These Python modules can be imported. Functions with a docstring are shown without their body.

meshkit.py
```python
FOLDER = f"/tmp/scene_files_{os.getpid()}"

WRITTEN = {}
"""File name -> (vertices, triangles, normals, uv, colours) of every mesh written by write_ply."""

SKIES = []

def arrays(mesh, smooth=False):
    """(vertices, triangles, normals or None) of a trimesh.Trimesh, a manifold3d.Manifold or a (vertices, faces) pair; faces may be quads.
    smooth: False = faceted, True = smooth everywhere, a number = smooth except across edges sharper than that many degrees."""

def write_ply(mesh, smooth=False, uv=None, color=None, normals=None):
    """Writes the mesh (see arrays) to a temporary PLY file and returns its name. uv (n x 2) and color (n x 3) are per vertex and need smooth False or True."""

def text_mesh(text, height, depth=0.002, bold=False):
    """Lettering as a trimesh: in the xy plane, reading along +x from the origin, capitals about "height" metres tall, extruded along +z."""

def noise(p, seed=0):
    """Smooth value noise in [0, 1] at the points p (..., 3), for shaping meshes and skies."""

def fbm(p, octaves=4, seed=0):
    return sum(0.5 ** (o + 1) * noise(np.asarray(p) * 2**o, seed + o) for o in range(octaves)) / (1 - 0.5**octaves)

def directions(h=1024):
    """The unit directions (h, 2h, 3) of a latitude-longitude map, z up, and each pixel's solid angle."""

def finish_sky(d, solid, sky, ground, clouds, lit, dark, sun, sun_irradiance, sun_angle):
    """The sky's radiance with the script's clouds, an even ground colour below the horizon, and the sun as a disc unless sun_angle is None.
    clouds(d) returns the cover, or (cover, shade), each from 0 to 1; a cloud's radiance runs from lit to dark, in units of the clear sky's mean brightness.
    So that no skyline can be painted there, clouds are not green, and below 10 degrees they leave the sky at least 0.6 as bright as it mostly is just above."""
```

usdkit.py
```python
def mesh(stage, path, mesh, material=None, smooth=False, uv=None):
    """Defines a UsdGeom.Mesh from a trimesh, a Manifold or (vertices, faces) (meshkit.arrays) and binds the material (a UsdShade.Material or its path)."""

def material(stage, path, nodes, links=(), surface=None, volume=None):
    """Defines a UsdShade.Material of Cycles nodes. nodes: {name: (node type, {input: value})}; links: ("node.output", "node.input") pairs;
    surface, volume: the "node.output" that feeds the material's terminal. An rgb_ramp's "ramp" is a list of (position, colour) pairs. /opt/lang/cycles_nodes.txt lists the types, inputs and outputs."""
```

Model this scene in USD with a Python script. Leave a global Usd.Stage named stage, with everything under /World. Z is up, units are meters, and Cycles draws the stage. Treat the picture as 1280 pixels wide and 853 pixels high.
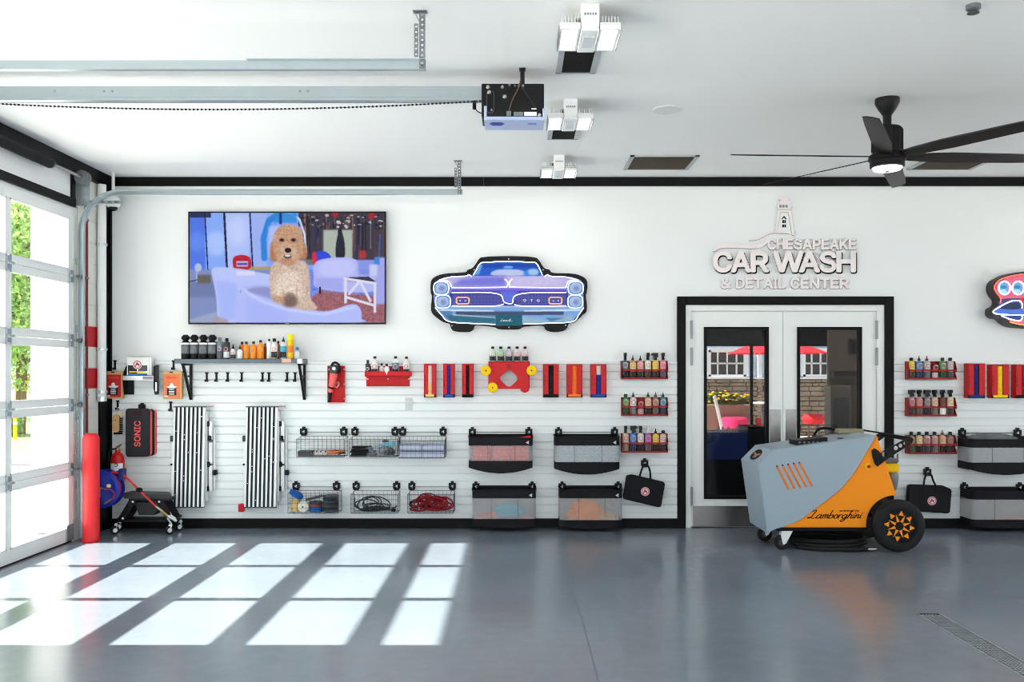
import math, random, numpy as np, trimesh, usdkit, meshkit, shapely
from shapely.geometry import Polygon, LineString, Point, box as sbox
from shapely import affinity
from shapely.ops import unary_union
from scipy.ndimage import gaussian_filter
from pxr import Usd, UsdGeom, UsdLux, UsdShade, Gf, Sdf, Vt

stage = Usd.Stage.CreateInMemory()
stage.SetDefaultPrim(UsdGeom.Xform.Define(stage, '/World').GetPrim())
UsdGeom.Scope.Define(stage, '/World/Looks')
rnd = random.Random(7)

# ------------------------------------------------------------------ camera, sky, sun
DIST, FPX, EYE = 8.8, 1135.0, 1.504            # camera to back wall, focal length in pixels, eye height
cam = UsdGeom.Camera.Define(stage, '/World/camera')
cam.CreateHorizontalApertureAttr(36.0); cam.CreateVerticalApertureAttr(36.0 * 853 / 1280)
cam.CreateFocalLengthAttr(36.0 * FPX / 1280)
cam.CreateHorizontalApertureOffsetAttr(-3.0 / 1280 * 36); cam.CreateVerticalApertureOffsetAttr(39.5 / 1280 * 36)
cam.CreateClippingRangeAttr(Gf.Vec2f(0.05, 1000))
cam.AddTranslateOp().Set(Gf.Vec3d(0, -DIST, EYE)); cam.AddRotateXOp().Set(90.0)
cam.CreateExposureAttr(-1.48)
SUN_ELEV, SUN_E, SKY_E = 37.2, 22.0, 2.3
dome = UsdLux.DomeLight.Define(stage, '/World/sky'); dome.CreateIntensityAttr(SKY_E); dome.CreateColorAttr(Gf.Vec3f(0.86, 0.94, 1.0))
sun = UsdLux.DistantLight.Define(stage, '/World/sun')
sun.CreateIntensityAttr(SUN_E); sun.CreateNormalizeAttr(True); sun.CreateAngleAttr(0.53); sun.CreateColorAttr(Gf.Vec3f(1.0, 0.93, 0.83))
sun.AddRotateYOp().Set(-(90.0 - SUN_ELEV))
LAMP = 60.0                                     # radiance of the LED lenses

# ------------------------------------------------------------------ helpers
def lin(c):
    c = np.asarray(c, float) / 255.0
    return np.where(c < 0.04045, c / 12.92, ((c + 0.055) / 1.055) ** 2.4)
MATS = {}
def mat(name, rgb, rough=0.5, metal=0.0, emit=0.0, vary=0.0, vscale=6.0, bump=0.0, bscale=200.0, **kw):
    if name in MATS: return MATS[name]
    c = lin(rgb)
    p = dict(base_color=tuple(c), roughness=rough, metallic=metal, specular_ior_level=.5 if metal > .4 else .28)
    if emit: p.update(emission_color=tuple(c), emission_strength=emit)
    p.update(kw)
    nodes, links = {'p': ('principled_bsdf', p)}, []
    if vary:
        nodes['geo'] = ('texture_coordinate', {}); nodes['n'] = ('noise_texture', {'scale': vscale, 'detail': 4.0})
        nodes['r'] = ('rgb_ramp', {'ramp': [(0.25, tuple(c * (1 - vary))), (0.75, tuple(np.minimum(c * (1 + vary), 1)))]})
        links += [('geo.object', 'n.vector'), ('n.fac', 'r.fac'), ('r.color', 'p.base_color')]
    if bump:
        nodes['g2'] = ('texture_coordinate', {}); nodes['bn'] = ('noise_texture', {'scale': bscale, 'detail': 3.0})
        nodes['b'] = ('bump', {'strength': bump, 'distance': 0.002})
        links += [('g2.object', 'bn.vector'), ('bn.fac', 'b.height'), ('b.normal', 'p.normal')]
    MATS[name] = usdkit.material(stage, '/World/Looks/' + name, nodes, links, surface='p.BSDF')
    return MATS[name]
def pane_mat(name, tint, refl_rough=0.0, ior=1.5):
    MATS[name] = usdkit.material(stage, '/World/Looks/' + name, {'t': ('transparent_bsdf', {'color': tint}), 'g': ('glossy_bsdf', {'roughness': refl_rough, 'color': (1, 1, 1)}),
        'f': ('fresnel', {'IOR': ior}), 'q': ('geometry', {}), 'k': ('math', {'math_type': 'subtract', 'value1': 1.0}), 'x': ('math', {'math_type': 'multiply'}), 'm': ('mix_closure', {})},
        [('q.backfacing', 'k.value2'), ('k.value', 'x.value1'), ('f.fac', 'x.value2'), ('x.value', 'm.fac'), ('t.BSDF', 'm.closure1'), ('g.BSDF', 'm.closure2')], surface='m.closure')
    return MATS[name]
def mesh_fabric(name, rgb, cover):
    """woven see-through fabric"""
    MATS[name] = usdkit.material(stage, '/World/Looks/' + name, {'t': ('transparent_bsdf', {'color': (1, 1, 1)}), 'd': ('diffuse_bsdf', {'color': tuple(lin(rgb))}),
        'm': ('mix_closure', {'fac': cover})}, [('t.BSDF', 'm.closure1'), ('d.BSDF', 'm.closure2')], surface='m.closure')
    return MATS[name]
def attr_mat(name, strength, rough=0.3, emit=True):
    nodes = {'a': ('attribute', {'attribute': 'print'}), 'p': ('principled_bsdf', {'roughness': rough})}
    links = [('a.color', 'p.base_color')]
    if emit:
        nodes['p'] = ('principled_bsdf', {'roughness': rough, 'base_color': (0.01, 0.01, 0.012), 'emission_strength': strength, 'specular_ior_level': .08}); links = [('a.color', 'p.emission_color')]
    m = usdkit.material(stage, '/World/Looks/' + name, nodes, links, surface='p.BSDF')
    for n in ('a',):
        sh = UsdShade.Shader.Get(stage, f'/World/Looks/{name}/a'); sh.GetInput('attribute') and sh.GetPrim().RemoveProperty('inputs:attribute')
        sh.CreateInput('attribute', Sdf.ValueTypeNames.String).Set('print')
    MATS[name] = m
    return m

COUNT = {}
def numbered(parent, name):
    k = (parent, name); n = COUNT.get(k, 0); COUNT[k] = n + 1
    return name if n == 0 else f'{name}_{n:03d}'
def cd(prim, **kw):
    for k, v in kw.items():
        if v: prim.SetCustomDataByKey(k, v)
class Node:
    def __init__(s, path, prim, o): s.path, s.prim, s.o = path, prim, np.asarray(o, float)
    def part(s, name, mb, material, smooth=30, label=None, kind=None):
        v, f = mb.arrays(); path = s.path + '/' + numbered(s.path, name)
        m = usdkit.mesh(stage, path, (v - s.o, f), material, smooth=smooth)
        cd(m.GetPrim(), label=label, kind=kind)
        return Node(path, m.GetPrim(), s.o)
def thing(name, label, cat, o=(0, 0, 0), rz=0.0, group=None, kind=None, local=False):
    path = '/World/' + numbered('/World', name)
    x = UsdGeom.Xform.Define(stage, path); x.AddTranslateOp().Set(Gf.Vec3d(*map(float, o))); x.AddRotateZOp().Set(float(rz))
    cd(x.GetPrim(), label=label, category=cat, group=group, kind=kind)
    return Node(path, x.GetPrim(), (0, 0, 0) if local else o)
def solo(name, mb, material, label, cat, group=None, kind=None, smooth=30):
    path = '/World/' + numbered('/World', name)
    v, f = mb.arrays()
    m = usdkit.mesh(stage, path, (v, f), material, smooth=smooth); cd(m.GetPrim(), label=label, category=cat, group=group, kind=kind)
    return Node(path, m.GetPrim(), (0, 0, 0))
def struct(name, label=None):
    path = '/World/' + numbered('/World', name)
    x = UsdGeom.Xform.Define(stage, path); cd(x.GetPrim(), kind='structure', label=label)
    return Node(path, x.GetPrim(), (0, 0, 0))
FIRST = {}
def copyable(key, build, name, label, cat, o, rz=0.0, group=None):
    """the first of a kind is built, each later one references it"""
    if key not in FIRST:
        t = thing(name, label, cat, o, rz, group, local=True); build(t); FIRST[key] = t
        return t
    t = thing(name, label, cat, o, rz, group, local=True)
    t.prim.GetReferences().AddInternalReference(FIRST[key].path); t.prim.SetInstanceable(True)
    return t

class MB:
    def __init__(s): s.v, s.f, s.n = [], [], 0
    def add(s, v, f):
        v = np.asarray(v, float); f = np.asarray(f, int)
        if f.shape[1] == 4: f = np.vstack([f[:, [0, 1, 2]], f[:, [0, 2, 3]]])
        s.v.append(v); s.f.append(f + s.n); s.n += len(v); return s
    def arrays(s): return np.vstack(s.v), np.vstack(s.f)
    def mesh(s, m, M=None):
        if hasattr(m, 'to_mesh'): q = m.to_mesh(); v, f = q.vert_properties[:, :3], q.tri_verts
        else: v, f = m.vertices, m.faces
        if M is not None: v = np.asarray(v) @ np.asarray(M)[:3, :3].T + np.asarray(M)[:3, 3]
        return s.add(v, f)
    def box(s, x0, x1, y0, y1, z0, z1, ch=0.0):
        x0, x1 = sorted((x0, x1)); y0, y1 = sorted((y0, y1)); z0, z1 = sorted((z0, z1))
        if ch > 0:
            ch = min(ch, (x1 - x0) * .45, (y1 - y0) * .45, (z1 - z0) * .45)
            c, h = np.array([(x0 + x1) / 2, (y0 + y1) / 2, (z0 + z1) / 2]), np.array([x1 - x0, y1 - y0, z1 - z0]) / 2
            pts = []
            for sx in (-1, 1):
                for sy in (-1, 1):
                    for sz in (-1, 1):
                        for k in range(3):
                            q = h - ch; q[k] = h[k]; pts.append(c + q * (sx, sy, sz))
            hull = trimesh.convex.convex_hull(np.array(pts)); return s.add(hull.vertices, hull.faces)
        v = [(x, y, z) for x in (x0, x1) for y in (y0, y1) for z in (z0, z1)]
        return s.add(v, [(0, 1, 3, 2), (4, 6, 7, 5), (0, 4, 5, 1), (2, 3, 7, 6), (0, 2, 6, 4), (1, 5, 7, 3)])
    def bar(s, p, q, w, h, up=(0, 0, 1)):
        p, q = np.asarray(p, float), np.asarray(q, float); d = q - p; d /= np.linalg.norm(d)
        u = np.cross(d, up); n_ = np.linalg.norm(u)
        if n_ < 1e-6: u = np.cross(d, (0, 1, 0)); n_ = np.linalg.norm(u)
        u /= n_; w_ = np.cross(u, d)
        v = [e + u * a * w / 2 + w_ * b * h / 2 for e in (p, q) for a, b in ((-1, -1), (1, -1), (1, 1), (-1, 1))]
        return s.add(v, [(0, 1, 2, 3), (7, 6, 5, 4), (0, 4, 5, 1), (1, 5, 6, 2), (2, 6, 7, 3), (3, 7, 4, 0)])
    def tube(s, pts, r, n=8, closed=False):
        p = np.asarray(pts, float); m = len(p); r = np.broadcast_to(r, m)
        if closed: t = np.roll(p, -1, 0) - np.roll(p, 1, 0)
        else: t = np.gradient(p, axis=0)
        t /= np.maximum(np.linalg.norm(t, axis=1, keepdims=True), 1e-9)
        a = np.array([0, 0, 1.0]) if abs(t[0][2]) < .9 else np.array([1.0, 0, 0])
        u = np.cross(t[0], a); u /= np.linalg.norm(u); V = []
        th = np.arange(n) / n * 2 * np.pi
        for k in range(m):
            u = u - t[k] * (u @ t[k]); u /= max(np.linalg.norm(u), 1e-9); w = np.cross(t[k], u)
            V.append(p[k] + r[k] * (np.cos(th)[:, None] * u + np.sin(th)[:, None] * w))
        V = np.vstack(V); F = []
        for k in range(m if closed else m - 1):
            k2 = (k + 1) % m
            for j in range(n):
                j2 = (j + 1) % n; F.append((k * n + j, k * n + j2, k2 * n + j2, k2 * n + j))
        F = np.array(F); tri = np.vstack([F[:, [0, 1, 2]], F[:, [0, 2, 3]]])
        if not closed:
            c0, c1 = len(V), len(V) + 1; V = np.vstack([V, p[0], p[-1]])
            cap = [(c0, (j + 1) % n, j) for j in range(n)] + [(c1, (m - 1) * n + j, (m - 1) * n + (j + 1) % n) for j in range(n)]
            tri = np.vstack([tri, cap])
        return s.add(V, tri)
    def cyl(s, p, q, r, r2=None, n=16):
        return s.tube([p, q], [r, r if r2 is None else r2], n)
    def lathe(s, prof, c=(0, 0, 0), axis='z', n=20, ring=False):
        if ring: prof = list(prof) + [prof[0]]
        prof = np.asarray(prof, float); th = np.arange(n) / n * 2 * np.pi; V = []
        for r, h in prof: V.append(np.stack([r * np.cos(th), r * np.sin(th), np.full(n, h)], 1))
        V = np.vstack(V); F = []
        for k in range(len(prof) - 1):
            for j in range(n):
                j2 = (j + 1) % n; F.append((k * n + j, k * n + j2, (k + 1) * n + j2, (k + 1) * n + j))
        F = np.array(F); tri = np.vstack([F[:, [0, 1, 2]], F[:, [0, 2, 3]]])
        if not ring: c0, c1 = len(V), len(V) + 1; V = np.vstack([V, (0, 0, prof[0][1]), (0, 0, prof[-1][1])]); e = (len(prof) - 1) * n
        if not ring: tri = np.vstack([tri, [(c0, (j + 1) % n, j) for j in range(n)], [(c1, e + j, e + (j + 1) % n) for j in range(n)]])
        if axis == 'x': V = V[:, [2, 0, 1]]
        if axis == 'y': V = V[:, [1, 2, 0]]
        return s.add(V + np.asarray(c, float), tri)
    def prism(s, poly, yb, t):
        """polygon in x,z: back face at y = yb, front face t nearer to the camera"""
        if not isinstance(poly, (list, tuple)) or not isinstance(poly[0], Polygon):
            poly = poly if hasattr(poly, 'geom_type') else Polygon(poly)
            poly = list(getattr(poly, 'geoms', [poly]))
        for g in poly:
            if g.geom_type != 'Polygon' or g.area < 1e-9: continue
            m = trimesh.creation.extrude_polygon(g.buffer(0) if not g.is_valid else g, t, engine='earcut')
            s.mesh(m, [[1, 0, 0, 0], [0, 0, -1, yb], [0, 1, 0, 0], [0, 0, 0, 1]])
        return s
    def prism_x(s, poly, x0, x1):
        """polygon in y,z extruded along x"""
        m = trimesh.creation.extrude_polygon(poly if hasattr(poly, 'geom_type') else Polygon(poly), x1 - x0, engine='earcut')
        return s.mesh(m, [[0, 0, 1, x0], [1, 0, 0, 0], [0, 1, 0, 0], [0, 0, 0, 1]])
    def prism_z(s, poly, z0, z1):
        for g in getattr(poly, 'geoms', [poly if hasattr(poly, 'geom_type') else Polygon(poly)]):
            s.mesh(trimesh.creation.extrude_polygon(g, z1 - z0, engine='earcut'), [[1, 0, 0, 0], [0, 1, 0, 0], [0, 0, 1, z0], [0, 0, 0, 1]])
        return s
    def ball(s, c, r, sub=2, sc=(1, 1, 1)):
        m = trimesh.creation.icosphere(sub, 1.0); return s.add(m.vertices * np.asarray(sc) * r + np.asarray(c), m.faces)
    def move(s, d):
        s.v = [v + np.asarray(d, float) for v in s.v]; return s
    def apply(s, fn):
        s.v = [fn(v) for v in s.v]; return s

def spline(pts, n=8, closed=False):
    p = np.asarray(pts, float); out = []; m = len(p)
    for i in range(m if closed else m - 1):
        g = lambda k: p[(i + k) % m] if closed else p[min(max(i + k, 0), m - 1)]
        p0, p1, p2, p3 = g(-1), g(0), g(1), g(2)
        for t in np.arange(n) / n:
            out.append(0.5 * (2 * p1 + (p2 - p0) * t + (2 * p0 - 5 * p1 + 4 * p2 - p3) * t * t + (3 * p1 - p0 - 3 * p2 + p3) * t ** 3))
    if not closed: out.append(p[-1])
    return np.array(out)
def wx(px, y=0.0): return (px - 643.0) / FPX * (y + DIST)
def wz(py, y=0.0): return EYE + (466.0 - py) / FPX * (y + DIST)
def W(px, py, y=0.0): return np.array([wx(px, y), y, wz(py, y)])
def rrect(x0, x1, z0, z1, r):
    r = min(r, (x1 - x0) * .49, (z1 - z0) * .49); return sbox(x0 + r, z0 + r, x1 - r, z1 - r).buffer(r, quad_segs=4)
def regular(c, r, n, a0=0.0): return Polygon([(c[0] + r * math.cos(a0 + k * 2 * math.pi / n), c[1] + r * math.sin(a0 + k * 2 * math.pi / n)) for k in range(n)])
def text_shape(text, height, bold=True, sx=1.0, shear=0.0):
    """lettering as a trimesh in x,y"""
    m = meshkit.text_mesh(text, height, depth=1.0, bold=bold); v = m.vertices.copy(); v[:, 0] = v[:, 0] * sx + shear * v[:, 1]
    return v, m.faces
def put_text(mb, text, height, x0, z0, yb, t, bold=True, sx=1.0, shear=0.0, width=None, rot=0.0):
    v, f = text_shape(text, height, bold, sx, shear)
    v[:, 0] -= v[:, 0].min()
    if width: v[:, 0] *= width / v[:, 0].max()
    c, s_ = math.cos(rot), math.sin(rot)
    a, b = v[:, 0] * c - v[:, 1] * s_, v[:, 0] * s_ + v[:, 1] * c
    return mb.add(np.stack([x0 + a, yb - v[:, 2] * t, z0 + b], 1), f)
def wrap(mb, r, c=(0, 0)):
    """bends what was drawn flat at y = -r round a standing cylinder of radius r"""
    def fn(v):
        a = v[:, 0] / r; q = -v[:, 1]
        return np.stack([c[0] + q * np.sin(a), c[1] - q * np.cos(a), v[:, 2]], 1)
    return mb.apply(fn)
def sleeve(r, z0, z1, a=1.35, n=10, t=0.0012):
    mb = MB(); xs = np.linspace(-a * r, a * r, n + 1)
    for x0, x1 in zip(xs[:-1], xs[1:]): mb.box(x0, x1, -r - t, -r + .0005, z0, z1)
    return wrap(mb, r)
def blob(c, sc, seed, sub=3, amp=.35, freq=2.2, flat=True):
    m = trimesh.creation.icosphere(sub, 1.0); v = m.vertices.copy()
    d = meshkit.fbm(v * freq + seed * 7.3 + 20, 4, seed) - .5
    v = v * (1 + amp * 2 * d[:, None])
    if flat: v[:, 2] = np.maximum(v[:, 2], -.55)
    mb = MB(); mb.add(v * np.asarray(sc) + np.asarray(c), m.faces); return mb

# ------------------------------------------------------------------ materials
M_wall = mat('wall_paint', (240, 242, 244), .55, bump=.05, bscale=120)
M_ceil = mat('ceiling_paint', (250, 251, 252), .7)
M_slat = mat('slat_pvc', (239, 243, 245), .35)
M_black = mat('black_trim', (16, 16, 17), .45, specular_ior_level=.12)
M_black2 = mat('black_plastic', (20, 20, 23), .45, specular_ior_level=.18)
M_blackm = mat('black_metal', (30, 30, 33), .38, .3)
M_fabric = mat('black_fabric', (24, 23, 28), .8, bump=.15, bscale=120)
M_white = mat('white_enamel', (238, 240, 241), .35)
M_doorw = mat('door_white', (238, 240, 240), .4)
M_alu = mat('aluminium', (205, 210, 214), .32, .85)
M_galv = mat('galvanised_steel', (170, 181, 187), .34, .75, vary=.04, vscale=9)
M_steel = mat('brushed_steel', (190, 188, 186), .28, 1.0, vary=.08, vscale=30)
M_grey = mat('grey_metal', (120, 124, 130), .45, .5)
M_dgrey = mat('dark_grey', (70, 73, 79), .5)
M_red = mat('red_powdercoat', (198, 6, 18), .4)
M_redb = mat('bollard_red', (226, 48, 52), .4)
M_yellow = mat('yellow_foam', (247, 199, 12), .75)
M_blue = mat('blue_enamel', (12, 40, 150), .35)
M_orange = mat('orange_paint', (255, 150, 22), .38)
M_mgrey = mat('machine_grey', (158, 175, 188), .42)
M_rubber = mat('rubber', (22, 22, 23), .62)
M_kraft = mat('kraft_board', (214, 168, 112), .7)
M_paper = mat('white_print', (240, 240, 240), .55)
M_pink = mat('neon_coral', (238, 104, 98), .55)
M_glass = pane_mat('window_glass', (.96, .98, .97))
M_tint = pane_mat('door_glass', (.50, .51, .52))
M_cmu = mat('block_paint', (226, 226, 220), .6, vary=.03, bump=.35, bscale=90)
M_cmur = mat('block_red', (186, 26, 36), .55, bump=.35, bscale=90)
M_concrete = mat('concrete', (224, 222, 216), .8, vary=.08, vscale=1.5)
M_lens = mat('led_lens', (255, 250, 242), .4, emit=LAMP)
M_neonw = mat('neon_white', (225, 236, 255), .4, emit=3.6)
M_neono = mat('neon_orange', (255, 150, 90), .4, emit=2.6)
M_neonr = mat('neon_red', (255, 110, 90), .4, emit=2.4)

# ------------------------------------------------------------------ the room
XL, XR, YR, HC = -3.93, 7.5, -13.0, 3.395
fl = usdkit.material(stage, '/World/Looks/floor_epoxy', {
    'tc': ('texture_coordinate', {}), 'm': ('mapping', {'scale': (0.5, 1.6, 1)}), 'n': ('noise_texture', {'scale': .8, 'detail': 3.0, 'roughness': .5}),
    'n2': ('noise_texture', {'scale': 9.0, 'detail': 4.0}),
    'r': ('rgb_ramp', {'ramp': [(.3, tuple(lin((108, 118, 130)))), (.7, tuple(lin((116, 126, 138))))]}),
    'rr': ('map_range', {'from_min': .3, 'from_max': .7, 'to_min': .17, 'to_max': .21}),
    'b': ('bump', {'strength': .012, 'distance': .004}), 'p': ('principled_bsdf', {'specular_ior_level': .5})},
    [('tc.object', 'm.vector'), ('m.vector', 'n.vector'), ('tc.object', 'n2.vector'), ('n.fac', 'r.fac'), ('r.color', 'p.base_color'), ('n2.fac', 'rr.value'), ('rr.result', 'p.roughness'),
     ('n2.fac', 'b.height'), ('b.normal', 'p.normal')], surface='p.BSDF')
floor = struct('floor')
JX, DRX0, DRX1, DRY = .41, 2.51, 2.655, -3.13
floor.part('slab', MB().box(XL - .02, JX - .002, YR, .02, -.12, 0), fl, False)
floor.part('slab', MB().box(JX + .002, DRX0, YR, .02, -.12, 0).box(DRX0, DRX1, DRY, .02, -.12, 0).box(DRX1, XR, YR, .02, -.12, 0).box(DRX0, DRX1, YR, DRY, -.12, -.05), fl, False)
floor.part('joint_filler', MB().box(JX - .002, JX + .002, YR, .02, -.12, -.0012), mat('joint_grey', (92, 100, 110), .5), False)
ceiling = struct('ceiling'); ceiling.part('panel', MB().box(XL - .2, XR + .2, YR - .2, .2, HC, HC + .12), M_ceil, False)

# back wall, with the slat panels as pieces
TX0, TX1, TZ = wx(846), wx(1116), wz(371)          # outside of the black door surround
DX0, DX1, DZ = wx(856.5), wx(1105), wz(381.5)      # clear opening
wb = struct('wall_back')
wb.part('plaster', MB().box(XL - .2, DX0, 0, .15, 0, HC).box(DX1, XR + .2, 0, .15, 0, HC).box(DX0, DX1, 0, .15, DZ, HC), M_wall, False)
SP, ST = .0756, 1.583
def slat_profile(z0, z1): return [(0, z0), (-.004, z0), (-.004, z0 + .009), (-.020, z0 + .012), (-.020, z1 - .003), (-.017, z1), (0, z1)]
for x0, x1 in ((XL + .04, TX0 + .003), (TX1 - .003, XR)):
    wb.part('cap_strip', MB().prism_x([(0, ST), (-.012, ST), (-.020, ST + .006), (-.020, ST + .026), (-.010, ST + .032), (0, ST + .032)], x0, x1), M_slat, False)
    for k in range(20):
        zt, zb = ST - SP * k, max(ST - SP * (k + 1), .06)
        wb.part('slat', MB().prism_x(slat_profile(zb, zt), x0, x1), M_slat, False)
for n, (x0, x1) in (('baseboard_left', (XL + .02, TX0 + .004)), ('baseboard_right', (TX1 - .004, XR))):
    struct(n).part('board', MB().prism_x([(0, 0), (-.034, 0), (-.034, .086), (-.028, .094), (0, .094)], x0, x1), M_black, False)
t = struct('trim_1', 'black crown band along the top of the back wall')
SEAM = wx(605)
t.part('strip', MB().box(XL, SEAM - .001, -.03, 0, wz(233), HC), M_black, False); t.part('strip', MB().box(SEAM + .001, XR, -.03, 0, wz(233), HC), M_black, False)
t = struct('trim_2', 'black beam along the top of the left wall')
t.part('beam', MB().box(XL - .02, XL + .05, YR, -.03, HC - .115, HC, .004), M_black, False)
t = struct('trim_3', 'black corner post where the left wall meets the back wall')
t.part('post', MB().box(XL - .005, XL + .012, -.22, 0, 0, HC - .11).box(XL, XL + .032, -.03, 0, 0, HC - .085), M_black, False)
t = struct('trim_4', 'wide black surround of the double door')
t.part('jamb_board', MB().box(TX0, DX0, -.032, 0, 0, TZ, .003), M_black, False); t.part('jamb_board', MB().box(DX1, TX1, -.032, 0, 0, TZ, .003), M_black, False)
t.part('head_board', MB().box(DX0, DX1, -.032, 0, DZ, TZ, .003), M_black, False)

# left wall: painted blocks beside the garage door, plaster elsewhere
DY0, DY1, DTOP = -.72, -3.90, 2.99                 # garage door: far end, near end, top
wl = struct('wall_left')
CW = .1935
for k in range(18):
    z0, z1 = k * CW, min((k + 1) * CW, HC)
    ys = [-.22, -.52, DY0] if k % 2 else [-.22, DY0]
    red = k in (7, 9)
    for a, b in zip(ys[:-1], ys[1:]):
        wl.part('block', MB().box(XL - .14, XL, b + .003, a - .003, z0 + .003, z1 - .003, .004), M_cmur if red and (len(ys) == 3 and a == -.22) else M_cmu, False)
wl.part('mortar', MB().box(XL - .15, XL - .004, DY0, .0, 0, HC), M_cmu, False)
wl.part('header', MB().box(XL - .15, XL, DY1, DY0, DTOP + .06, HC), M_wall, False)
wl.part('plaster', MB().box(XL - .15, XL, -5.2, DY1, 0, HC).box(XL - .15, XL, -9.8, -5.2, 3.0, HC).box(XL - .15, XL, -9.8, -5.2, 0, .25).box(XL - .15, XL, YR, -9.8, 0, HC), M_wall, False)
wl.part('head_strip', MB().box(XL, XL + .02, DY1, DY0 + .02, DTOP - .012, DTOP + .062), M_black, False)
wl.part('head_strip', MB().box(XL, XL + .02, DY0 - .05, DY0 + .01, DTOP + .06, HC - .11), M_black, False)
# the deep piers and soffit that the garage door sits behind, outside
wl.part('pier', MB().box(XL - .60, XL - .15, -.30, .15, 0, 4.2), M_wall, False)
wl.part('pier', MB().box(XL - .60, XL - .15, -5.2, DY1 - .04, 0, 4.2), M_wall, False)
wl.part('soffit', MB().box(XL - .50, XL - .15, DY1, -.3, 3.04, 4.2), M_wall, False)
w1 = struct('window_1', 'fixed glazing nearer the camera, outside the picture')
wf = MB()
for y in (-9.8, -8.25, -6.7, -5.25): wf.box(XL - .1, XL - .03, y, y + .06, .25, 3.0)
for z in (.25, 1.6, 2.94): wf.box(XL - .1, XL - .03, -9.8, -5.2, z, z + .06)
w1.part('frame', wf, M_alu, False); w1.part('pane', MB().box(XL - .07, XL - .064, -9.74, -5.25, .3, 2.95), M_glass, False)
wr = struct('wall_right'); wr.part('plaster', MB().box(XR, XR + .15, -1.4, .15, 0, HC).box(XR, XR + .15, YR, -10.6, 0, HC).box(XR, XR + .15, -10.6, -1.4, 3.05, HC).box(XR, XR + .15, -6.2, -5.8, 0, 3.05), M_wall, False)
w2_ = struct('window_2', 'glazed bays of the right wall, outside the picture'); wf = MB()
for ya, yb_ in ((-10.6, -6.2), (-5.8, -1.4)):
    for y in np.linspace(ya, yb_ - .06, 4): wf.box(XR + .04, XR + .1, y, y + .06, 0, 3.05)
    for z in (0, .75, 1.5, 2.25, 2.99): wf.box(XR + .04, XR + .1, ya, yb_, z, z + .06)
    w2_.part('pane', MB().box(XR + .07, XR + .075, ya, yb_, .03, 3.0), M_glass, False)
w2_.part('frame', wf, M_alu, False)
wk = struct('wall_rear'); wk.part('plaster', MB().box(XL, -3.75, YR - .15, YR, 0, HC).box(4.4, XR, YR - .15, YR, 0, HC).box(-3.75, 4.4, YR - .15, YR, 3.05, HC).box(1.5, 1.9, YR - .15, YR, 0, HC), M_wall, False)

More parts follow.
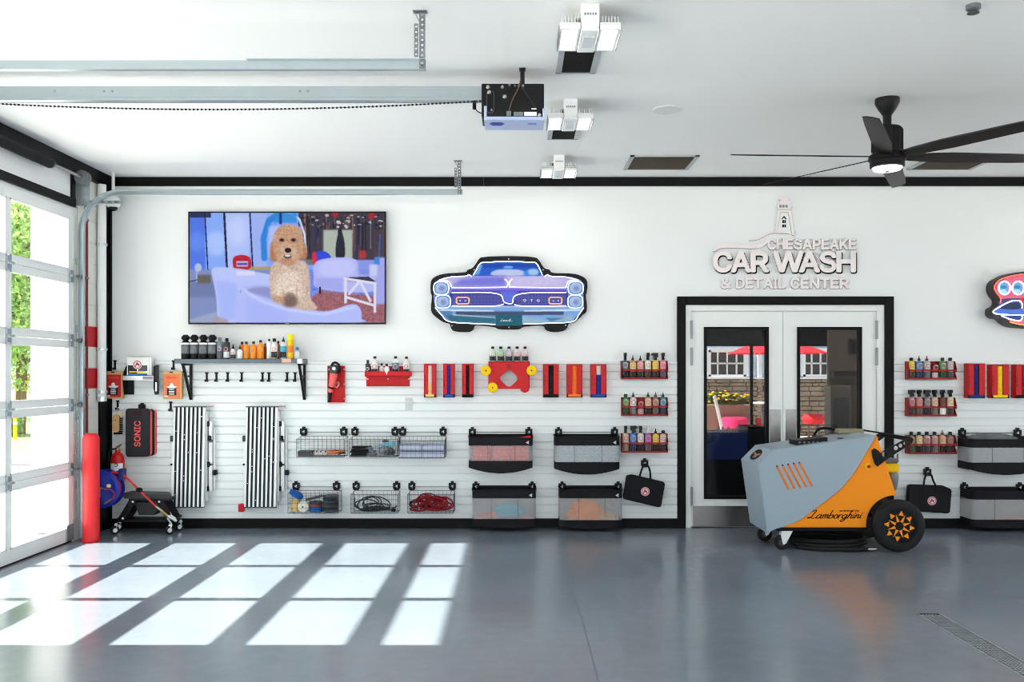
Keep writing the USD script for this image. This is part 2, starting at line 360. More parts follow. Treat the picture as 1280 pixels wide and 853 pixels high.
# ------------------------------------------------------------------ double door
d1 = struct('door_1', 'white double door with black glazing beads in the back wall')
fx0, fx1, fz = wx(863.5), wx(1096), wz(389)
d1.part('frame', MB().box(DX0, fx0, -.012, .12, 0, DZ, .003).box(fx1, DX1, -.012, .12, 0, DZ, .003).box(fx0, fx1, -.012, .12, fz, DZ, .003), M_doorw, False)
MIDX = wx(979)
def leaf(x0, x1, gx0, gx1, side):
    gz0, gz1 = wz(624), wz(409)
    lf = d1.part('leaf', MB().box(x0, gx0, .01, .055, .01, fz - .003).box(gx1, x1, .01, .055, .01, fz - .003).box(gx0, gx1, .01, .055, .01, gz0).box(gx0, gx1, .01, .055, gz1, fz - .003), M_doorw, False)
    b = .028
    lf.part('glazing_bead', MB().box(gx0, gx0 + b, -.004, .06, gz0, gz1).box(gx1 - b, gx1, -.004, .06, gz0, gz1).box(gx0 + b, gx1 - b, -.004, .06, gz0, gz0 + b).box(gx0 + b, gx1 - b, -.004, .06, gz1 - b, gz1), M_black, False, label='black glazing bead')
    lf.part('pane', MB().box(gx0 + b, gx1 - b, .028, .034, gz0 + b, gz1 - b), M_tint, False, label='tinted pane')
    lf.part('kick_plate', MB().box(x0 + .02, x1 - .012, .006, .01, .012, wz(633)), mat('kick_steel', (146, 142, 140), .22, 1.0, vary=.1, vscale=8), False, label='stainless kick plate')
    px0, px1 = (x1 - .125, x1 - .02) if side < 0 else (x0 + .02, x0 + .125)
    lf.part('push_plate', MB().box(px0, px1, .005, .01, wz(562), wz(512), .001), M_steel, False, label='stainless push plate')
    hx = x0 if side < 0 else x1
    for a, b_ in ((424, 401), (457, 435), (632, 609)):
        h = MB().cyl((hx, -.010, wz(a)), (hx, -.010, wz(b_)), .013, n=10).box(hx - (.004 if side > 0 else .03), hx + (.03 if side > 0 else .004), -.002, .009, wz(a), wz(b_))
        lf.part('hinge', h, mat('hinge_grey', (150, 156, 160), .45, .3), 30, label='grey butt hinge')
leaf(fx0 + .003, MIDX - .002, wx(880), wx(961), -1); leaf(MIDX + .002, fx1 - .003, wx(996.5), wx(1077.5), 1)

# ------------------------------------------------------------------ sectional garage door
d2 = struct('door_2', 'white sectional garage door with large panes in the left wall')
ZS = [0.012, .645, 1.215, 1.79, 2.36, DTOP]
PY = [(-.79, -1.715), (-1.775, -2.75), (-2.81, -3.80)]
GX0, GX1 = XL - .045, XL - .005
for k in range(5):
    z0, z1 = ZS[k], ZS[k + 1]; lo = .11 if k == 0 else .057; hi = .12 if k == 4 else .057
    sec = MB().box(GX0, GX1, DY1, DY0, z0 + .002, z0 + lo).box(GX0, GX1, DY1, DY0, z1 - hi, z1 - .002)
    ys = [DY0] + [y for p in PY for y in p] + [DY1]
    for a, b in zip(ys[0::2], ys[1::2]): sec.box(GX0, GX1, b, a, z0 + lo, z1 - hi)
    s_ = d2.part('section', sec, M_doorw, False)
    for a, b in PY:
        s_.part('pane', MB().box(XL - .032, XL - .027, b, a, z0 + lo, z1 - hi), M_glass, False)
        g = MB(); gb = .012
        g.box(GX1 - .002, GX1 + .005, b, b + gb, z0 + lo, z1 - hi).box(GX1 - .002, GX1 + .005, a - gb, a, z0 + lo, z1 - hi).box(GX1 - .002, GX1 + .005, b, a, z0 + lo, z0 + lo + gb).box(GX1 - .002, GX1 + .005, b, a, z1 - hi - gb, z1 - hi)
        s_.part('glazing_bead', g, M_doorw, False)
for z in ZS[1:5]:
    for y in (DY0 - .03, -1.745, -2.78, DY1 + .04):
        h = MB().box(XL - .005, XL + .008, y - .035, y + .035, z - .055, z + .055, .004).box(XL, XL + .022, y - .03, y + .03, z - .012, z + .012).cyl((XL + .02, y - .038, z), (XL + .02, y + .038, z), .011, n=10)
        p_ = d2.part('hinge', h, M_galv, 30, label='galvanised hinge')
        if y in (DY0 - .03,): p_.part('roller', MB().cyl((XL + .045, y + .0, z), (XL + .045, y + .05, z), .006, n=8).cyl((XL + .045, y + .05, z), (XL + .045, y + .07, z), .022, n=14), M_grey)
d2.part('bottom_seal', MB().box(XL - .05, XL - .01, DY1, DY0, 0, .016), M_rubber, False)
d2.part('bottom_bracket', MB().box(XL - .005, XL + .01, DY0 - .12, DY0, .02, .16), M_galv, False)

# tracks
def door_track(y, label, zt=3.12, s=1):
    t = thing('garage_door_track', label, 'door track', (XL + .05, y, 0), group=None)
    R = .36; xv = XL + .055; xe = -.465
    path = [(xv, y, .02), (xv, y, 1.2), (xv, y, zt - R)] + [(xv + R - R * math.cos(a), y, zt - R + R * math.sin(a)) for a in np.linspace(.15, math.pi / 2, 10)] + [(x, y, zt) for x in np.linspace(xv + R + .2, xe, 6)]
    path = np.array(path)
    # C channel swept along the path: web at the wall side of y, two lips
    def strip(du, dn, w):
        tang = np.gradient(path, axis=0); tang /= np.linalg.norm(tang, axis=1, keepdims=True)
        nrm = np.cross(tang, (0, 1, 0)); mb = MB(); n = len(path); V = []
        for k in range(n):
            c = path[k] + nrm[k] * dn + np.array([0, du, 0])
            a, b = (np.array([0, .0012, 0]), nrm[k] * w / 2) if du else (np.array([0, w / 2, 0]), nrm[k] * .0012)
            V += [c - a - b, c + a - b, c + a + b, c - a + b]
        F = []
        for k in range(n - 1):
            for j in range(4): F.append((4 * k + j, 4 * k + (j + 1) % 4, 4 * k + 4 + (j + 1) % 4, 4 * k + 4 + j))
        F += [(3, 2, 1, 0), (4 * n - 4, 4 * n - 3, 4 * n - 2, 4 * n - 1)]
        return mb.add(V, F)
    web = strip(.016 * s, 0, .046); up = strip(0, .022, .032); dn = strip(0, -.022, .032)
    ch = MB()
    for q in (web, up, dn): ch.add(*q.arrays())
    t.part('channel', ch, M_galv, 40)
    t.part('stiffener', MB().box(-1.4, xe, y + .012 * s, y + .016 * s, zt - .012, zt + .022).box(-1.4, xe, y + .012 * s, y + .04 * s, zt + .022, zt + .025), M_galv, False)
    for z in (.5, 1.1, 1.9, 2.5):
        t.part('jamb_bracket', MB().box(xv - .052, xv + .0, y + .016 * s, y + .019 * s, z - .03, z + .03).box(xv - .055, xv - .05, y, y + .05, z - .03, z + .03), M_galv, False)
    return t, xe, zt
tr1, xe, zt = door_track(-.675, 'curved galvanised garage door track along the back wall')
door_track(-4.02, 'straight galvanised garage door track nearest the camera, high at upper left', s=-1)
def perforated(t, x, y, z0, z1, w=.032, n=None, name='perforated_strap', m=None):
    n = n or max(3, int((z1 - z0) / .026)); g = sbox(x - w / 2, z0, x + w / 2, z1)
    for k in range(n): g = g.difference(Point(x, z0 + (k + .5) * (z1 - z0) / n).buffer(.0065, quad_segs=3))
    t.part(name, MB().prism(g, y + .0015, .003), m or M_grey, False)
def hanger(x, y, zb, label):
    t = thing('track_hanger', label, 'hanger', (x, y, zb))
    perforated(t, x - .012, y, zb, HC - .004)
    perforated(t, x - .045, y + .012, zb + .06, HC - .06, w=.022)
    t.part('ceiling_angle', MB().box(x - .06, x + .012, y - .02, y + .02, HC - .005, HC).bar((x - .05, y + .004, HC - .005), (x - .012, y + .004, HC - .09), .004, .03, up=(0, 1, 0)), M_grey, False)
    t.part('bolt', MB().cyl((x - .012, y - .012, zb + .02), (x - .012, y + .004, zb + .02), .008, n=6), M_steel)
hanger(-.48, -.70, 3.10, 'grey perforated hanger holding the back wall track end')
hanger(-.47, -4.05, 3.10, 'grey perforated hanger holding the nearest track end')
# torsion spring and drum
t = thing('torsion_spring', 'dark torsion spring on its shaft above the garage door', 'spring', (XL + .10, -2.4, 3.24))
hx = XL + .085
t.part('shaft', MB().cyl((hx, DY1, 3.24), (hx, DY0 + .06, 3.24), .013, n=12), M_steel)
coil = [(hx + .038 * math.cos(a), -1.28 - (a / (2 * math.pi)) * .012, 3.24 + .038 * math.sin(a)) for a in np.arange(0, 2 * math.pi * 95, math.pi / 5)]
t.part('coil', MB().tube(coil, .0056, 5), M_blackm)
t.part('winding_cone', MB().lathe([(.02, 0), (.034, .005), (.034, .05), (.024, .07), (.014, .08)], (hx, -1.30, 3.24), 'y', 14), M_dgrey)
t.part('cable_drum', MB().lathe([(.02, -.03), (.065, -.03), (.065, -.022), (.052, -.02), (.052, .016), (.066, .02), (.066, .028), (.02, .03)], (hx, DY0 + .01, 3.24), 'y', 24), M_grey)
t.part('bearing_plate', MB().box(XL, XL + .004, DY0 - .05, DY0 + .08, 2.98, 3.275).box(XL, hx + .04, DY0 + .05, DY0 + .055, 3.0, 3.28), M_galv, False)
t.part('lift_cable', MB().cyl((XL + .02, DY0 + .0, .2), (hx - .05, DY0 + .01, 3.24), .002, n=5), M_steel)
t = thing('track_brace', 'short perforated steel angle bracing the track corner to the wall', 'bracket', (XL + .03, DY0 + .06, 3.1))
t.part('angle', MB().box(XL, XL + .42, DY0 + .066, DY0 + .069, 3.02, 3.05).box(XL, XL + .42, DY0 + .05, DY0 + .069, 3.019, 3.022), M_galv, False)
for k in range(6): t.part('slot', MB().box(XL + .04 + k * .06, XL + .075 + k * .06, DY0 + .0635, DY0 + .0668, 3.03, 3.04), M_dgrey, False)

# opener, rail and chain
YO = -3.05; s0 = lambda px: wx(px, YO - .12); z0_ = lambda py: wz(py, YO - .12)
t = thing('garage_door_opener', 'black and pale blue garage door opener hung from the ceiling', 'door opener', (s0(640), YO, z0_(150)))
bx0, bx1, bz0, bz1 = s0(602), s0(680), z0_(146), z0_(104.5)
t.part('chassis', MB().box(bx0, bx1, YO - .12, YO + .10, bz0, bz1, .004), M_black2, False)
M_lilac = mat('opener_cover', (176, 190, 226), .4)
t.part('cover', MB().box(s0(605), s0(681), YO - .128, YO + .11, bz0 - .022, bz0 + .0, .003).box(s0(605), s0(608.5), YO - .128, YO + .11, bz0, z0_(133), .001).box(s0(678), s0(681), YO - .128, YO + .11, bz0, z0_(136), .001), M_lilac, False, label='pale blue lower cover')
o = MB().prism_z(regular((s0(621), YO - .04), .048, 6).intersection(sbox(s0(610), YO - .075, s0(632), YO)), bz0 - .0235, bz0 - .0215); t.part('emblem', o, M_blue, False, label='blue hexagonal emblem under the cover')
o = MB().box(s0(660), s0(671), YO - .06, YO - .02, bz0 - .0232, bz0 - .0215); t.part('print', o, mat('cover_print', (120, 140, 210), .5), False)
yf = YO - .12
for px, py, r in ((610, 109, .012), (611.5, 115.5, .013), (628, 109, .011), (637, 107, .009), (643.5, 107.5, .006), (648, 107.5, .006), (653.5, 107.5, .009), (631, 121, .014), (614.5, 138, .008), (674.5, 144, .012)):
    t.part('bolt', MB().lathe([(r, 0), (r, -.006), (r * .6, -.012)], (s0(px), yf, z0_(py)), 'y', 10), M_steel)
t.part('slot_plate', MB().prism(rrect(s0(608), s0(618), z0_(142), z0_(113), .03).difference(rrect(s0(609), s0(617), z0_(141), z0_(114), .028)), yf, .003), M_dgrey, False)
t.part('cable', MB().tube(spline([W(651, 98, yf - .01), W(648, 110, yf - .015), W(641, 124, yf - .012), W(637, 136, yf - .012), W(636, 142, yf - .01)], 6), .004, 6), mat('brown_cable', (104, 80, 68), .6))
t.part('cable', MB().tube(spline([W(652, 108, yf - .01), W(661, 122, yf - .012), W(669, 135, yf - .012)], 6), .0018, 5), M_dgrey)
t.part('data_plate', MB().box(s0(655), s0(671), yf - .002, yf, z0_(145), z0_(140)), M_paper, False); t.part('data_plate', MB().box(s0(642), s0(654), yf - .002, yf, z0_(145), z0_(140)), M_grey, False)
t.part('data_plate', MB().box(s0(664), s0(670.5), yf - .002, yf, z0_(137), z0_(135.5)), M_paper, False)
t.part('gland', MB().box(s0(633), s0(639), yf - .02, yf, z0_(145.5), z0_(140)), mat('gland_grey', (110, 125, 118), .6), False)
sx = s0(653)
t.part('hang_strap', MB().box(sx - .014, sx + .014, yf - .004, yf, z0_(112), HC).box(sx - .02, sx + .02, yf - .004, yf + .06, HC - .004, HC), M_blackm, False)
t.part('power_cord', MB().tube(spline([W(593, 128, YO - .1), W(594, 135, YO - .1), W(598, 140, YO - .1), W(606, 143, YO - .1)], 6), .0035, 6).lathe([(.006, 0), (.011, -.02), (.012, -.05), (.006, -.055)][::-1], W(593, 126, YO - .1) + (0, 0, .0), 'z', 10), M_black2)
t = thing('opener_rail', 'long pale steel rail running from the left wall to the black opener', 'rail', (-1.8, YO, 3.3))
xr0, xr1 = XL + .02, bx0 + .01; zr0, zr1 = z0_(122.5), z0_(104)
t.part('channel', MB().prism_x([(YO - .06, zr0 + .022), (YO - .06, zr1), (YO + .06, zr1), (YO + .06, zr0 + .022), (YO + .056, zr0 + .022), (YO + .056, zr1 - .004), (YO - .056, zr1 - .004), (YO - .056, zr0 + .022)], xr0, xr1), M_galv, False)
t.part('lower_flange', MB().prism_x([(YO - .075, zr0), (YO - .075, zr0 + .018), (YO - .056, zr0 + .026), (YO - .03, zr0 + .018), (YO - .03, zr0)], xr0, xr1), M_galv, False)
for px in (68, 130, 140, 375, 385):
    t.part('rail_bolt', MB().lathe([(.008, 0), (.008, -.005), (.005, -.008)], (wx(px, YO - .06), YO - .06, zr0 + .06), 'y', 8), M_steel)
t = thing('drive_chain', 'thin dark drive chain sagging beneath the opener rail', 'chain', (-1.8, YO, 3.2))
cx = np.linspace(xr0, bx0, 40); px_ = 643 + cx * FPX / (YO + DIST - .1)
cz = np.array([wz(137 - 10.5 * ((p - 270) / 330) ** 2, YO - .1) for p in px_])
t.part('strand', MB().tube(np.stack([cx, np.full(40, YO - .1), cz], 1), .0022, 5), M_dgrey)
lk = MB(); ll = np.linspace(xr0 + .01, bx0 - .01, 150)
for x in ll: z = np.interp(x, cx, cz); lk.box(x - .0055, x + .0055, YO - .1045, YO - .0955, z - .0048, z + .0048)
t.part('link', lk, M_blackm, False, kind='stuff')

# security camera, pipes, conduit on the left
t = thing('security_camera', 'small white dome security camera on a rod by the corner', 'camera', (-3.80, -.22, 3.12))
c = np.array([wx(141.5, -.22), -.22, wz(256, -.22)])
t.part('rod', MB().cyl((c[0], c[1], c[2]), (c[0], c[1], HC), .014, n=12), M_white)
t.part('housing', MB().lathe([(.02, .075), (.05, .07), (.066, .045), (.068, .02), (.058, -.012), (.05, -.025)][::-1], c, 'z', 24), M_white)
t.part('dome', MB().lathe([(.001, -.062), (.022, -.058), (.036, -.046), (.042, -.026)], c, 'z', 20), mat('smoked_dome', (28, 28, 32), .1), label='smoked dome')
px_y = -.25
t = thing('drain_pipe', 'thick white vertical pipe beside the black corner post', 'pipe', (XL + .06, px_y, 1.26))
t.part('pipe', MB().cyl((XL + .045, px_y, wz(497, px_y)), (XL + .045, px_y, HC - .12), .040, n=20), M_white)
for py in (306, 437, 490): t.part('pipe_clip', MB().cyl((XL + .045, px_y, wz(py, px_y) - .012), (XL + .045, px_y, wz(py, px_y) + .012), .05, n=20).box(XL, XL + .045, px_y - .012, px_y + .012, wz(py, px_y) - .012, wz(py, px_y) + .012), M_alu)
t.part('outlet_elbow', MB().cyl((XL + .045, px_y, wz(502, px_y)), (XL + .045, px_y, wz(496, px_y)), .044, n=20), M_alu)
ry = -.49
t = thing('red_conduit', 'thin dark red pipe running down the white block wall', 'pipe', (XL + .02, ry, 1.0))
t.part('pipe', MB().cyl((XL + .018, ry, .95), (XL + .018, ry, HC - .12), .0105, n=10), mat('oxide_red', (128, 48, 40), .5))
for z in (1.3, 2.37, 2.9): t.part('pipe_clip', MB().box(XL, XL + .03, ry - .02, ry + .02, z - .008, z + .008), M_grey, False)

# ceiling fixtures
def led_build(t):
    t.part('driver_box', MB().box(-.047, .047, 0, .30, -.125, 0, .004), M_white, False)
    v = MB()
    for k in range(5): v.box(-.03 + k * .0135, -.022 + k * .0135, -.0012, .001, -.062, -.05)
    t.part('vent_slot', v, M_grey, False, kind='stuff')
    for s in (-1, 1):
        x0, x1 = (s * .05, s * .155)
        h = t.part('lamp_head', MB().box(x0, x1, .0, .015, -.135, -.105).box(x0, x1, .305, .32, -.135, -.105).box(x0, x0 + s * .012, .015, .305, -.135, -.105).box(x1 - s * .012, x1, .015, .305, -.135, -.105).box(x0, x1, 0, .32, -.112, -.10), M_white, False)
        h.part('lens', MB().box(x0 + s * .0125, x1 - s * .0125, .016, .304, -.128, -.1125), M_lens, False)
        f = MB()
        for k in range(6): f.box(x0 + s * (.012 + k * .016), x0 + s * (.015 + k * .016), .01, .31, -.10, -.065)
        h.part('heat_sink', f, M_white, False, kind='stuff')
        t.part('side_bracket', MB().box(x1, x1 + s * .004, .04, .28, -.15, -.10), M_grey, False)
    t.part('sensor_panel', MB().box(-.046, .046, 0, .32, -.142, -.125, .003), M_white, False)
    t.part('sensor', MB().box(-.03, .03, .08, .24, -.146, -.141, .002), mat('sensor_window', (214, 220, 226), .3), False)
    t.part('cable_gland', MB().cyl((-.047, .04, -.075), (-.07, .04, -.075), .011, n=10), mat('gland', (130, 128, 112), .5))
names = {0: 'white twin LED ceiling light over the back wall, farthest of the row', 1: 'white twin LED ceiling light in the middle of the row beside the opener', 2: 'white twin LED ceiling light nearest the camera, largest of the row'}
for k, (x, y) in enumerate([(.388, -.92), (.388, -2.54), (.388, -4.16), (.388, -5.78), (.388, -7.4), (.388, -9.0), (5.6, -.92), (5.6, -2.54), (5.6, -4.16), (5.6, -5.78), (5.6, -7.4), (-3.0, -6.5), (-3.0, -8.5)]):
    copyable('led', led_build, 'ceiling_light', names.get(k, 'white twin LED ceiling light outside the picture'), 'ceiling light', (x, y, HC), group='ceiling lights in the centre row' if k < 3 else 'ceiling lights outside the picture')
M_vent = mat('vent_frame', (176, 182, 186), .4, .3); M_louver = mat('vent_louver', (84, 74, 62), .45, .5); M_dark = mat('duct_dark', (14, 13, 13), .8)
def vent(x0, x1, y0, y1, label, n, lm=None):
    t = thing('air_vent', label, 'air vent', ((x0 + x1) / 2, (y0 + y1) / 2, HC)); b = .035
    t.part('frame', MB().box(x0, x1, y0, y0 + b * .5, HC - .012, HC).box(x0, x1, y1 - b * .5, y1, HC - .012, HC).box(x0, x0 + b, y0, y1, HC - .012, HC).box(x1 - b, x1, y0, y1, HC - .012, HC), M_vent, False)
    t.part('duct', MB().box(x0 + b, x1 - b, y0 + b * .5, y1 - b * .5, HC - .003, HC - .001), M_dark, False)
    l = MB()
    for y in np.linspace(y0 + b * .7, y1 - b * .7, n): l.bar((x0 + b, y, HC - .007), (x1 - b, y, HC - .007), .010, .0015, up=(0, .5, 1))
    t.part('louver', l, lm or M_louver, False, kind='stuff')
vent(1.01, 1.61, -.91, -.38, 'wide brown-louvred ceiling vent left of the fan, near the back wall', 26)
vent(3.635, 4.235, -.91, -.38, 'wide brown-louvred ceiling vent behind the right fan blades', 26)
vent(.26, .508, -3.52, -3.09, 'small dark ceiling vent behind the nearest ceiling light', 16, mat('vent_black', (44, 42, 42), .5, .3))
vent(.265, .513, -1.92, -1.47, 'small dark ceiling vent behind the middle ceiling light', 16, mat('vent_black', (44, 42, 42), .5, .3))
solo('ceiling_speaker', MB().lathe([(.105, 0), (.105, -.004), (.098, -.008), (.001, -.007)][::-1], (1.097, -2.28, HC), 'z', 32), mat('speaker_white', (228, 231, 233), .6), 'flat round white ceiling speaker grille', 'speaker')
t = thing('fire_sprinkler', 'small metal fire sprinkler in the ceiling at upper right', 'sprinkler', (2.36, -4.13, HC))
t.part('cup', MB().lathe([(.036, 0), (.036, -.02), (.024, -.028), (.012, -.03)][::-1], (2.36, -4.13, HC), 'z', 18), M_grey); t.part('deflector', MB().lathe([(.03, -.042), (.03, -.039), (.004, -.03)], (2.36, -4.13, HC), 'z', 14), M_dgrey)

# ceiling fan, at rest
fx, fy = 2.574, -2.53
t = thing('ceiling_fan', 'black six-blade ceiling fan with a round lit lamp', 'ceiling fan', (fx, fy, HC))
t.part('canopy', MB().lathe([(.08, HC), (.081, HC - .03), (.06, HC - .07), (.03, 3.28), (.026, 3.2)][::-1], (fx, fy, 0), 'z', 28), M_black2)
t.part('motor_housing', MB().lathe([(.03, 3.2), (.085, 3.198), (.097, 3.185), (.097, 3.02), (.118, 3.005), (.124, 2.985), (.124, 2.972), (.113, 2.965), (.113, 2.925), (.10, 2.92)][::-1], (fx, fy, 0), 'z', 32), M_black2)
rb = MB()
for k in range(16): a = k * math.pi / 8; rb.bar((fx + .098 * math.cos(a), fy + .098 * math.sin(a), 3.03), (fx + .098 * math.cos(a), fy + .098 * math.sin(a), 3.18), .008, .008)
t.part('housing_rib', rb, M_black2, False, kind='stuff')
t.part('lamp', MB().lathe([(.001, 2.893), (.06, 2.895), (.088, 2.902), (.099, 2.918), (.1, 2.93)], (fx, fy, 0), 'z', 28), mat('fan_lamp', (255, 250, 240), .4, emit=3.0), label='glowing round lamp')
t.part('lamp_stud', MB().lathe([(.001, 2.886), (.012, 2.888), (.014, 2.894)], (fx, fy, 0), 'z', 12), M_grey)
M_blade = mat('fan_blade', (34, 31, 29), .4)
for k in range(6):
    a = math.radians(3 + 60 * k); ca, sa = math.cos(a), math.sin(a); pit = math.radians(15.0)
    out = [(.11, .035), (.22, .05), (.45, .066), (.9, .058), (1.07, .05), (1.09, .02)]
    poly = Polygon([(r, w) for r, w in out] + [(r, -w) for r, w in out[::-1]])
    m = trimesh.creation.extrude_polygon(poly, .008, engine='earcut'); v = m.vertices.copy()
    x, w, h = v[:, 0], v[:, 1], v[:, 2] - .004
    w2, h2 = w * math.cos(pit) - h * math.sin(pit), -(w * math.sin(pit)) + h * math.cos(pit)
    mb = MB().add(np.stack([fx + x * ca - w2 * sa, fy + x * sa + w2 * ca, 2.995 + h2], 1), m.faces)
    t.part('blade', mb, M_blade, False)

# ------------------------------------------------------------------ outside, seen through the garage door panes
g = struct('ground', 'pale concrete paving outside')
g.part('paving', MB().box(-60, 60, -60, 80, -.3, -.13).box(-60, XL - .15, -60, 80, -.13, -.01).box(XL - .15, 60, 8.0, 80, -.13, -.01).box(XL - .15, 60, -60, YR - .15, -.13, -.01), M_concrete, False)
M_leaf = usdkit.material(stage, '/World/Looks/leaf', {'d': ('diffuse_bsdf', {'color': tuple(lin((146, 172, 108)))}), 't': ('translucent_bsdf', {'color': tuple(lin((176, 204, 120)))}), 'm': ('mix_closure', {'fac': .45})},
    [('d.BSDF', 'm.closure1'), ('t.BSDF', 'm.closure2')], surface='m.closure')
M_bark = mat('bark', (110, 88, 70), .9); M_grass = mat('grass', (128, 150, 92), .95, vary=.2, vscale=3)
def foliage(c, sc, n, seed, size):
    r = np.random.default_rng(seed); u = r.normal(size=(n, 3)); u /= np.linalg.norm(u, axis=1, keepdims=True)
    rad = r.random(n) ** .4 * (.65 + .6 * meshkit.fbm(u * 2.5 + 30 + seed, 3, seed)); p = u * rad[:, None] * np.asarray(sc) + np.asarray(c)
    a, b = r.normal(size=(n, 3)), r.normal(size=(n, 3)); a /= np.linalg.norm(a, axis=1, keepdims=True); b -= a * (a * b).sum(1, keepdims=True); b /= np.linalg.norm(b, axis=1, keepdims=True)
    s_ = size * (.6 + .8 * r.random(n))[:, None]; nn = np.cross(a, b) * s_ * .25
    V = np.stack([p - a * s_, p + b * s_ * .5 - nn, p + a * s_, p - b * s_ * .5 - nn], 1).reshape(-1, 3); F = np.arange(4 * n).reshape(-1, 4)
    return MB().add(V, F)
def tree(x, y, h, rc, label, seed):
    t = thing('tree', label, 'tree', (x, y, 0))
    tk = MB().tube(spline([(x, y, -.02), (x + .08, y, h * .3), (x - .05, y + .05, h * .6), (x, y, h * .9)], 5), np.linspace(.16, .03, 16), 9)
    for k in range(7):
        a = k * 2.4; z = h * (.25 + .08 * k); tk.tube([(x, y, z), (x + .5 * rc * math.cos(a), y + .5 * rc * math.sin(a), z + .3 * rc)], [.06, .015], 6)
    t.part('trunk', tk, M_bark); t.part('foliage', foliage((x, y, h * .58), (rc, rc, h * .45), 13000, seed, .075), M_leaf, False, kind='stuff')
tree(-11.9, 13.0, 6.6, 1.7, 'leafy green tree seen through the garage door panes', 3)
tree(-17.5, 20.0, 7.5, 2.6, 'taller tree farther back behind the garage door panes', 5)
t = thing('hedge', 'low rounded green hedge outside the garage door', 'hedge', (-11.9, 12.4, 0)); t.part('foliage', foliage((-11.95, 12.3, .32), (.45, .6, .42), 3500, 9, .05), M_leaf, False, kind='stuff')
solo('lawn', MB().box(-30, -6.4, 6.3, 40, -.012, .03), M_grass, 'strip of green lawn beyond the paving outside', 'lawn', kind='stuff')
solo('kerb_wall', MB().box(-30, -6.2, 6.0, 6.3, -.012, .14, .02), mat('kerb', (150, 152, 156), .8), 'low grey kerb wall in front of the lawn outside', 'kerb')
for k, (x, y) in enumerate(((-11.13, 11.2), (-11.0, 11.2))):
    t = thing('yellow_post', ('left', 'right')[k] + ' yellow safety post on the lawn outside', 'post', (x, y, .02))
    t.part('post', MB().lathe([(.04, .0), (.04, .48), (.03, .52), (.001, .54)], (x, y, .02), 'z', 16), mat('post_yellow', (240, 200, 20), .5)); t.part('reflective_band', MB().cyl((x, y, .36), (x, y, .42), .042, n=16), M_paper)

# beyond the double door: a dim room that opens onto a patio
pr = struct('wall_passage', 'walls of the dim room behind the double door')
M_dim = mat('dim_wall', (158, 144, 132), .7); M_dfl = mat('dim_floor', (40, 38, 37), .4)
ax0, ax1, YF = 1.2, 4.62, 8.0
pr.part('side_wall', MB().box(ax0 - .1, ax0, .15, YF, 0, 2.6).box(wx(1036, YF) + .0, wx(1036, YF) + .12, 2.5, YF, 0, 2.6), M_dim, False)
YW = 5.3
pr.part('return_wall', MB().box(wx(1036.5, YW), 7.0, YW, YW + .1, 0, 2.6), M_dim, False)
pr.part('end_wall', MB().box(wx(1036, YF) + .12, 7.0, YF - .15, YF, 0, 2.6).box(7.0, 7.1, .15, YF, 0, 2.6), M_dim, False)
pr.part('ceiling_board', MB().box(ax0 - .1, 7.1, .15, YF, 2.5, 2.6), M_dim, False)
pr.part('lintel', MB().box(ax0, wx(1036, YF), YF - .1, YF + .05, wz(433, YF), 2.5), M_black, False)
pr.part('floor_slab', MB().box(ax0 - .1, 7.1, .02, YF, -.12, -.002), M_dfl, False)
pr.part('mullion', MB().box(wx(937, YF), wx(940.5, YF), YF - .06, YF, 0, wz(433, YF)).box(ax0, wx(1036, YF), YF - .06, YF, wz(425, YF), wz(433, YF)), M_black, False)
t = thing('passage_light', 'ceiling panel light of the dim room behind the door, outside the picture', 'ceiling light', (3.2, .8, 2.5)); t.part('panel', MB().box(2.0, 4.4, .3, 1.3, 2.485, 2.499), mat('passage_lens', (255, 246, 230), .4, emit=14.0), False); t.part('panel', MB().box(3.4, 6.6, 3.5, 4.7, 2.485, 2.499), mat('passage_lens_2', (255, 244, 230), .4, emit=7.0), False); t.part('rim', MB().box(1.98, 4.42, .28, .3, 2.48, 2.5).box(1.98, 4.42, 1.3, 1.32, 2.48, 2.5), M_white, False)
Yb = 13.0
t = thing('patio_building', 'pale blue building with white grid windows over a stone base beyond the door', 'building', (wx(960, Yb), Yb, 0))
M_blu = mat('pale_siding', (178, 200, 216), .6)
t.part('facade', MB().box(wx(820, Yb), wx(1120, Yb), Yb, Yb + .3, 0, 4.2), M_blu, False)
for j, (a, b, c, e, nx) in enumerate(((885, 932, 438, 471, 4), (1003, 1036, 438, 471, 3))):
    x0, x1, z0, z1 = wx(a, Yb), wx(b, Yb), wz(e, Yb), wz(c, Yb)
    w = MB().box(x0 - .05, x0 + .06, Yb - .06, Yb, z0, z1).box(x1 - .06, x1 + .05, Yb - .06, Yb, z0, z1).box(x0, x1, Yb - .06, Yb, z0 - .06, z0 + .05).box(x0, x1, Yb - .06, Yb, z1 - .05, z1 + .05)
    for k in range(1, nx): xx = x0 + (x1 - x0) * k / nx; w.box(xx - .018, xx + .018, Yb - .045, Yb, z0, z1)
    zz = (z0 + z1) / 2; w.box(x0, x1, Yb - .045, Yb, zz - .018, zz + .018)
    wn = t.part('window', w, M_white, False)
    for k in range(nx):
        for q in range(2): wn.part('pane', MB().box(x0 + (x1 - x0) * k / nx, x0 + (x1 - x0) * (k + 1) / nx, Yb - .012, Yb - .006, (z0, zz)[q], (zz, z1)[q]), mat('far_pane', (70, 66, 62), .1), False)
M_stone = mat('stone', (150, 132, 112), .85, vary=.35, vscale=2.5)
st = MB(); r_ = random.Random(4); z = 0
while z < wz(474, Yb) - .02:
    h = r_.uniform(.07, .13); x = wx(820, Yb)
    while x < wx(1120, Yb):
        w = r_.uniform(.14, .4); st.box(x + .008, x + w - .008, Yb - .10 - r_.uniform(0, .04), Yb, z + .008, min(z + h, wz(474, Yb)) - .008, .012); x += w
    z += h
t.part('stone_facing', st, M_stone, False, kind='stuff')
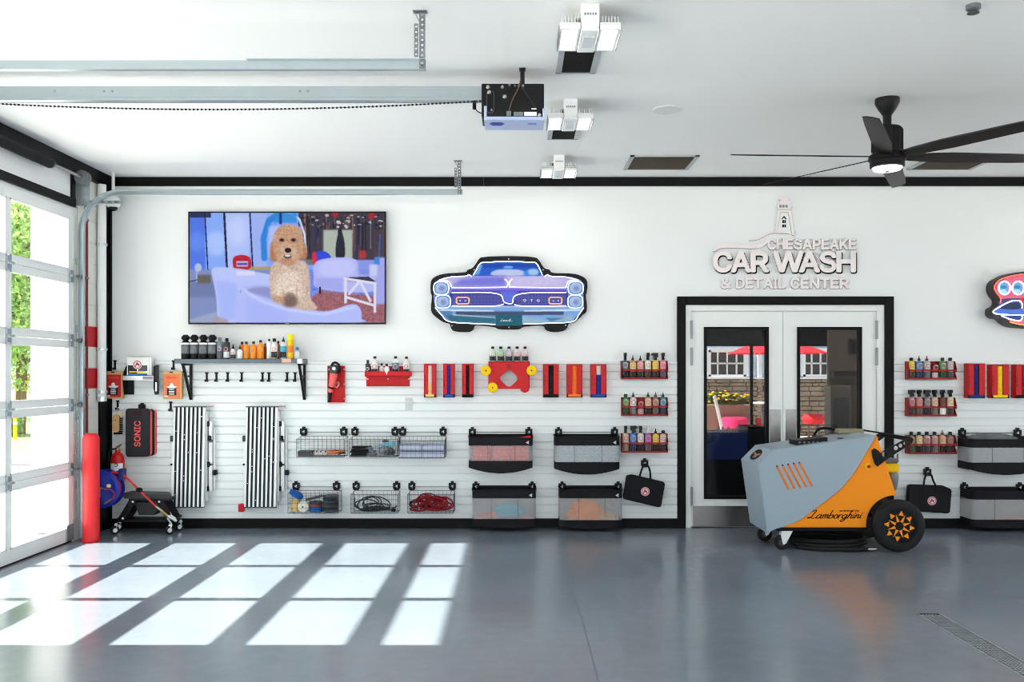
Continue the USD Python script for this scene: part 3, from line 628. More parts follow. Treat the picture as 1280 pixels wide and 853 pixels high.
t.part('sill', MB().box(wx(820, Yb), wx(1120, Yb), Yb - .18, Yb, wz(474, Yb), wz(472, Yb)), M_white, False)
t.part('downpipe', MB().box(wx(946, Yb), wx(951, Yb), Yb - .1, Yb, 0, 4), M_white, False)
Yu = 10.2; ux = wx(970, Yu); uz = wz(442, Yu)
t = thing('patio_umbrella', 'red patio umbrella beyond the double door', 'umbrella', (ux, Yu, 0)); rr = wx(1034, Yu) - ux
cn = [(rr * math.cos(k * math.pi / 4 + .2), rr * math.sin(k * math.pi / 4 + .2)) for k in range(8)]
M_umb = mat('umbrella_red', (226, 44, 56), .8)
for k in range(8):
    a, b = cn[k], cn[(k + 1) % 8]; m = MB(); p0 = np.array([ux, Yu, uz + .42]); p1 = np.array([ux + a[0], Yu + a[1], uz]); p2 = np.array([ux + b[0], Yu + b[1], uz]); dz = np.array([0, 0, -.006])
    m.add([p0, p1, p2, p0 + dz, p1 + dz, p2 + dz], [(0, 1, 2), (5, 4, 3), (0, 3, 4), (0, 4, 1), (1, 4, 5), (1, 5, 2), (2, 5, 3), (2, 3, 0)]); t.part('canopy_panel', m, M_umb, False)
    t.part('rib', MB().bar(p0 + dz * 3, p1 + dz * 3, .012, .012), M_white, False)
t.part('pole', MB().cyl((ux, Yu, .05), (ux, Yu, uz + .45), .022, n=10), M_white); t.part('base', MB().lathe([(.25, -.01), (.25, .06), (.05, .1)], (ux, Yu, 0), 'z', 20), M_dgrey)
Yp = 11.6
t = thing('flower_planter', 'stone planter of yellow flowers under the far windows', 'planter', (wx(908, Yp), Yp, 0))
t.part('trough', MB().box(wx(876, Yp), wx(936, Yp), Yp - .25, Yp + .25, -.01, wz(505, Yp), .03), M_stone, False)
t.part('leaves', foliage((wx(906, Yp), Yp, wz(502, Yp)), (.6, .25, .18), 2500, 12, .05), mat('planter_leaf', (96, 112, 60), .8), False, kind='stuff')
fm = MB(); r_ = np.random.default_rng(2)
for q in r_.normal(size=(70, 3)) * (.25, .12, .06): fm.ball(np.array([wx(906, Yp), Yp - .1, wz(497, Yp)]) + q, .03, 1, (1, 1, .6))
t.part('flowers', fm, M_yellow, True, kind='stuff')
def stool(px0, px1, py0, py1, y, rgb, nm, label):
    x = wx((px0 + px1) / 2, y); r = (wx(px1, y) - wx(px0, y)) / 2; z1, z0 = wz(py0, y), wz(py1, y)
    t = thing('patio_stool', label, 'stool', (x, y, 0)); t.part('seat', MB().lathe([(r * .8, z0), (r * .98, z0 + .08), (r, (z0 + z1) / 2), (r * .95, z1 - .04), (r * .8, z1), (.001, z1 + .01)], (x, y, 0), 'z', 24), mat(nm, rgb, .6))
    l = MB()
    for k in range(4): a = k * math.pi / 2 + .5; l.cyl((x + r * .6 * math.cos(a), y + r * .6 * math.sin(a), -.01), (x + r * .6 * math.cos(a), y + r * .6 * math.sin(a), z0 + .02), .02, n=8)
    t.part('legs', l, M_dgrey)
stool(900, 936, 522, 541, 11.0, (226, 42, 100), 'stool_pink', 'pink round patio stool seen through the left door pane')
stool(944, 962, 523, 534, 11.6, (228, 60, 66), 'stool_red', 'red round patio stool behind the door meeting stile')
stool(1003, 1031, 518, 530, 10.6, (222, 44, 54), 'stool_crimson', 'crimson round patio stool seen through the right door pane')
t = thing('patio_table', 'pale round patio table beyond the left door pane', 'table', (wx(952, 11), 11, 0)); x = wx(954, 11)
t.part('top', MB().cyl((x, 11, wz(503, 11) - .03), (x, 11, wz(503, 11)), .28, n=24), M_paper); t.part('leg', MB().cyl((x, 11, -.01), (x, 11, wz(503, 11) - .03), .03, n=10), M_dgrey)
t = thing('paddle_board_sign', 'slim white A-board leaning beside the pink stool', 'sign', (wx(900, 10.4), 10.4, 0))
t.part('board', MB().bar(W(907, 541, 10.4) * (1, 1, 0) + (0, 0, -.005), W(893, 495, 10.4), .06, .03, up=(0, 1, 0)), M_paper, False)
t = thing('storage_cabinet', 'beige cabinet with a grey door seen through the right door pane', 'cabinet', (wx(1051, YW), YW - .3, 0)); yc_ = YW - .3
t.part('body', MB().box(wx(1038.5, yc_), wx(1064, yc_), yc_, YW, 0, wz(482, yc_), .012), mat('cabinet_beige', (176, 168, 158), .5), False)
t.part('door', MB().prism(rrect(wx(1042, yc_), wx(1061, yc_), wz(640, yc_), wz(497, yc_), .05), yc_ + .002, .012), mat('cabinet_grey', (120, 120, 126), .45), False); t.part('handle', MB().box(wx(1058, yc_), wx(1059, yc_), yc_ - .03, yc_, wz(540, yc_), wz(528, yc_)), M_steel, False)
t = thing('switch_box', 'dark switch box high on the dim wall behind the right door pane', 'switch box', tuple(W(1065, 434, YW))); t.part('case', MB().box(wx(1060, YW), wx(1073, YW), YW - .08, YW, wz(443, YW), wz(424, YW), .006), M_dgrey, False); t.part('cover', MB().box(wx(1062, YW), wx(1071, YW), YW - .088, YW - .08, wz(441, YW), wz(426, YW), .003), M_black2, False)
t = thing('wall_ledge', 'dark ledge along the dim wall behind the right door pane', 'shelf', tuple(W(1060, 470, YW))); t.part('board', MB().box(wx(1038, YW), wx(1085, YW), YW - .14, YW, wz(473, YW), wz(464, YW), .006), mat('ledge_brown', (66, 48, 44), .5), False); t.part('edge_strip', MB().box(wx(1038, YW), wx(1085, YW), YW - .148, YW - .14, wz(473, YW), wz(470.5, YW)), M_grey, False)
Yk = 2.2
t = thing('reception_desk', 'dark blue counter with standing grey letters behind the left door pane', 'desk', (wx(915, Yk), Yk, 0))
t.part('carcass', MB().box(wx(850, Yk), wx(960, Yk), Yk, Yk + .5, 0, wz(575, Yk)), M_black, False)
t.part('front_panel', MB().box(wx(850, Yk), wx(934, Yk), Yk - .02, Yk + .5, wz(575, Yk), wz(541, Yk), .004), mat('navy_panel', (36, 62, 150), .4), False)
t.part('side_panel', MB().box(wx(935, Yk), wx(958, Yk), Yk - .01, Yk + .5, wz(640, Yk), wz(534, Yk), .004), M_black2, False)
tx = MB(); xa, xb = wx(893, Yk), wx(924, Yk)
put_text(tx, 'AMet', wz(533.5, Yk) - wz(540, Yk), xa, wz(540.5, Yk), Yk + .04, .03, width=xb - xa, shear=.15); tx.box(wx(885, Yk), wx(924, Yk), Yk + .01, Yk + .04, wz(541.2, Yk), wz(540, Yk))
t.part('lettering', tx, mat('letter_grey', (238, 237, 234), .5), False)

# ------------------------------------------------------------------ painted prints (colours per vertex, no images)
def canvas(w, h): yy, xx = np.mgrid[0:h, 0:w]; return np.zeros((h, w, 3)), xx, yy
class Paint:
    """colours worked out on a grid, later the vertex colours of a flat print. box: the drawing's own coordinates"""
    def __init__(s, w, h, bx):
        s.w, s.h, s.b = w, h, bx
        s.x, s.y = np.meshgrid(np.linspace(bx[0], bx[2], w), np.linspace(bx[1], bx[3], h)); s.c = np.zeros((h, w, 3)); s.k = w / (bx[2] - bx[0])
    def put(s, m, col, a=1.0, blur=0.0):
        m = m.astype(float)
        if blur: m = gaussian_filter(m, blur * s.k)
        m = (m * a)[..., None]; col = np.asarray(col, float); s.c = s.c * (1 - m) + col * m; return s
    def poly(s, pts, col, a=1.0, blur=.6): return s.put(shapely.contains_xy(Polygon(pts).buffer(0), s.x, s.y), col, a, blur)
    def smooth(s, pts, col, a=1.0, blur=.6): return s.poly(spline(pts, 8, True), col, a, blur)
    def rect(s, x0, y0, x1, y1, col, a=1.0, blur=.6): return s.put((s.x > x0) & (s.x < x1) & (s.y > y0) & (s.y < y1), col, a, blur)
    def ell(s, cx, cy, rx, ry, col, a=1.0, blur=.6): return s.put(((s.x - cx) / rx) ** 2 + ((s.y - cy) / ry) ** 2 < 1, col, a, blur)
    def line(s, pts, w, col, a=1.0, blur=.5): return s.put(shapely.contains_xy(LineString(pts).buffer(w / 2), s.x, s.y), col, a, blur)
    def noise(s, amp, sc, seed=0, mask=None):
        n = meshkit.fbm(np.stack([s.x / sc, s.y / sc, np.full_like(s.x, seed)], -1), 3, seed) - .5
        s.c = np.clip(s.c * (1 + amp * 2 * (n if mask is None else n * mask))[..., None], 0, 255); return s
def print_mesh(parent, name, pt, to_world, material, keep=None, label=None):
    """the grid as a thin sheet; keep: polygon in drawing coordinates that cuts it out"""
    w, h = pt.w, pt.h; idx = np.arange(w * h).reshape(h, w)
    q = np.stack([idx[:-1, :-1], idx[1:, :-1], idx[1:, 1:], idx[:-1, 1:]], -1).reshape(-1, 4)
    if keep is not None:
        cx = (pt.x[:-1, :-1] + pt.x[1:, 1:]) / 2; cy = (pt.y[:-1, :-1] + pt.y[1:, 1:]) / 2
        q = q[shapely.contains_xy(keep, cx, cy).ravel()]
    used, inv = np.unique(q, return_inverse=True); q = inv.reshape(-1, 4)
    v = to_world(pt.x.ravel()[used], pt.y.ravel()[used]) - parent.o
    f = np.vstack([q[:, [0, 1, 2]], q[:, [0, 2, 3]]])
    path = parent.path + '/' + numbered(parent.path, name); m = usdkit.mesh(stage, path, (v, f), material)
    pv = UsdGeom.PrimvarsAPI(m).CreatePrimvar('print', Sdf.ValueTypeNames.Color3fArray, 'vertex'); pv.Set(Vt.Vec3fArray.FromNumpy(lin(np.clip(pt.c.reshape(-1, 3)[used], 0, 255)).astype(np.float32)))
    cd(m.GetPrim(), label=label); return m

# television with the picture it shows
YT = -.075
t = thing('television', 'large wall-mounted television showing a curly dog in a white armchair', 'television', (wx(359), 0, wz(405)))
tx0, tx1, tz0, tz1 = wx(235.3, YT), wx(482.3, YT), wz(405.6, YT), wz(264.6, YT)
t.part('bezel', MB().prism(sbox(tx0, tz0, tx1, tz1).difference(sbox(tx0 + .012, tz0 + .016, tx1 - .012, tz1 - .012)), YT + .02, .022), M_black2, False)
t.part('back', MB().box(tx0 + .003, tx1 - .003, YT + .012, YT + .03, tz0 + .003, tz1 - .003).box(tx0 + .25, tx1 - .25, YT + .03, -.03, tz0 + .12, tz1 - .25, .01), M_black2, False)
t.part('wall_mount', MB().box(tx0 + .5, tx1 - .5, -.032, 0, tz0 + .3, tz1 - .35), M_dgrey, False)
t.part('badge', MB().box((tx0 + tx1) / 2 - .02, (tx0 + tx1) / 2 + .02, YT - .003, YT, tz0 + .004, tz0 + .010), M_grey, False)
B = Paint(520, 296, (78, 74, 1192, 706)); R = B.rect
B.c[:] = (128, 150, 226)
R(70, 70, 1200, 400, (150, 172, 240)); 
for a, b, c in ((70, 170, (96, 132, 226)), (176, 275, (150, 180, 246)), (285, 420, (186, 200, 246)), (428, 520, (170, 186, 240))): R(a, 78, b, 400, c, 1, 3)
B.ell(230, 250, 60, 70, (196, 214, 252), .7, 14); B.ell(120, 240, 40, 60, (120, 160, 244), .7, 14); B.ell(350, 180, 50, 80, (214, 222, 250), .6, 16)
R(78, 70, 200, 100, (40, 46, 70), .9, 2)
for x, w in ((170, 7), (280, 12), (427, 8)): B.line([(x - 5, 74), (x + 12, 400)], w, (26, 30, 50), .95, 1)
R(700, 70, 1200, 345, (74, 66, 64), 1, 3)
r_ = random.Random(11)
for k in range(46):
    x = r_.uniform(705, 1195); B.line([(x, 80 + r_.uniform(0, 60)), (x + r_.uniform(-6, 6), r_.uniform(150, 340))], r_.uniform(3, 10), r_.choice([(36, 30, 32), (118, 96, 80), (168, 150, 130), (40, 52, 84), (20, 18, 22), (150, 84, 66)]), .8, 1.2)
for k in range(60): B.ell(r_.uniform(720, 1190), r_.uniform(80, 160), r_.uniform(4, 13), r_.uniform(3, 8), r_.choice([(214, 208, 178), (226, 226, 226), (120, 100, 70), (40, 34, 34)]), .85, 1.5)
R(842, 172, 1008, 340, (196, 202, 178), .92, 4); B.smooth([(936, 170), (960, 230), (962, 330), (916, 332), (915, 250)], (36, 36, 44), .95, 2); B.ell(936, 182, 12, 20, (40, 38, 40), 1, 2)
R(1130, 170, 1198, 330, (96, 74, 62), .8, 4); B.line([(1165, 200), (1160, 350)], 8, (60, 110, 190), .8)
for x, y in ((910, 78), (1118, 92)): B.ell(x, y, 20, 22, (184, 48, 44), .9, 4)
B.line([(505, 335), (500, 220), (530, 120), (600, 70)], 34, (52, 140, 212), .95, 3); B.line([(640, 70), (705, 110), (735, 200), (742, 300)], 12, (226, 236, 250), .95, 2); R(560, 74, 690, 130, (60, 150, 214), .9, 4); R(590, 74, 604, 140, (24, 60, 110), .9, 2)
R(528, 150, 720, 330, (190, 200, 238), .9, 6)
R(420, 384, 545, 402, (190, 168, 70), .9, 2); R(740, 340, 800, 372, (120, 112, 70), .8, 3)
R(70, 400, 545, 710, (142, 154, 190), 1, 5); R(70, 470, 230, 560, (120, 130, 160), .8, 8); B.poly([(76, 690), (240, 640), (300, 710), (76, 710)], (168, 176, 196), .9, 4); R(120, 430, 200, 480, (110, 104, 70), .9, 5)
B.ell(127, 388, 20, 24, (200, 206, 226), .9, 2); B.line([(118, 400), (118, 470)], 10, (180, 190, 226), .9); B.line([(76, 470), (120, 460)], 6, (60, 60, 80))
B.smooth([(330, 330), (380, 316), (424, 335), (428, 385), (400, 404), (340, 402), (326, 375)], (196, 40, 44), 1, 1.5); R(346, 352, 412, 384, (206, 196, 226), .95, 2); R(350, 362, 408, 376, (70, 70, 150), .8, 1.5)
B.smooth([(785, 330), (800, 302), (850, 296), (884, 325), (870, 352), (800, 362)], (52, 84, 214), 1, 2); B.smooth([(778, 310), (798, 300), (806, 356), (784, 364)], (220, 50, 70), 1, 2)
B.poly([(770, 560), (830, 520), (1195, 560), (1195, 706), (760, 706)], (166, 108, 100), 1, 4); m_ = (B.y > 510) & (B.x > 760); B.noise(.25, 6, 3, m_)
B.smooth([(785, 385), (820, 345), (930, 330), (1030, 345), (1052, 420), (1140, 440), (1140, 520), (960, 530), (800, 500), (788, 440)], (192, 192, 240), 1, 2); B.smooth([(830, 360), (930, 345), (1010, 360), (1000, 430), (880, 440), (820, 420)], (206, 206, 248), .8, 6)
B.poly([(792, 450), (950, 450), (950, 528), (800, 500)], (176, 178, 236), .9, 3); R(818, 500, 828, 540, (60, 40, 50)); R(1140, 330, 1198, 600, (176, 176, 230), 1, 4); R(1040, 350, 1140, 440, (150, 156, 220), .7, 5)
R(1044, 290, 1086, 338, (196, 60, 50), .9, 3); R(1132, 330, 1164, 372, (70, 140, 214), .9, 2); R(1104, 370, 1150, 440, (214, 214, 244), .9, 4)
B.poly([(958, 446), (1100, 440), (1142, 470), (1142, 486), (958, 462)], (70, 66, 80)); 
for a in ([(968, 450), (968, 588)], [(1136, 478), (1136, 642)], [(975, 560), (1130, 606)], [(990, 540), (1050, 466)], [(1050, 466), (1110, 580)], [(962, 452), (1140, 480)]): B.line(a, 15, (226, 222, 236), 1, 1)
B.smooth([(205, 400), (260, 385), (400, 400), (440, 410), (560, 440), (560, 500), (380, 510), (370, 690), (250, 690), (230, 560), (212, 460)], (196, 204, 248), 1, 2); B.poly([(340, 410), (445, 408), (450, 432), (350, 436)], (226, 222, 246), .9, 3); B.poly([(225, 460), (350, 480), (362, 688), (252, 686)], (178, 190, 246), .9, 8)
R(368, 520, 396, 704, (40, 40, 60), .95, 2); B.poly([(230, 670), (300, 690), (300, 706), (200, 706)], (190, 160, 150), .8, 4)
B.smooth([(372, 520), (400, 492), (470, 486), (560, 490), (580, 560), (690, 606), (850, 640), (1000, 600), (1050, 620), (1060, 680), (1030, 706), (390, 720)], (190, 196, 246), 1, 2)
B.smooth([(400, 520), (470, 500), (550, 510), (560, 570), (450, 540)], (150, 150, 190), .8, 6); B.line([(392, 520), (480, 580), (640, 632), (840, 660), (1020, 616)], 12, (222, 226, 255), .7, 5); B.poly([(400, 560), (640, 660), (660, 710), (410, 710)], (176, 186, 246), .6, 14)
B.c = np.clip((B.c / 255.0) ** (1.2, 1.2, 1.0) * 255 * (1.0, 1.02, 1.02), 0, 255)
body = [(540, 400), (580, 350), (690, 345), (745, 370), (765, 450), (768, 560), (806, 626), (700, 630), (660, 590), (610, 590), (552, 572), (536, 500)]
B.smooth(body, (206, 182, 164), 1, 3); B.smooth([(590, 420), (690, 420), (720, 560), (690, 600), (580, 580), (560, 500)], (236, 218, 206), .8, 14); B.smooth([(600, 560), (690, 560), (690, 610), (620, 612)], (140, 108, 96), .8, 8); B.smooth([(552, 550), (620, 560), (618, 596), (560, 586)], (190, 150, 124), .9, 5)
m_ = gaussian_filter(shapely.contains_xy(Polygon(spline(body, 8, True)).buffer(0), B.x, B.y).astype(float), 2); B.noise(.26, 5.0, 21, m_)
B.smooth([(548, 240), (536, 300), (545, 350), (590, 335), (590, 220)], (178, 122, 86), 1, 4); B.smooth([(720, 220), (748, 290), (742, 340), (705, 330), (700, 230)], (178, 122, 86), 1, 4)
B.smooth([(560, 200), (600, 150), (660, 142), (715, 175), (728, 260), (715, 330), (670, 372), (610, 370), (570, 335), (556, 260)], (196, 152, 122), 1, 3); B.ell(645, 315, 52, 50, (214, 180, 152), .8, 10); B.ell(640, 350, 40, 22, (170, 118, 92), .6, 8)
m_ = gaussian_filter(((B.x - 642) / 100) ** 2 + ((B.y - 258) / 122) ** 2 < 1, 2.0, output=float); B.noise(.24, 5.0, 31, m_)
r_ = random.Random(5)
def curls(n, pick, tones):
    for k in range(n):
        x, y = pick(); r0, r1 = r_.uniform(4, 8), r_.uniform(3.5, 7); d = ((B.x - x) / r0) ** 2 + ((B.y - y) / r1) ** 2
        B.put((d < 1) & (d > .35) & (B.y > y - r1 * r_.uniform(0, .8)), r_.choice(tones), r_.uniform(.25, .6), 0)
curls(170, lambda: (642 + 92 * r_.uniform(-1, 1) * r_.uniform(.4, 1), 250 + 108 * r_.uniform(-1, 1) * r_.uniform(.4, 1)), [(140, 92, 64), (226, 186, 150), (236, 204, 172), (120, 78, 56)])
curls(190, lambda: (650 + 108 * r_.uniform(-1, 1), 470 + 118 * r_.uniform(-1, 1)), [(168, 132, 108), (246, 232, 220), (240, 222, 206), (190, 150, 124)])
B.line([(612, 520), (618, 606)], 7, (150, 116, 96), .6, 4); B.line([(690, 500), (684, 606)], 7, (150, 116, 96), .6, 4); B.smooth([(628, 540), (676, 540), (680, 606), (626, 606)], (96, 74, 70), .6, 5)
for x in (604, 670): B.ell(x, 230, 15, 11, (70, 40, 34), .95, 2); B.ell(x, 230, 6, 6, (16, 10, 10))
B.ell(640, 290, 19, 14, (26, 20, 22), 1, 1.5); B.ell(638, 325, 22, 11, (60, 36, 36), .9, 2); B.ell(638, 321, 17, 6, (232, 226, 232), 1, 1.5)
fx_, fz_ = (tx1 - tx0 - .024) / 1114, (tz1 - tz0 - .028) / 632
print_mesh(t, 'screen', B, lambda x, y: np.stack([tx0 + .012 + (x - 78) * fx_, np.full(len(x), YT + .004), tz1 - .012 - (y - 74) * fz_], 1), attr_mat('tv_picture', 2.65, .2), label='lit screen with a curly tan dog, white armchairs and bags')

# neon car sign
YS = -.07
t = thing('neon_car_sign', 'neon sign shaped like the blue front of a classic car', 'neon sign', (wx(636), 0, wz(420)))
q = lambda x, y, Y=YS: np.array([wx(520 + x / 5.333, Y), Y, wz(300 + y / 5.333, Y)])
def zpoly(pts, Y=YS): return Polygon([(q(x, y, Y)[0], q(x, y, Y)[2]) for x, y in pts]).buffer(0)
outer = spline([(97, 300), (106, 265), (140, 240), (200, 225), (325, 216), (345, 200), (382, 182), (424, 124), (450, 115), (520, 110), (618, 108), (720, 110), (790, 117), (815, 130), (852, 185), (890, 200), (915, 220), (1040, 225), (1100, 240), (1135, 265), (1142, 300), (1138, 350), (1132, 372), (1140, 440), (1135, 480), (1112, 500), (1062, 546), (1018, 560), (1010, 582), (985, 606), (920, 615), (868, 602), (840, 572), (720, 580), (690, 595), (620, 598), (550, 595), (520, 582), (402, 570), (380, 600), (345, 615), (260, 610), (235, 592), (222, 560), (175, 545), (112, 495), (100, 450), (106, 380), (98, 350)], 5, True)
t.part('backing', MB().prism(zpoly(outer), YS + .03, .03), M_black2, False)
t.part('standoff', MB().cyl(q(350, 300) + (0, .03, 0), q(350, 300) * (1, 0, 1), .012, n=10).cyl(q(890, 300) + (0, .03, 0), q(890, 300) * (1, 0, 1), .012, n=10), M_steel)
face = [(128, 300), (140, 272), (190, 250), (330, 243), (372, 236), (430, 152), (618, 142), (800, 152), (848, 236), (900, 243), (1040, 248), (1098, 270), (1122, 300), (1116, 360), (1120, 450), (1042, 545), (715, 562), (700, 572), (540, 572), (528, 562), (215, 548), (128, 460), (116, 380)]
C = Paint(560, 250, (100, 120, 1140, 585)); C.c[:] = (120, 130, 214)
C.poly([(372, 240), (430, 150), (800, 150), (850, 240)], (28, 92, 200)); C.poly([(430, 160), (800, 160), (815, 185), (415, 185)], (20, 60, 160), .8, 4)
C.smooth([(500, 220), (540, 200), (620, 196), (700, 202), (725, 222), (700, 238), (520, 238)], (206, 212, 240), .9, 3); C.ell(615, 182, 34, 9, (120, 180, 250), .9, 3); C.poly([(425, 165), (445, 165), (420, 230), (390, 236)], (120, 180, 236), .8, 3); C.ell(780, 215, 40, 22, (200, 226, 250), .8, 5); C.ell(735, 222, 20, 16, (60, 150, 236), .8, 3)
C.poly([(130, 300), (150, 255), (330, 243), (900, 243), (1090, 262), (1120, 320), (1000, 318), (235, 318)], (190, 182, 232), 1, 3); C.poly([(240, 300), (300, 262), (420, 245), (600, 245), (600, 312), (240, 312)], (96, 96, 216), .75, 12); C.poly([(640, 250), (900, 246), (1000, 300), (640, 312)], (206, 196, 236), .8, 10)
C.rect(235, 318, 1002, 352, (104, 90, 206), 1, 2); C.rect(235, 320, 1002, 330, (160, 150, 236), .7, 2)
C.rect(225, 352, 1012, 440, (52, 56, 140), 1, 2); C.poly([(560, 350), (680, 350), (650, 420), (595, 420)], (92, 110, 226), 1, 3)
gx = ((np.floor((C.x + C.y) / 7) + np.floor((C.x - C.y) / 7)) % 2 > 0) & (C.y > 362) & (C.y < 436) & (((C.x > 240) & (C.x < 576)) | ((C.x > 664) & (C.x < 1000))); C.put(gx, (112, 112, 190), .75, .6)
C.rect(225, 440, 1012, 470, (176, 196, 246), 1, 3); C.poly([(128, 455), (240, 450), (1000, 450), (1120, 452), (1045, 546), (715, 562), (530, 562), (215, 548)], (120, 168, 222), 1, 3); C.poly([(265, 478), (985, 478), (985, 500), (265, 505)], (54, 58, 90), .85, 3); C.poly([(190, 500), (530, 510), (530, 555), (230, 545)], (44, 104, 128), .8, 5); C.poly([(700, 510), (890, 540), (1040, 500), (1040, 540), (715, 558)], (170, 190, 196), .7, 8); C.poly([(860, 520), (900, 545), (1000, 520)], (40, 90, 110), .6, 4)
C.poly([(150, 470), (240, 470), (250, 520), (200, 530)], (70, 110, 160), .7, 6); C.line([(250, 500), (530, 520)], 8, (220, 236, 250), .8, 2)
C.rect(530, 498, 708, 572, (20, 92, 112), 1, 2)
for cx_, cy_ in ((168, 320), (178, 412), (1065, 320), (1063, 412)): C.ell(cx_, cy_, 58, 52, (90, 150, 200), 1, 2); C.ell(cx_, cy_, 40, 36, (176, 196, 236), 1, 3); C.ell(cx_ + 4, cy_ + 4, 22, 20, (120, 136, 190), .8, 5)
C.poly([(215, 505), (530, 520), (530, 560), (225, 546)], (30, 96, 116), .6, 5); C.poly([(150, 462), (520, 470), (520, 478), (160, 474)], (236, 244, 255), .8, 2); C.poly([(720, 470), (1100, 462), (1090, 474), (720, 478)], (236, 244, 255), .8, 2); C.line([(240, 345), (560, 345)], 5, (30, 30, 80), .8, 2); C.line([(680, 345), (1000, 345)], 5, (30, 30, 80), .8, 2)
C.noise(.05, 10, 5)
print_mesh(t, 'printed_face', C, lambda x, y: np.array([q(a, b, YS - .001) for a, b in zip(x, y)]), attr_mat('sign_print', 2.7, .3), Polygon(spline(face, 1, True)), label='printed blue car front')
def neon(name, pts, m, closed=False, r=.0052, n=5, sm=True):
    p = spline(pts, n, closed) if sm else np.array(pts, float)
    t.part(name, MB().tube([q(x, y, YS - .014) for x, y in p], r, 7, closed), m)
neon('neon_tube', [(382, 236), (400, 205), (428, 158), (470, 150), (618, 143), (765, 150), (802, 156), (828, 200), (842, 236)], M_neonw)
neon('neon_tube', [(236, 318), (420, 318), (590, 316), (606, 312), (612, 285), (590, 260)], M_neonw); neon('neon_tube', [(1000, 318), (820, 318), (640, 316), (626, 312), (622, 285), (640, 260)], M_neonw)
neon('neon_tube', [(238, 352), (430, 350), (520, 356), (570, 372), (588, 415), (640, 424), (652, 380), (700, 360), (800, 352), (1000, 352)], M_neonw)
neon('neon_tube', [(240, 440), (420, 442), (540, 440), (586, 428)], M_neonw); neon('neon_tube', [(1000, 440), (800, 442), (690, 440), (655, 430)], M_neonw)
neon('neon_tube', [(128, 452), (170, 500), (222, 545), (380, 558), (530, 564)], M_neonw); neon('neon_tube', [(1118, 452), (1085, 500), (1042, 546), (880, 556), (716, 562)], M_neonw)
neon('neon_tube', [(155, 268), (240, 246), (330, 242), (352, 232), (372, 246)], M_neonw); neon('neon_tube', [(1080, 268), (1000, 248), (900, 243), (878, 232), (858, 246)], M_neonw)
neon('neon_tube', [(150, 270), (215, 276), (238, 316)], M_neonw); neon('neon_tube', [(1085, 270), (1018, 276), (1002, 316)], M_neonw)
for cx_, cy_, d in ((168, 322, 0), (180, 412, 0), (1065, 322, 0), (1062, 412, 0)):
    neon('neon_ring', [(cx_ + 50 * math.copysign(abs(math.cos(a)) ** .7, math.cos(a)), cy_ + 44 * math.copysign(abs(math.sin(a)) ** .7, math.sin(a))) for a in np.arange(16) / 16 * 2 * math.pi], M_neonw, True, n=2)
for cx_ in (312, 930): neon('neon_ring', [(cx_ - 34, 385), (cx_ + 28, 385), (cx_ + 42, 395), (cx_ + 40, 418), (cx_ + 28, 426), (cx_ - 34, 426), (cx_ - 42, 405)], M_neono, True, r=.0062)
for x, y in ((618, 128), (388, 200), (848, 200), (240, 572), (998, 570), (620, 583)): t.part('bolt', MB().ball(q(x, y, YS - .002), .006, 1), M_white)
for cx_ in (295, 330, 915, 948): t.part('lamp_print', MB().prism(Point(q(cx_, 406)[0], q(cx_, 406)[2]).buffer(.007, quad_segs=4), YS - .001, .002), mat('lamp_lilac', (206, 196, 236), .4), False)
tb = MB()
for ch, px in (('G', 715), ('T', 762), ('O', 805)):
    a = q(px, 412); put_text(tb, ch, .021, a[0], a[2], YS - .001, .003, width=.029 if ch != 'T' else .026)
t.part('lettering', tb, M_white, False, label='pale lettering on the grille')
def stroke(mb, lines, M, w, yb, tk):
    g = unary_union([LineString(spline(l, 6)).buffer(w / 2, quad_segs=2) for l in lines]); g = affinity.affine_transform(g, M); return mb.prism(g.simplify(.0003), yb, tk)
SCRIPT = {'L': ([[(.25, 1.75), (.55, 2.15), (.8, 1.95), (.62, 1.2), (.4, .35), (.0, .0), (-.15, .2), (.2, .25), (.8, -.02), (1.25, .2)]], 1.25),
    'a': ([[(.8, .8), (.45, 1.0), (.1, .6), (.12, .1), (.42, .02), (.72, .45), (.82, .95)], [(.82, .95), (.72, .3), (.86, .02), (1.1, .2)]], 1.08), 'm': ([[(.05, .9), (.02, 0)], [(.04, .5), (.3, .98), (.46, .8), (.42, 0)], [(.44, .5), (.7, .98), (.86, .8), (.82, .1), (1.05, .1)]], 1.08),
    'b': ([[(.22, 2.1), (.08, .9), (.08, .1), (.4, .0), (.68, .4), (.55, .95), (.2, .75)]], .82), 'o': ([[(.4, 1.0), (.08, .6), (.2, .05), (.5, .02), (.72, .5), (.5, .98), (.38, 1.0)]], .82), 'r': ([[(.1, .95), (.06, 0)], [(.08, .55), (.3, .95), (.58, .85)]], .62),
    'g': ([[(.8, .8), (.45, 1.0), (.1, .6), (.12, .1), (.42, .02), (.72, .45), (.82, .95)], [(.82, .95), (.68, -.4), (.35, -.9), (.05, -.65), (.5, -.2), (1.05, .15)]], 1.05), 'h': ([[(.25, 2.1), (.1, 1.0), (.03, 0)], [(.07, .5), (.33, .98), (.55, .8), (.5, .1), (.78, .1)]], .82), 'i': ([[(.14, .95), (.08, .15), (.32, .1)], [(.2, 1.35), (.22, 1.4)]], .4), 'n': ([[(.08, .95), (.03, 0)], [(.07, .5), (.33, .98), (.55, .8), (.5, .1), (.78, .1)]], .8)}
def script(mb, word, x0, z0, height, width, yb, tk, w=.16, shear=.35):
    tot = sum(SCRIPT[c][1] for c in word); s = width / tot; sz = height / 2.1; x = 0
    for c in word:
        ls = [[(a + x, b) for a, b in l] for l in SCRIPT[c][0]]
        stroke(mb, ls, [s, s * shear, 0, sz, x0, z0], w, yb, tk); x += SCRIPT[c][1]
    return mb
sc = MB(); a = q(562, 545); 
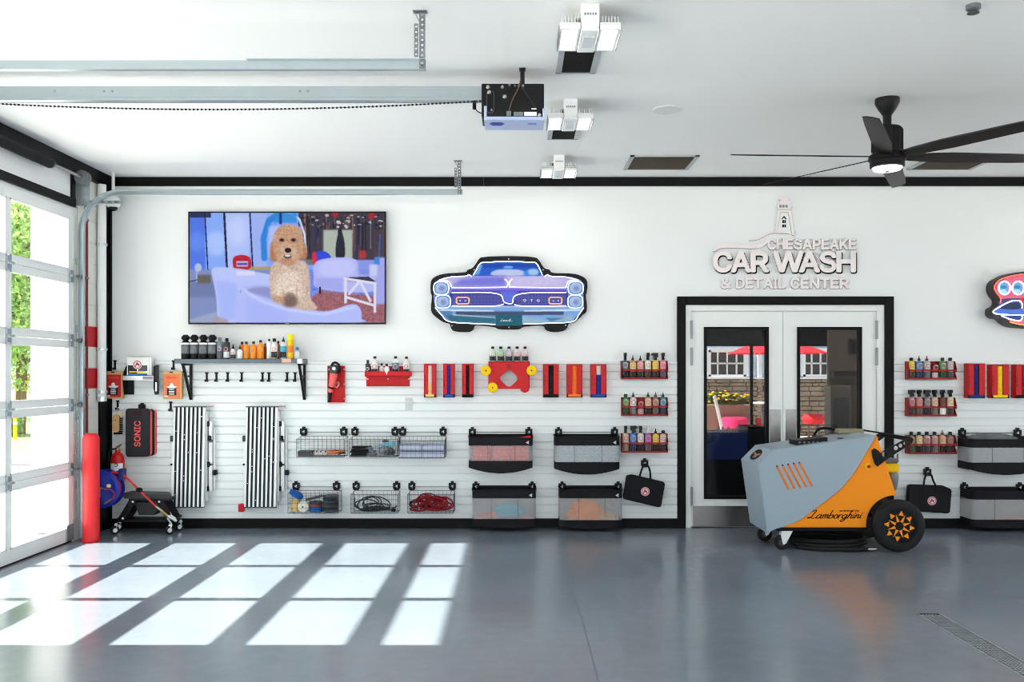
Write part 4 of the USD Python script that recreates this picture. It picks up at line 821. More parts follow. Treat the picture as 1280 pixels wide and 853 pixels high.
stroke(sc, [[(0, 0), (.5, 1.2), (.2, .2), (1.3, .7), (1.0, .1), (2.0, .7), (1.8, 0), (2.8, .6), (2.5, .1), (3.3, 1.2), (3.1, .1), (4.2, .3)]], [.028, .006, 0, .022, a[0], a[2]], .13, YS - .002, .002); t.part('plate_script', sc, M_white, False, label='pale scrawl on the teal number plate')

# second neon sign, cut by the right edge of the photograph
YB, YF_ = -.02, -.14
CXR = 1322.0
q2 = lambda x, y, Y: np.array([wx(1220 + x / 10.67, Y), Y, wz(335 + y / 10.67, Y)])
half = [(118, 300), (125, 240), (160, 185), (220, 150), (300, 110), (420, 85), (560, 70), (800, 60), (1088, 58)], [(1088, 830), (800, 820), (640, 815), (480, 805), (380, 790), (300, 750), (225, 690), (160, 680), (110, 640), (105, 590), (120, 550), (185, 510), (195, 450), (180, 420), (140, 370)]
sgn = thing('neon_sign', 'deep black neon sign of a red car front cut off at the right edge', 'neon sign', (wx(1322), 0, wz(380)))
mir = lambda pts: [(2176 - x, y) for x, y in pts[::-1]]
full = half[0] + mir(half[0][:-1]) + mir(half[1][1:]) + half[1]
w2 = lambda pts, Y: Polygon([(q2(x, y, 0)[0], q2(x, y, 0)[2]) for x, y in spline(pts, 3, True)]).buffer(0)
sil = w2(full, 0); sgn.part('backing', MB().prism(sil, YB, -(YF_ - YB)), mat('sign_charcoal', (58, 56, 57), .5), 30)
sgn.part('standoff', MB().box(sil.centroid.x - .2, sil.centroid.x + .2, YB, 0, sil.centroid.y - .05, sil.centroid.y + .05), M_blackm, False)
q3 = lambda x, y: (q2(x - 105, y, 0)[0], q2(x - 105, y, 0)[2])     # what is drawn on the front face, read at its own depth
def layer(name, pts, rgb, lift, m=None, em=.5):
    for P_ in (pts, [(2386 - x, y) for x, y in pts[::-1]]): sgn.part(name, MB().prism(Polygon([q3(x, y) for x, y in spline(P_, 4, True)]).buffer(0), YF_, lift), m or mat(name + '_%d_%d_%d' % rgb, rgb, .35, emit=em * 1.6), False)
sgn.part('printed_face', MB().prism(sil.buffer(-.035), YF_, .002), mat('sign_face_red', (206, 92, 120), .35, emit=.9), False)
layer('grille_print', [(330, 440), (600, 420), (1150, 420), (1150, 520), (600, 560), (330, 540)], (70, 56, 104), .003)
layer('body_print', [(580, 430), (700, 410), (1150, 430), (1150, 520), (620, 500)], (214, 20, 44), .004)
layer('bumper_print', [(240, 590), (330, 500), (450, 470), (600, 480), (610, 560), (700, 600), (1150, 600), (1150, 660), (700, 670), (590, 710), (480, 690), (330, 650)], (70, 104, 190), .005)
layer('air_dam_print', [(330, 560), (400, 500), (480, 478), (570, 480), (585, 560)], (34, 46, 84), .006); layer('air_dam_print', [(400, 660), (590, 650), (570, 705), (480, 690)], (40, 60, 110), .006)
for cx_ in (368, 548):
    layer('headlight_print', [(cx_ + 62 * math.cos(a), 288 + 72 * math.sin(a)) for a in np.arange(12) * math.pi / 6], (96, 156, 204), .006); layer('headlight_glint', [(cx_ - 8 + 46 * math.cos(a), 330 + 26 * math.sin(a)) for a in np.arange(10) * math.pi / 5], (160, 206, 236), .007); layer('headlight_core', [(cx_ - 4 + 40 * math.cos(a), 274 + 22 * math.sin(a)) for a in np.arange(10) * math.pi / 5], (52, 124, 160), .0072)
def neon2(pts, m, closed=False, r=.0065):
    for P_ in (pts, [(2386 - x, y) for x, y in pts]): sgn.part('neon_tube', MB().tube([np.array([q3(x, y)[0], YF_ - .016, q3(x, y)[1]]) for x, y in spline(P_, 5, closed)], r, 8, closed), m)
for cx_ in (368, 548): neon2([(cx_ + 76 * math.cos(a), 288 + 86 * math.sin(a)) for a in np.arange(12) * math.pi / 6], M_neonw, True, .0075)
neon2([(315, 490), (318, 420), (260, 340), (240, 270), (300, 190), (430, 140), (600, 112), (850, 100), (1163, 96)], M_neonr)
neon2([(600, 555), (600, 500), (570, 460), (480, 455), (390, 490), (300, 540), (225, 590), (250, 625), (400, 640), (640, 645), (1163, 650)], M_neonw)
neon2([(330, 655), (450, 700), (560, 720), (600, 690), (600, 655)], M_neonw); neon2([(440, 735), (600, 770), (800, 785), (1163, 790)], M_neono)

# raised lettering over the door
t = thing('wall_sign', 'raised white lettering and lighthouse sign above the double door', 'sign', (wx(980), 0, wz(362)))
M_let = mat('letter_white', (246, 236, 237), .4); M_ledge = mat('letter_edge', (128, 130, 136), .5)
q4 = lambda x, y, Y=0.0: np.array([wx(860 + x / 5.333, Y), Y, wz(230 + y / 5.333, Y)])
def letters(word, xs, ytop, ybot, dep, edge, off):
    h = wz(230 + ytop / 5.333) - wz(230 + ybot / 5.333); zb = wz(230 + ybot / 5.333)
    for ch, (a, b) in zip(word, xs):
        x0, w = q4(a, 0)[0], q4(b, 0)[0] - q4(a, 0)[0]
        fat = .0055 if h > .1 else .003; fc, rt = MB(), MB()
        for k, (a_, b_) in enumerate(((0, 0), (fat, 0), (-fat, 0), (0, fat), (0, -fat))):
            put_text(fc, ch, h, x0 + a_, zb + b_, -dep - .0001 * k, .003, width=w); put_text(rt, ch, h, x0 + off + a_, zb - off + b_, -.0, dep - .0001 * k, width=w)
        L = t.part('letter', fc, M_let, False); L.part('return', rt, edge, False)
def spread(x0, x1, ws, gap):
    tot = sum(ws) + gap * (len(ws) - 1); k = (x1 - x0) / tot; out, x = [], x0
    for w in ws: out.append((x, x + w * k)); x += (w + gap) * k
    return out
letters('CHESAPEAKE', spread(528, 1115, [1, 1, .9, 1, 1.15, .95, .9, 1.15, 1, .9], .1), 370, 436, .018, M_ledge, .004)
letters('CARWASH', [(165, 285), (283, 412), (415, 530), (565, 760), (735, 870), (872, 980), (985, 1108)], 458, 585, .03, M_black, .011)
letters('&DETAILCENTER', [(215, 282)] + spread(318, 645, [1, .9, 1, 1.15, .4, .85], .12) + spread(680, 1068, [1, .9, 1, 1, .9, 1], .12), 630, 695, .016, M_ledge, .004)
pz = lambda pts: Polygon([(q4(x, y)[0], q4(x, y)[2]) for x, y in pts]).buffer(0)
lh = unary_union([pz([(600, 175), (685, 175), (705, 348), (690, 340), (665, 190), (612, 190), (590, 322), (575, 322)]), pz([(592, 150), (600, 128), (612, 112), (604, 105), (625, 85), (640, 74), (655, 85), (676, 105), (668, 112), (680, 128), (690, 150), (682, 172), (596, 172)])])
L = t.part('lighthouse', MB().prism(lh, -.014, .004), M_let, False); L.part('return', MB().prism(affinity.translate(lh, .003, -.003), 0, .014), M_ledge, False)
body_ = pz([(612, 190), (665, 190), (688, 335), (592, 322)]); L.part('tower', MB().prism(body_, 0, .010), M_wall, False)
wn = MB()
for a, b, c, d_ in ((627, 243, 637, 262), (640, 243, 650, 262), (627, 272, 637, 291), (640, 272, 650, 291)): wn.prism(pz([(a, b), (c, b), (c, d_), (a, d_)]), -.010, .003)
wn.prism(pz([(638, 214), (656, 236), (650, 238), (638, 224), (626, 238), (620, 236)]), -.010, .003); L.part('window', wn, M_black, False)
gl = MB()
for a in (606, 626, 646): gl.prism(pz([(a, 143), (a + 14, 143), (a + 14, 160), (a, 160)]), -.018, .002)
L.part('lantern_pane', gl, M_ledge, False)
for w_ in ([(405, 375), (480, 340), (560, 320), (660, 328), (655, 333), (560, 330), (500, 355), (450, 376)], [(165, 445), (190, 405), (260, 392), (420, 410), (480, 402), (545, 360), (520, 400), (460, 432), (300, 428), (220, 430), (175, 450)]):
    g_ = pz(spline(w_, 4, True)); L = t.part('wave', MB().prism(g_, -.014, .004), M_let, False); L.part('return', MB().prism(affinity.translate(g_, .003, -.003), 0, .014), M_ledge, False)

# ------------------------------------------------------------------ things on the slat wall
WF = -.020                                          # front of the slats
def emblem(parent, cx, cz, r, y, name='emblem', label=None, c1=(236, 214, 216), c2=(190, 60, 74)):
    e = parent.part(name, MB().prism(Point(cx, cz).buffer(r, quad_segs=6), y, .0015), mat('emblem_pale_%d' % c1[0], c1, .5), False, label=label)
    k = MB().prism(Point(cx, cz).buffer(r * .86, quad_segs=6).difference(Point(cx, cz).buffer(r * .70, quad_segs=6)), y - .0014, .001)
    k.prism(LineString([(cx - r * .42, cz - r * .4), (cx - r * .05, cz + r * .42), (cx + r * .18, cz - r * .1)]).buffer(r * .11), y - .0014, .001).prism(LineString([(cx - r * .3, cz - r * .08), (cx + r * .3, cz + r * .14), (cx + r * .42, cz - r * .36)]).buffer(r * .09), y - .0014, .001)
    e.part('emblem_print', k, mat('emblem_red_%d' % c2[0], c2, .5), False); return e

def bottle(name, label, x, y, z, r, h, body, cap='cap', capc=(20, 20, 22), band=None, patch=None, low=None, group=None, lines=True, shoulder=.74, neck=.36, pz=.54, b0=.40, pr=.72, cat='bottle'):
    """r, h: radius and height without the cap"""
    t = thing(name, label, cat, (x, y, z), 0, group, local=True)
    bm = mat('bottle_%d_%d_%d' % body, body, .3)
    t.part('body', MB().lathe([(r * .9, 0), (r, .004), (r, h * shoulder), (r * .88, h * (shoulder + .09)), (r * neck * 1.1, h * .94), (r * neck, h * .96), (r * neck, h)], (0, 0, 0), 'z', 14), bm)
    cm = mat('cap_%d_%d_%d' % capc, capc, .4); k = MB(); rn = r * neck
    if cap == 'cap': k.lathe([(rn * 1.2, h - .004), (rn * 1.22, h + .016), (rn * .9, h + .019)], n=12)
    elif cap == 'wide': k.lathe([(rn * 1.5, h - .006), (rn * 1.5, h + .02), (rn * 1.2, h + .026)], n=12)
    elif cap == 'nozzle': k.lathe([(rn * 1.2, h - .004), (rn * 1.2, h + .012), (rn * .5, h + .02), (rn * .3, h + .042), (rn * .1, h + .044)], n=10)
    elif cap == 'trigger':
        a = {'f': -math.pi / 2, 'l': math.pi * .95, 'r': .05}[rnd.choice('ffflr')]; c, s_ = math.cos(a), math.sin(a); u = lambda d, zz: (c * d, s_ * d, h + zz)
        k.lathe([(rn * 1.25, h - .006), (rn * 1.25, h + .014), (rn * .8, h + .018), (rn * .7, h + .03)], n=12)
        k.bar(u(-.026, .046), u(.03, .048), .026, .032).bar(u(.03, .049), u(.042, .049), .014, .016).bar(u(.014, .035), u(.028, .0), .012, .010, up=(c, s_, 0)).bar(u(-.022, .034), u(.006, .02), .022, .022)
    if cap != 'none': t.part('trigger_head' if cap == 'trigger' else 'cap', k, cm)
    if band: t.part('label_band', sleeve(r, h * b0, h * shoulder, 1.2), mat('label_%d_%d_%d' % band, band, .5), False)
    if patch:
        pr_ = min(r * pr, h * .16); P_ = t.part('label_roundel', wrap(MB().prism(Point(0, h * pz).buffer(pr_, quad_segs=4), -r - .001, .0012), r + .001), mat('label_%d_%d_%d' % patch, patch, .5), False)
        ring = Point(0, h * pz).buffer(pr_ * .78, quad_segs=4).difference(Point(0, h * pz).buffer(pr_ * .58, quad_segs=4)); P_.part('roundel_ring', wrap(MB().prism(ring, -r - .0018, .0012), r + .001), mat('label_ring', (196, 120, 124), .5), False)
    if low:
        L = t.part('label_panel', sleeve(r, h * .06, h * .40, 1.2), mat('label_%d_%d_%d' % low, low, .5), False)
        if lines:
            l = MB(); tone = (225, 225, 225) if sum(low) < 330 else (40, 40, 44)
            for q_, w_ in ((.30, .8), (.235, .62), (.17, .74)): l.box(-r * w_, r * w_, -r - .0022, -r - .001, h * q_, h * (q_ + .028))
            L.part('print_line', wrap(l, r), mat('label_%d_%d_%d' % tone, tone, .5), False, kind='stuff')
    return t

def wall_hook_build(t):
    t.part('plate', MB().box(-.010, .010, -.006, 0, -.045, .040, .002), M_black2, False)
    t.part('clip', MB().box(-.017, .017, -.010, 0, .030, .042, .002), M_black2, False); t.part('peg', MB().box(-.015, .015, -.026, 0, -.05, -.040, .002).box(-.015, .015, -.028, -.022, -.05, -.028, .002), M_black2, False)
n_hook = 0
ordn = ['first', 'second', 'third', 'fourth', 'fifth', 'sixth', 'seventh', 'eighth']
for k, px in enumerate((259.5, 271.5, 285.5, 303, 329, 337, 359.5, 369.5)):
    copyable('hook', wall_hook_build, 'wall_hook', ordn[k] + ' empty black hook from the left under the long bottle shelf', 'hook', (wx(px), WF, wz(471)), group='empty hooks under the long shelf')
for px, py, lb in ((145, 456, 'black wall hook holding the red packet'), (218, 456, 'black wall hook holding the orange packet'), (148.5, 506, 'black wall hook holding the wooden brush'), (214.5, 507.5, 'lone black hook beside the left striped platform')):
    copyable('hook', wall_hook_build, 'wall_hook', lb, 'hook', (wx(px), WF, wz(py)), group='single hooks around the small shelf')

# long shelf
YSH = -.27
t = thing('wall_shelf', 'long grey steel shelf on black brackets under the television', 'shelf', (wx(300), 0, wz(452)))
sx0, sx1, sz1, sz0 = -3.195, -2.0, wz(448.7, YSH), wz(454.6, YSH)
M_shelf = mat('shelf_steel', (92, 100, 110), .4, .5)
t.part('board', MB().box(sx0, sx1, YSH, WF, sz1 - .004, sz1).box(sx0, sx1, YSH, YSH + .003, sz0, sz1).box(sx0, sx0 + .003, YSH, WF, sz0, sz1).box(sx1 - .003, sx1, YSH, WF, sz0, sz1), M_shelf, False)
t.part('corner_cap', MB().box(sx1 - .04, sx1 + .002, YSH - .002, YSH + .06, sz0 - .002, sz1 + .001, .002), M_alu, False)
for xb in (-3.124, -2.028):
    b = t.part('bracket', MB().box(xb - .012, xb + .012, WF - .02, WF, wz(500), sz0).bar((xb, YSH + .025, sz0), (xb, WF - .012, wz(499)), .022, .022, up=(0, 1, 0)).box(xb - .011, xb + .011, YSH + .01, WF, sz0 - .018, sz0).box(xb - .008, xb + .008, -.10, WF, sz0 - .13, sz0 - .112), M_black2, False)
zs = sz1; yb = -.17
ser = 1
def bp(px, y): return wx(px, y)
yb = -.17
for k, px in enumerate((232, 243, 254.5, 265.5)):
    x = wx(px, yb); r = .040; t = thing('jug', ordn[k] + ' black jug from the left with a grey label, on the long shelf', 'bottle', (x, yb, zs), 0, 'black jugs on the long shelf', local=True)
    t.part('body', MB().lathe([(r * .92, 0), (r, .005), (r, .155), (r * .62, .172), (r * .58, .18)], n=18), M_black2)
    t.part('handle_collar', MB().lathe([(r * .6, .178), (r * .95, .188), (r * 1.0, .205), (r * .8, .218)], n=18), M_black2); t.part('cap', MB().lathe([(r * .62, .214), (r * .62, .226), (r * .5, .23)], n=14), M_blackm)
    t.part('label_band', sleeve(r, .135, .153, 1.3), M_paper, False); L = t.part('label_panel', sleeve(r, .05, .132, 1.3), mat('jug_label', (104, 108, 116), .5), False)
    l = MB()
    for z_ in (.065, .08, .10): l.box(-.026, .026, -r - .0022, -r - .001, z_, z_ + .005)
    L.part('print_line', wrap(l, r), M_paper, False, kind='stuff')
G = 'bottles on the long shelf'
bottle('bottle', 'tall grey bottle with grey cap beside the black jugs', wx(275, yb), yb, zs, .030, .178, (112, 118, 126), 'wide', (116, 122, 130), patch=(200, 206, 214), low=(84, 90, 98), shoulder=.84, group=G)
bottle('bottle', 'tall charcoal bottle with black cap beside the grey bottle', wx(283.5, yb), yb, zs, .030, .172, (52, 56, 62), 'wide', (24, 24, 26), patch=(150, 154, 160), low=(220, 222, 226), shoulder=.84, group=G)
bottle('bottle', 'small white bottle with a black and red printed label on the long shelf', wx(291.5, yb), yb, zs, .024, .10, (236, 232, 232), 'nozzle', (24, 24, 26), low=(40, 40, 44), patch=(240, 206, 206), group=G)
bottle('bottle', 'plain small white bottle with black nozzle on the long shelf', wx(300, yb - .03), yb - .03, zs, .026, .095, (240, 238, 236), 'nozzle', (30, 30, 32), group=G)
bottle('bottle', 'orange bottle half hidden behind the plain white bottle', wx(302.5, -.085), -.085, zs, .027, .148, (232, 118, 16), 'cap', (30, 30, 32), group=G)
for k, (px, hh) in enumerate(((308, .145), (317, .148), (325.8, .16))):
    bottle('bottle', ('left', 'middle', 'right and tallest')[k] + ' of the three orange bottles in front', wx(px, yb), yb, zs, .031, hh, (244, 146, 24), 'cap', (28, 28, 30), patch=(252, 190, 96), group=G)
bottle('bottle', 'slim brown bottle behind the tallest orange bottle', wx(331.5, -.08), -.08, zs, .018, .13, (150, 78, 44), 'cap', (120, 60, 40), group=G)
bottle('bottle', 'tall slim white bottle with black cap right of the orange bottles', wx(336.5, yb), yb, zs, .024, .172, (238, 236, 236), 'cap', (24, 24, 26), shoulder=.86, group=G)
bottle('bottle', 'white bottle with round emblem over a black label on the long shelf', wx(343, yb - .02), yb - .02, zs, .030, .168, (236, 236, 236), 'wide', (26, 26, 28), patch=(238, 206, 202), low=(52, 52, 54), group=G)
bottle('bottle', 'rust orange bottle behind the round emblem bottle', wx(347.8, -.08), -.08, zs, .024, .155, (196, 92, 44), 'cap', (40, 36, 36), group=G)
bottle('bottle', 'bottle with teal band and black label beside the yellow can', wx(354.3, yb), yb, zs, .031, .165, (232, 234, 236), 'nozzle', (60, 40, 44), band=(70, 170, 196), low=(26, 30, 30), group=G)
t = thing('spray_can', 'tall yellow spray can with an orange label on the long shelf', 'spray can', (wx(363.2, yb), yb, zs), 0, None, local=True)
t.part('can', MB().lathe([(.028, 0), (.031, .004), (.031, .175), (.027, .185)], n=18), mat('can_yellow', (248, 200, 20), .3)); t.part('cap', MB().lathe([(.029, .184), (.029, .228), (.026, .234)], n=18), mat('can_cap', (252, 220, 20), .35)); t.part('label_panel', sleeve(.031, .06, .125, 1.1), mat('can_orange', (238, 120, 50), .4), False)
t.part('print_line', wrap(MB().box(-.02, .02, -.0335, -.032, .14, .146).box(-.02, .02, -.0335, -.032, .158, .162), .0312), M_dgrey, False, kind='stuff')
t = thing('dispenser_bottle', 'small clear bottle with a blue round cap at the end of the shelf', 'bottle', (wx(371.5, yb), yb, zs), 0, None, local=True)
t.part('body', MB().lathe([(.026, 0), (.028, .004), (.028, .06), (.012, .078), (.01, .085)], n=16), mat('clear_plastic', (214, 220, 224), .15)); t.part('cap', MB().ball((0, 0, .098), .016, 2), mat('cap_blue', (40, 120, 200), .35), label='blue round cap')
t = thing('sample_sachet', 'small teal and pink sachet lying on the front edge of the long shelf', 'sachet', (wx(356.5, YSH), YSH, sz0))
t.part('sachet', MB().box(wx(352.5, YSH), wx(364, YSH), YSH - .006, YSH, wz(453.5, YSH), wz(448.7, YSH), .001), mat('sachet_pink', (226, 170, 150), .5), False); t.part('fold', MB().box(wx(353, YSH), wx(358, YSH), YSH - .006, YSH + .04, sz1, wz(446.8, YSH), .001), mat('sachet_teal', (60, 150, 176), .5), False, label='teal folded end')

# small shelf with a white carton, and hanging packets
Y2 = -.14
t = thing('small_wall_shelf', 'short pale steel shelf between dark end plates by the corner', 'shelf', (wx(175), 0, wz(470)))
zt_, zb_ = wz(469.5, Y2), wz(475.5, Y2); x0, x1 = wx(153.5, Y2), wx(192, Y2)
t.part('board', MB().box(x0, x1, Y2, WF, zt_ - .004, zt_).box(x0, x1, Y2, Y2 + .003, zb_, zt_), M_alu, False)
t.part('end_plate', MB().prism_x([(Y2 + .03, zb_ - .14), (WF, zb_ - .14), (WF, zt_ + .09), (-.06, zt_ + .09), (Y2, zt_), (Y2, zb_)], x0 - .004, x0), M_blackm, False)
t.part('end_plate', MB().prism_x([(Y2 + .03, zb_ - .14), (WF, zb_ - .14), (WF, zt_ + .10), (-.06, zt_ + .10), (Y2, zt_ + .09), (Y2, zb_ - .08)], x1, x1 + .004).box(x1 + .004, x1 + .04, Y2 + .01, Y2 + .014, zb_ - .13, zt_ + .09), M_blackm, False)
t.part('bracket_foot', MB().box(x0 + .0, x0 + .06, -.04, WF, wz(493.5, -.04), zb_, .002), M_blackm, False)
t.part('foot_slot', MB().prism(rrect(x1 + .012, x1 + .028, wz(489.5, Y2), wz(478, Y2), .006), Y2 + .0095, .002), M_alu, False)
t.part('price_strip', MB().box(x0 + .19, x1 - .003, Y2 - .002, Y2, zb_ + .006, zt_ - .008), mat('strip_grey', (150, 134, 134), .5), False)
yc = -.12; cx0, cx1 = wx(158.5, yc), wx(186.5, yc); cz1 = wz(446.8, yc)
t = thing('carton', 'white carton with a round emblem standing on the small shelf', 'carton', ((cx0 + cx1) / 2, -.07, zt_))
t.part('box', MB().box(cx0, cx1, yc, -.04, zt_, cz1, .003), M_paper, False); t.part('side_flap', MB().box(cx1, cx1 + .018, yc + .012, -.04, zt_, cz1 - .006), M_paper, False)
t.part('dark_print', MB().box(wx(160, yc), wx(171, yc), yc - .0012, yc, wz(467.5, yc), wz(457, yc)), mat('print_black', (34, 34, 40), .5), False); t.part('dark_print', MB().box(wx(173, yc), wx(184, yc), yc - .0012, yc, wz(464, yc), wz(457, yc)), mat('print_slate', (84, 88, 96), .5), False)
t.part('text_bar', MB().box(wx(161.5, yc), wx(182, yc), yc - .002, yc, wz(466, yc), wz(464.2, yc)), M_yellow, False); t.part('blue_print', MB().box(wx(160, yc), wx(184, yc), yc - .0015, yc, wz(469.4, yc), wz(467, yc)), mat('print_blue', (56, 130, 190), .5), False)
emblem(t, wx(171.8, yc), wz(456, yc), .044, yc - .001, c1=(244, 226, 228), c2=(176, 50, 62))
def packet(px0, px1, py0, py1, y, rgb, dark, label, tag_):
    x0, x1, z0, z1 = wx(px0, y), wx(px1, y), wz(py1, y), wz(py0, y)
    t = thing('hanging_packet', label, 'packet', ((x0 + x1) / 2, y, z0), group=None)
    t.part('carton', MB().box(x0, x1, y, WF - .028, z0, z1, .003), M_kraft, False)
    f = t.part('printed_front', MB().box(x0 + .006, x1 - .022, y - .003, y, z0 + .015, z1 - .034, .001), mat(tag_, rgb, .5), False)
    cx, w = (x0 + x1 - .016) / 2, x1 - x0
    f.part('print_title', MB().box(cx - .05, cx + .05, y - .0042, y - .0028, z1 - .073, z1 - .055), mat(tag_ + '_title', dark, .5), False)
    zz = z0 + .035; cz_ = z0 + .13
    f.part('print_figure', MB().prism(Polygon([(cx - .045, zz), (cx + .045, zz), (cx + .045, zz + .07), (cx - .045, zz + .07)]), y - .003, .0012), mat('print_black', (34, 34, 40), .5), False)
    f.part('print_splash', MB().prism(Polygon([(cx - .052, zz + .085), (cx - .03, zz + .068), (cx + .03, zz + .068), (cx + .052, zz + .085), (cx + .02, zz + .09), (cx + .014, zz + .112), (cx, zz + .12), (cx - .014, zz + .112), (cx - .02, zz + .09)]), y - .0035, .0012), M_paper, False)
    f.part('print_lines', MB().box(cx - .024, cx + .024, y - .0055, y - .004, zz + .008, zz + .018).box(cx - .026, cx + .026, y - .0055, y - .004, zz + .026, zz + .042).box(cx - .022, cx + .022, y - .0055, y - .004, zz + .05, zz + .06), mat('print_pale', (214, 214, 214), .5), False, kind='stuff')
    f.part('print_sticker', MB().prism(rrect(x0 + .01, x0 + .05, z0 + .019, z0 + .032, .006), y - .003, .0012), M_paper, False)
    t.part('hang_slot', MB().prism(rrect(cx - .022, cx + .012, z1 - .018, z1 - .008, .004), y, .001), M_black, False)
packet(131.5, 154, 464, 498.5, -.075, (206, 44, 46), (226, 70, 60), 'red-fronted kraft packet hanging beside the small shelf', 'packet_red')
packet(204, 227.5, 464, 499, -.075, (240, 124, 76), (238, 84, 60), 'orange-fronted kraft packet hanging right of the small shelf', 'packet_orange')
# brush
y = -.075; t = thing('wooden_brush', 'wooden-backed brush hanging from a hook above the fire extinguisher', 'brush', (wx(147), y, wz(542)))
t.part('hang_card', MB().box(wx(142, y), wx(152, y), y + .012, y + .016, wz(532, y), wz(514.5, y), .001), mat('card_cream', (226, 212, 190), .6), False)
t.part('handle', MB().prism(rrect(wx(141.5, y), wx(150, y), wz(541, y), wz(518.5, y), .03), y + .012, .03), mat('brush_wood', (206, 160, 110), .6, vary=.12, vscale=25), 40)
t.part('wood_knot', MB().prism(Point(wx(145, y), wz(525.5, y)).buffer(.008), y - .0175, .0008), mat('knot', (160, 100, 60), .6), False)
br = MB()
for k in range(7): zz = wz(539.5 - 2.7 * k, y); br.box(wx(149.5, y), wx(153, y), y - .01, y + .012, zz - .006, zz + .006, .002)
t.part('bristle_tuft', br, M_black2, False, kind='stuff'); t.part('frame', MB().box(wx(142, y), wx(152.5, y), y - .002, y + .016, wz(543, y), wz(541, y), .002), M_black2, False); t.part('hang_loop', MB().tube(spline([W(146.5, 519, y), W(146, 513, y), W(148, 509, WF - .03), W(149, 513, y)], 4), .002, 5), M_paper)
# black case with coral lettering
y = -.13; t = thing('padded_case', 'flat black case with coral side piping and lettering, hung on the wall', 'case', (wx(175), y, wz(572)))
cp = rrect(wx(157, y), wx(186, y), wz(571.5, y), wz(511, y), .03)
t.part('front_panel', MB().prism(cp, y + .03, .03), mat('case_charcoal', (40, 39, 43), .65), 30)
t.part('gusset', MB().prism(rrect(wx(158, y), wx(188, y), wz(570.5, y), wz(512.5, y), .03), y + .045, .012), M_pink, 30, label='coral side band'); t.part('core', MB().prism(rrect(wx(158.5, y), wx(189, y), wz(571, y), wz(512, y), .03), y + .08, .035), M_black2, 30)
t.part('back_panel', MB().prism(rrect(wx(158.5, y), wx(190.3, y), wz(570.5, y), wz(513, y), .03), WF, WF - y - .08), M_pink, 30, label='coral back edge')
t.part('handle_slot', MB().prism(rrect(wx(164.5, y), wx(178, y), wz(519.5, y), wz(514, y), .015), y + .001, .002), mat('slot_maroon', (58, 20, 30), .7), False)
lt = MB(); zz0 = wz(558.5, y)
for ch, a, b in (('s', 558.5, 551), ('o', 550, 544.5), ('n', 543.5, 539), ('i', 536.5, 534.2), ('c', 533, 526.5)):
    pass
xl = wx(175.5, y); H_ = wx(175.5, y) - wx(168, y); w_ = wz(526.5, y) - wz(558.5, y)
put_text(lt, 'sonıc' if False else 'SONIC', H_, xl, zz0, y, .003, width=w_, rot=math.pi / 2); t.part('lettering', lt, M_pink, False, label='coral lettering reading upwards')
t.part('hook_plate', MB().box(wx(174.5, WF), wx(182, WF), -.05, WF, wz(512, WF), wz(505.5, WF), .003).box(wx(176.5, WF), wx(180, WF), -.045, WF, wz(505.5, WF), wz(504, WF), .002), M_black2, False)
# fire extinguisher
y = -.11; x = wx(147, y); t = thing('fire_extinguisher', 'small red fire extinguisher on the wall above the blue hose reel', 'fire extinguisher', (x, y, wz(612, y)))
zb_ = wz(612, y); t.part('cylinder', MB().lathe([(.055, zb_), (.062, zb_ + .01), (.062, wz(575, y)), (.05, wz(569, y)), (.022, wz(565.5, y)), (.02, wz(563, y))], (x, y, 0), 'z', 22), mat('extinguisher_red', (206, 28, 30), .3))
L = t.part('label_panel', sleeve(.062, wz(590, y), wz(579, y), 1.25).move((x, y, 0)), M_paper, False); L.part('label_mark', wrap(MB().prism(Point(.012, 0).buffer(.018), -.0632, .001), .0625).move((x, y, wz(581, y))), M_dgrey, False); t.part('label_blue', sleeve(.0623, wz(598, y), wz(590, y), 1.25).move((x, y, 0)), M_blue, False, label='blue lower label')
t.part('valve', MB().lathe([(.014, wz(564, y)), (.018, wz(562, y)), (.012, wz(559, y))], (x, y, 0), 'z', 12).bar((x + .0, y - .02, wz(560, y)), (x + .04, y - .03, wz(557, y)), .02, .008).bar((x - .01, y, wz(559, y)), (x + .045, y - .02, wz(555.5, y)), .02, .006), mat('brass', (170, 146, 90), .35, .8))
t.part('hose', MB().tube(spline([(x - .01, y - .01, wz(561, y)), (x - .06, y - .02, wz(563, y)), (x - .078, y - .02, wz(572, y)), (x - .075, y - .02, wz(590, y)), (x - .066, y - .03, wz(600, y))], 6), .008, 8), M_rubber); t.part('bracket', MB().box(x - .02, x + .02, y + .05, WF, wz(600, y), wz(572, y)), M_grey, False)
# hose reel
y = -.40; xc, zc = wx(129, y), wz(611, y); R_ = .178
t = thing('hose_reel', 'round blue hose reel with red hose behind the red bollard', 'hose reel', (xc, y, zc))
t.part('front_flange', MB().lathe([(.02, y - .075), (R_ - .03, y - .075), (R_ - .02, y - .069), (R_, y - .062), (R_, y - .055), (.02, y - .055)], (xc, 0, zc), 'y', 40), M_blue)
t.part('back_flange', MB().lathe([(.02, y + .045), (R_, y + .045), (R_, y + .055), (.02, y + .055)], (xc, 0, zc), 'y', 40), M_blue)
t.part('drum', MB().lathe([(.1, y - .055), (.1, y + .045)], (xc, 0, zc), 'y', 28), M_blue)
hc = MB()
for k in range(5):
    for rr_ in (.112, .13, .148): hc.tube([(xc + rr_ * math.cos(a), y - .044 + k * .018, zc + rr_ * math.sin(a)) for a in np.arange(24) * math.pi / 12], .0085, 6, True)
t.part('wound_hose', hc, mat('hose_red', (200, 44, 44), .5), True)
t.part('frame', MB().box(XL, xc + .02, y + .06, y + .075, zc - .03, zc + .03).box(xc - .03, xc + .03, y + .057, y + .08, zc - .06, zc + .16).bar((xc, y + .07, zc + .1), (xc + .17, y + .03, zc + .15), .05, .02, up=(0, 1, 0)).box(XL, XL + .012, y - .08, y + .12, zc - .13, zc + .13), M_blue, False)
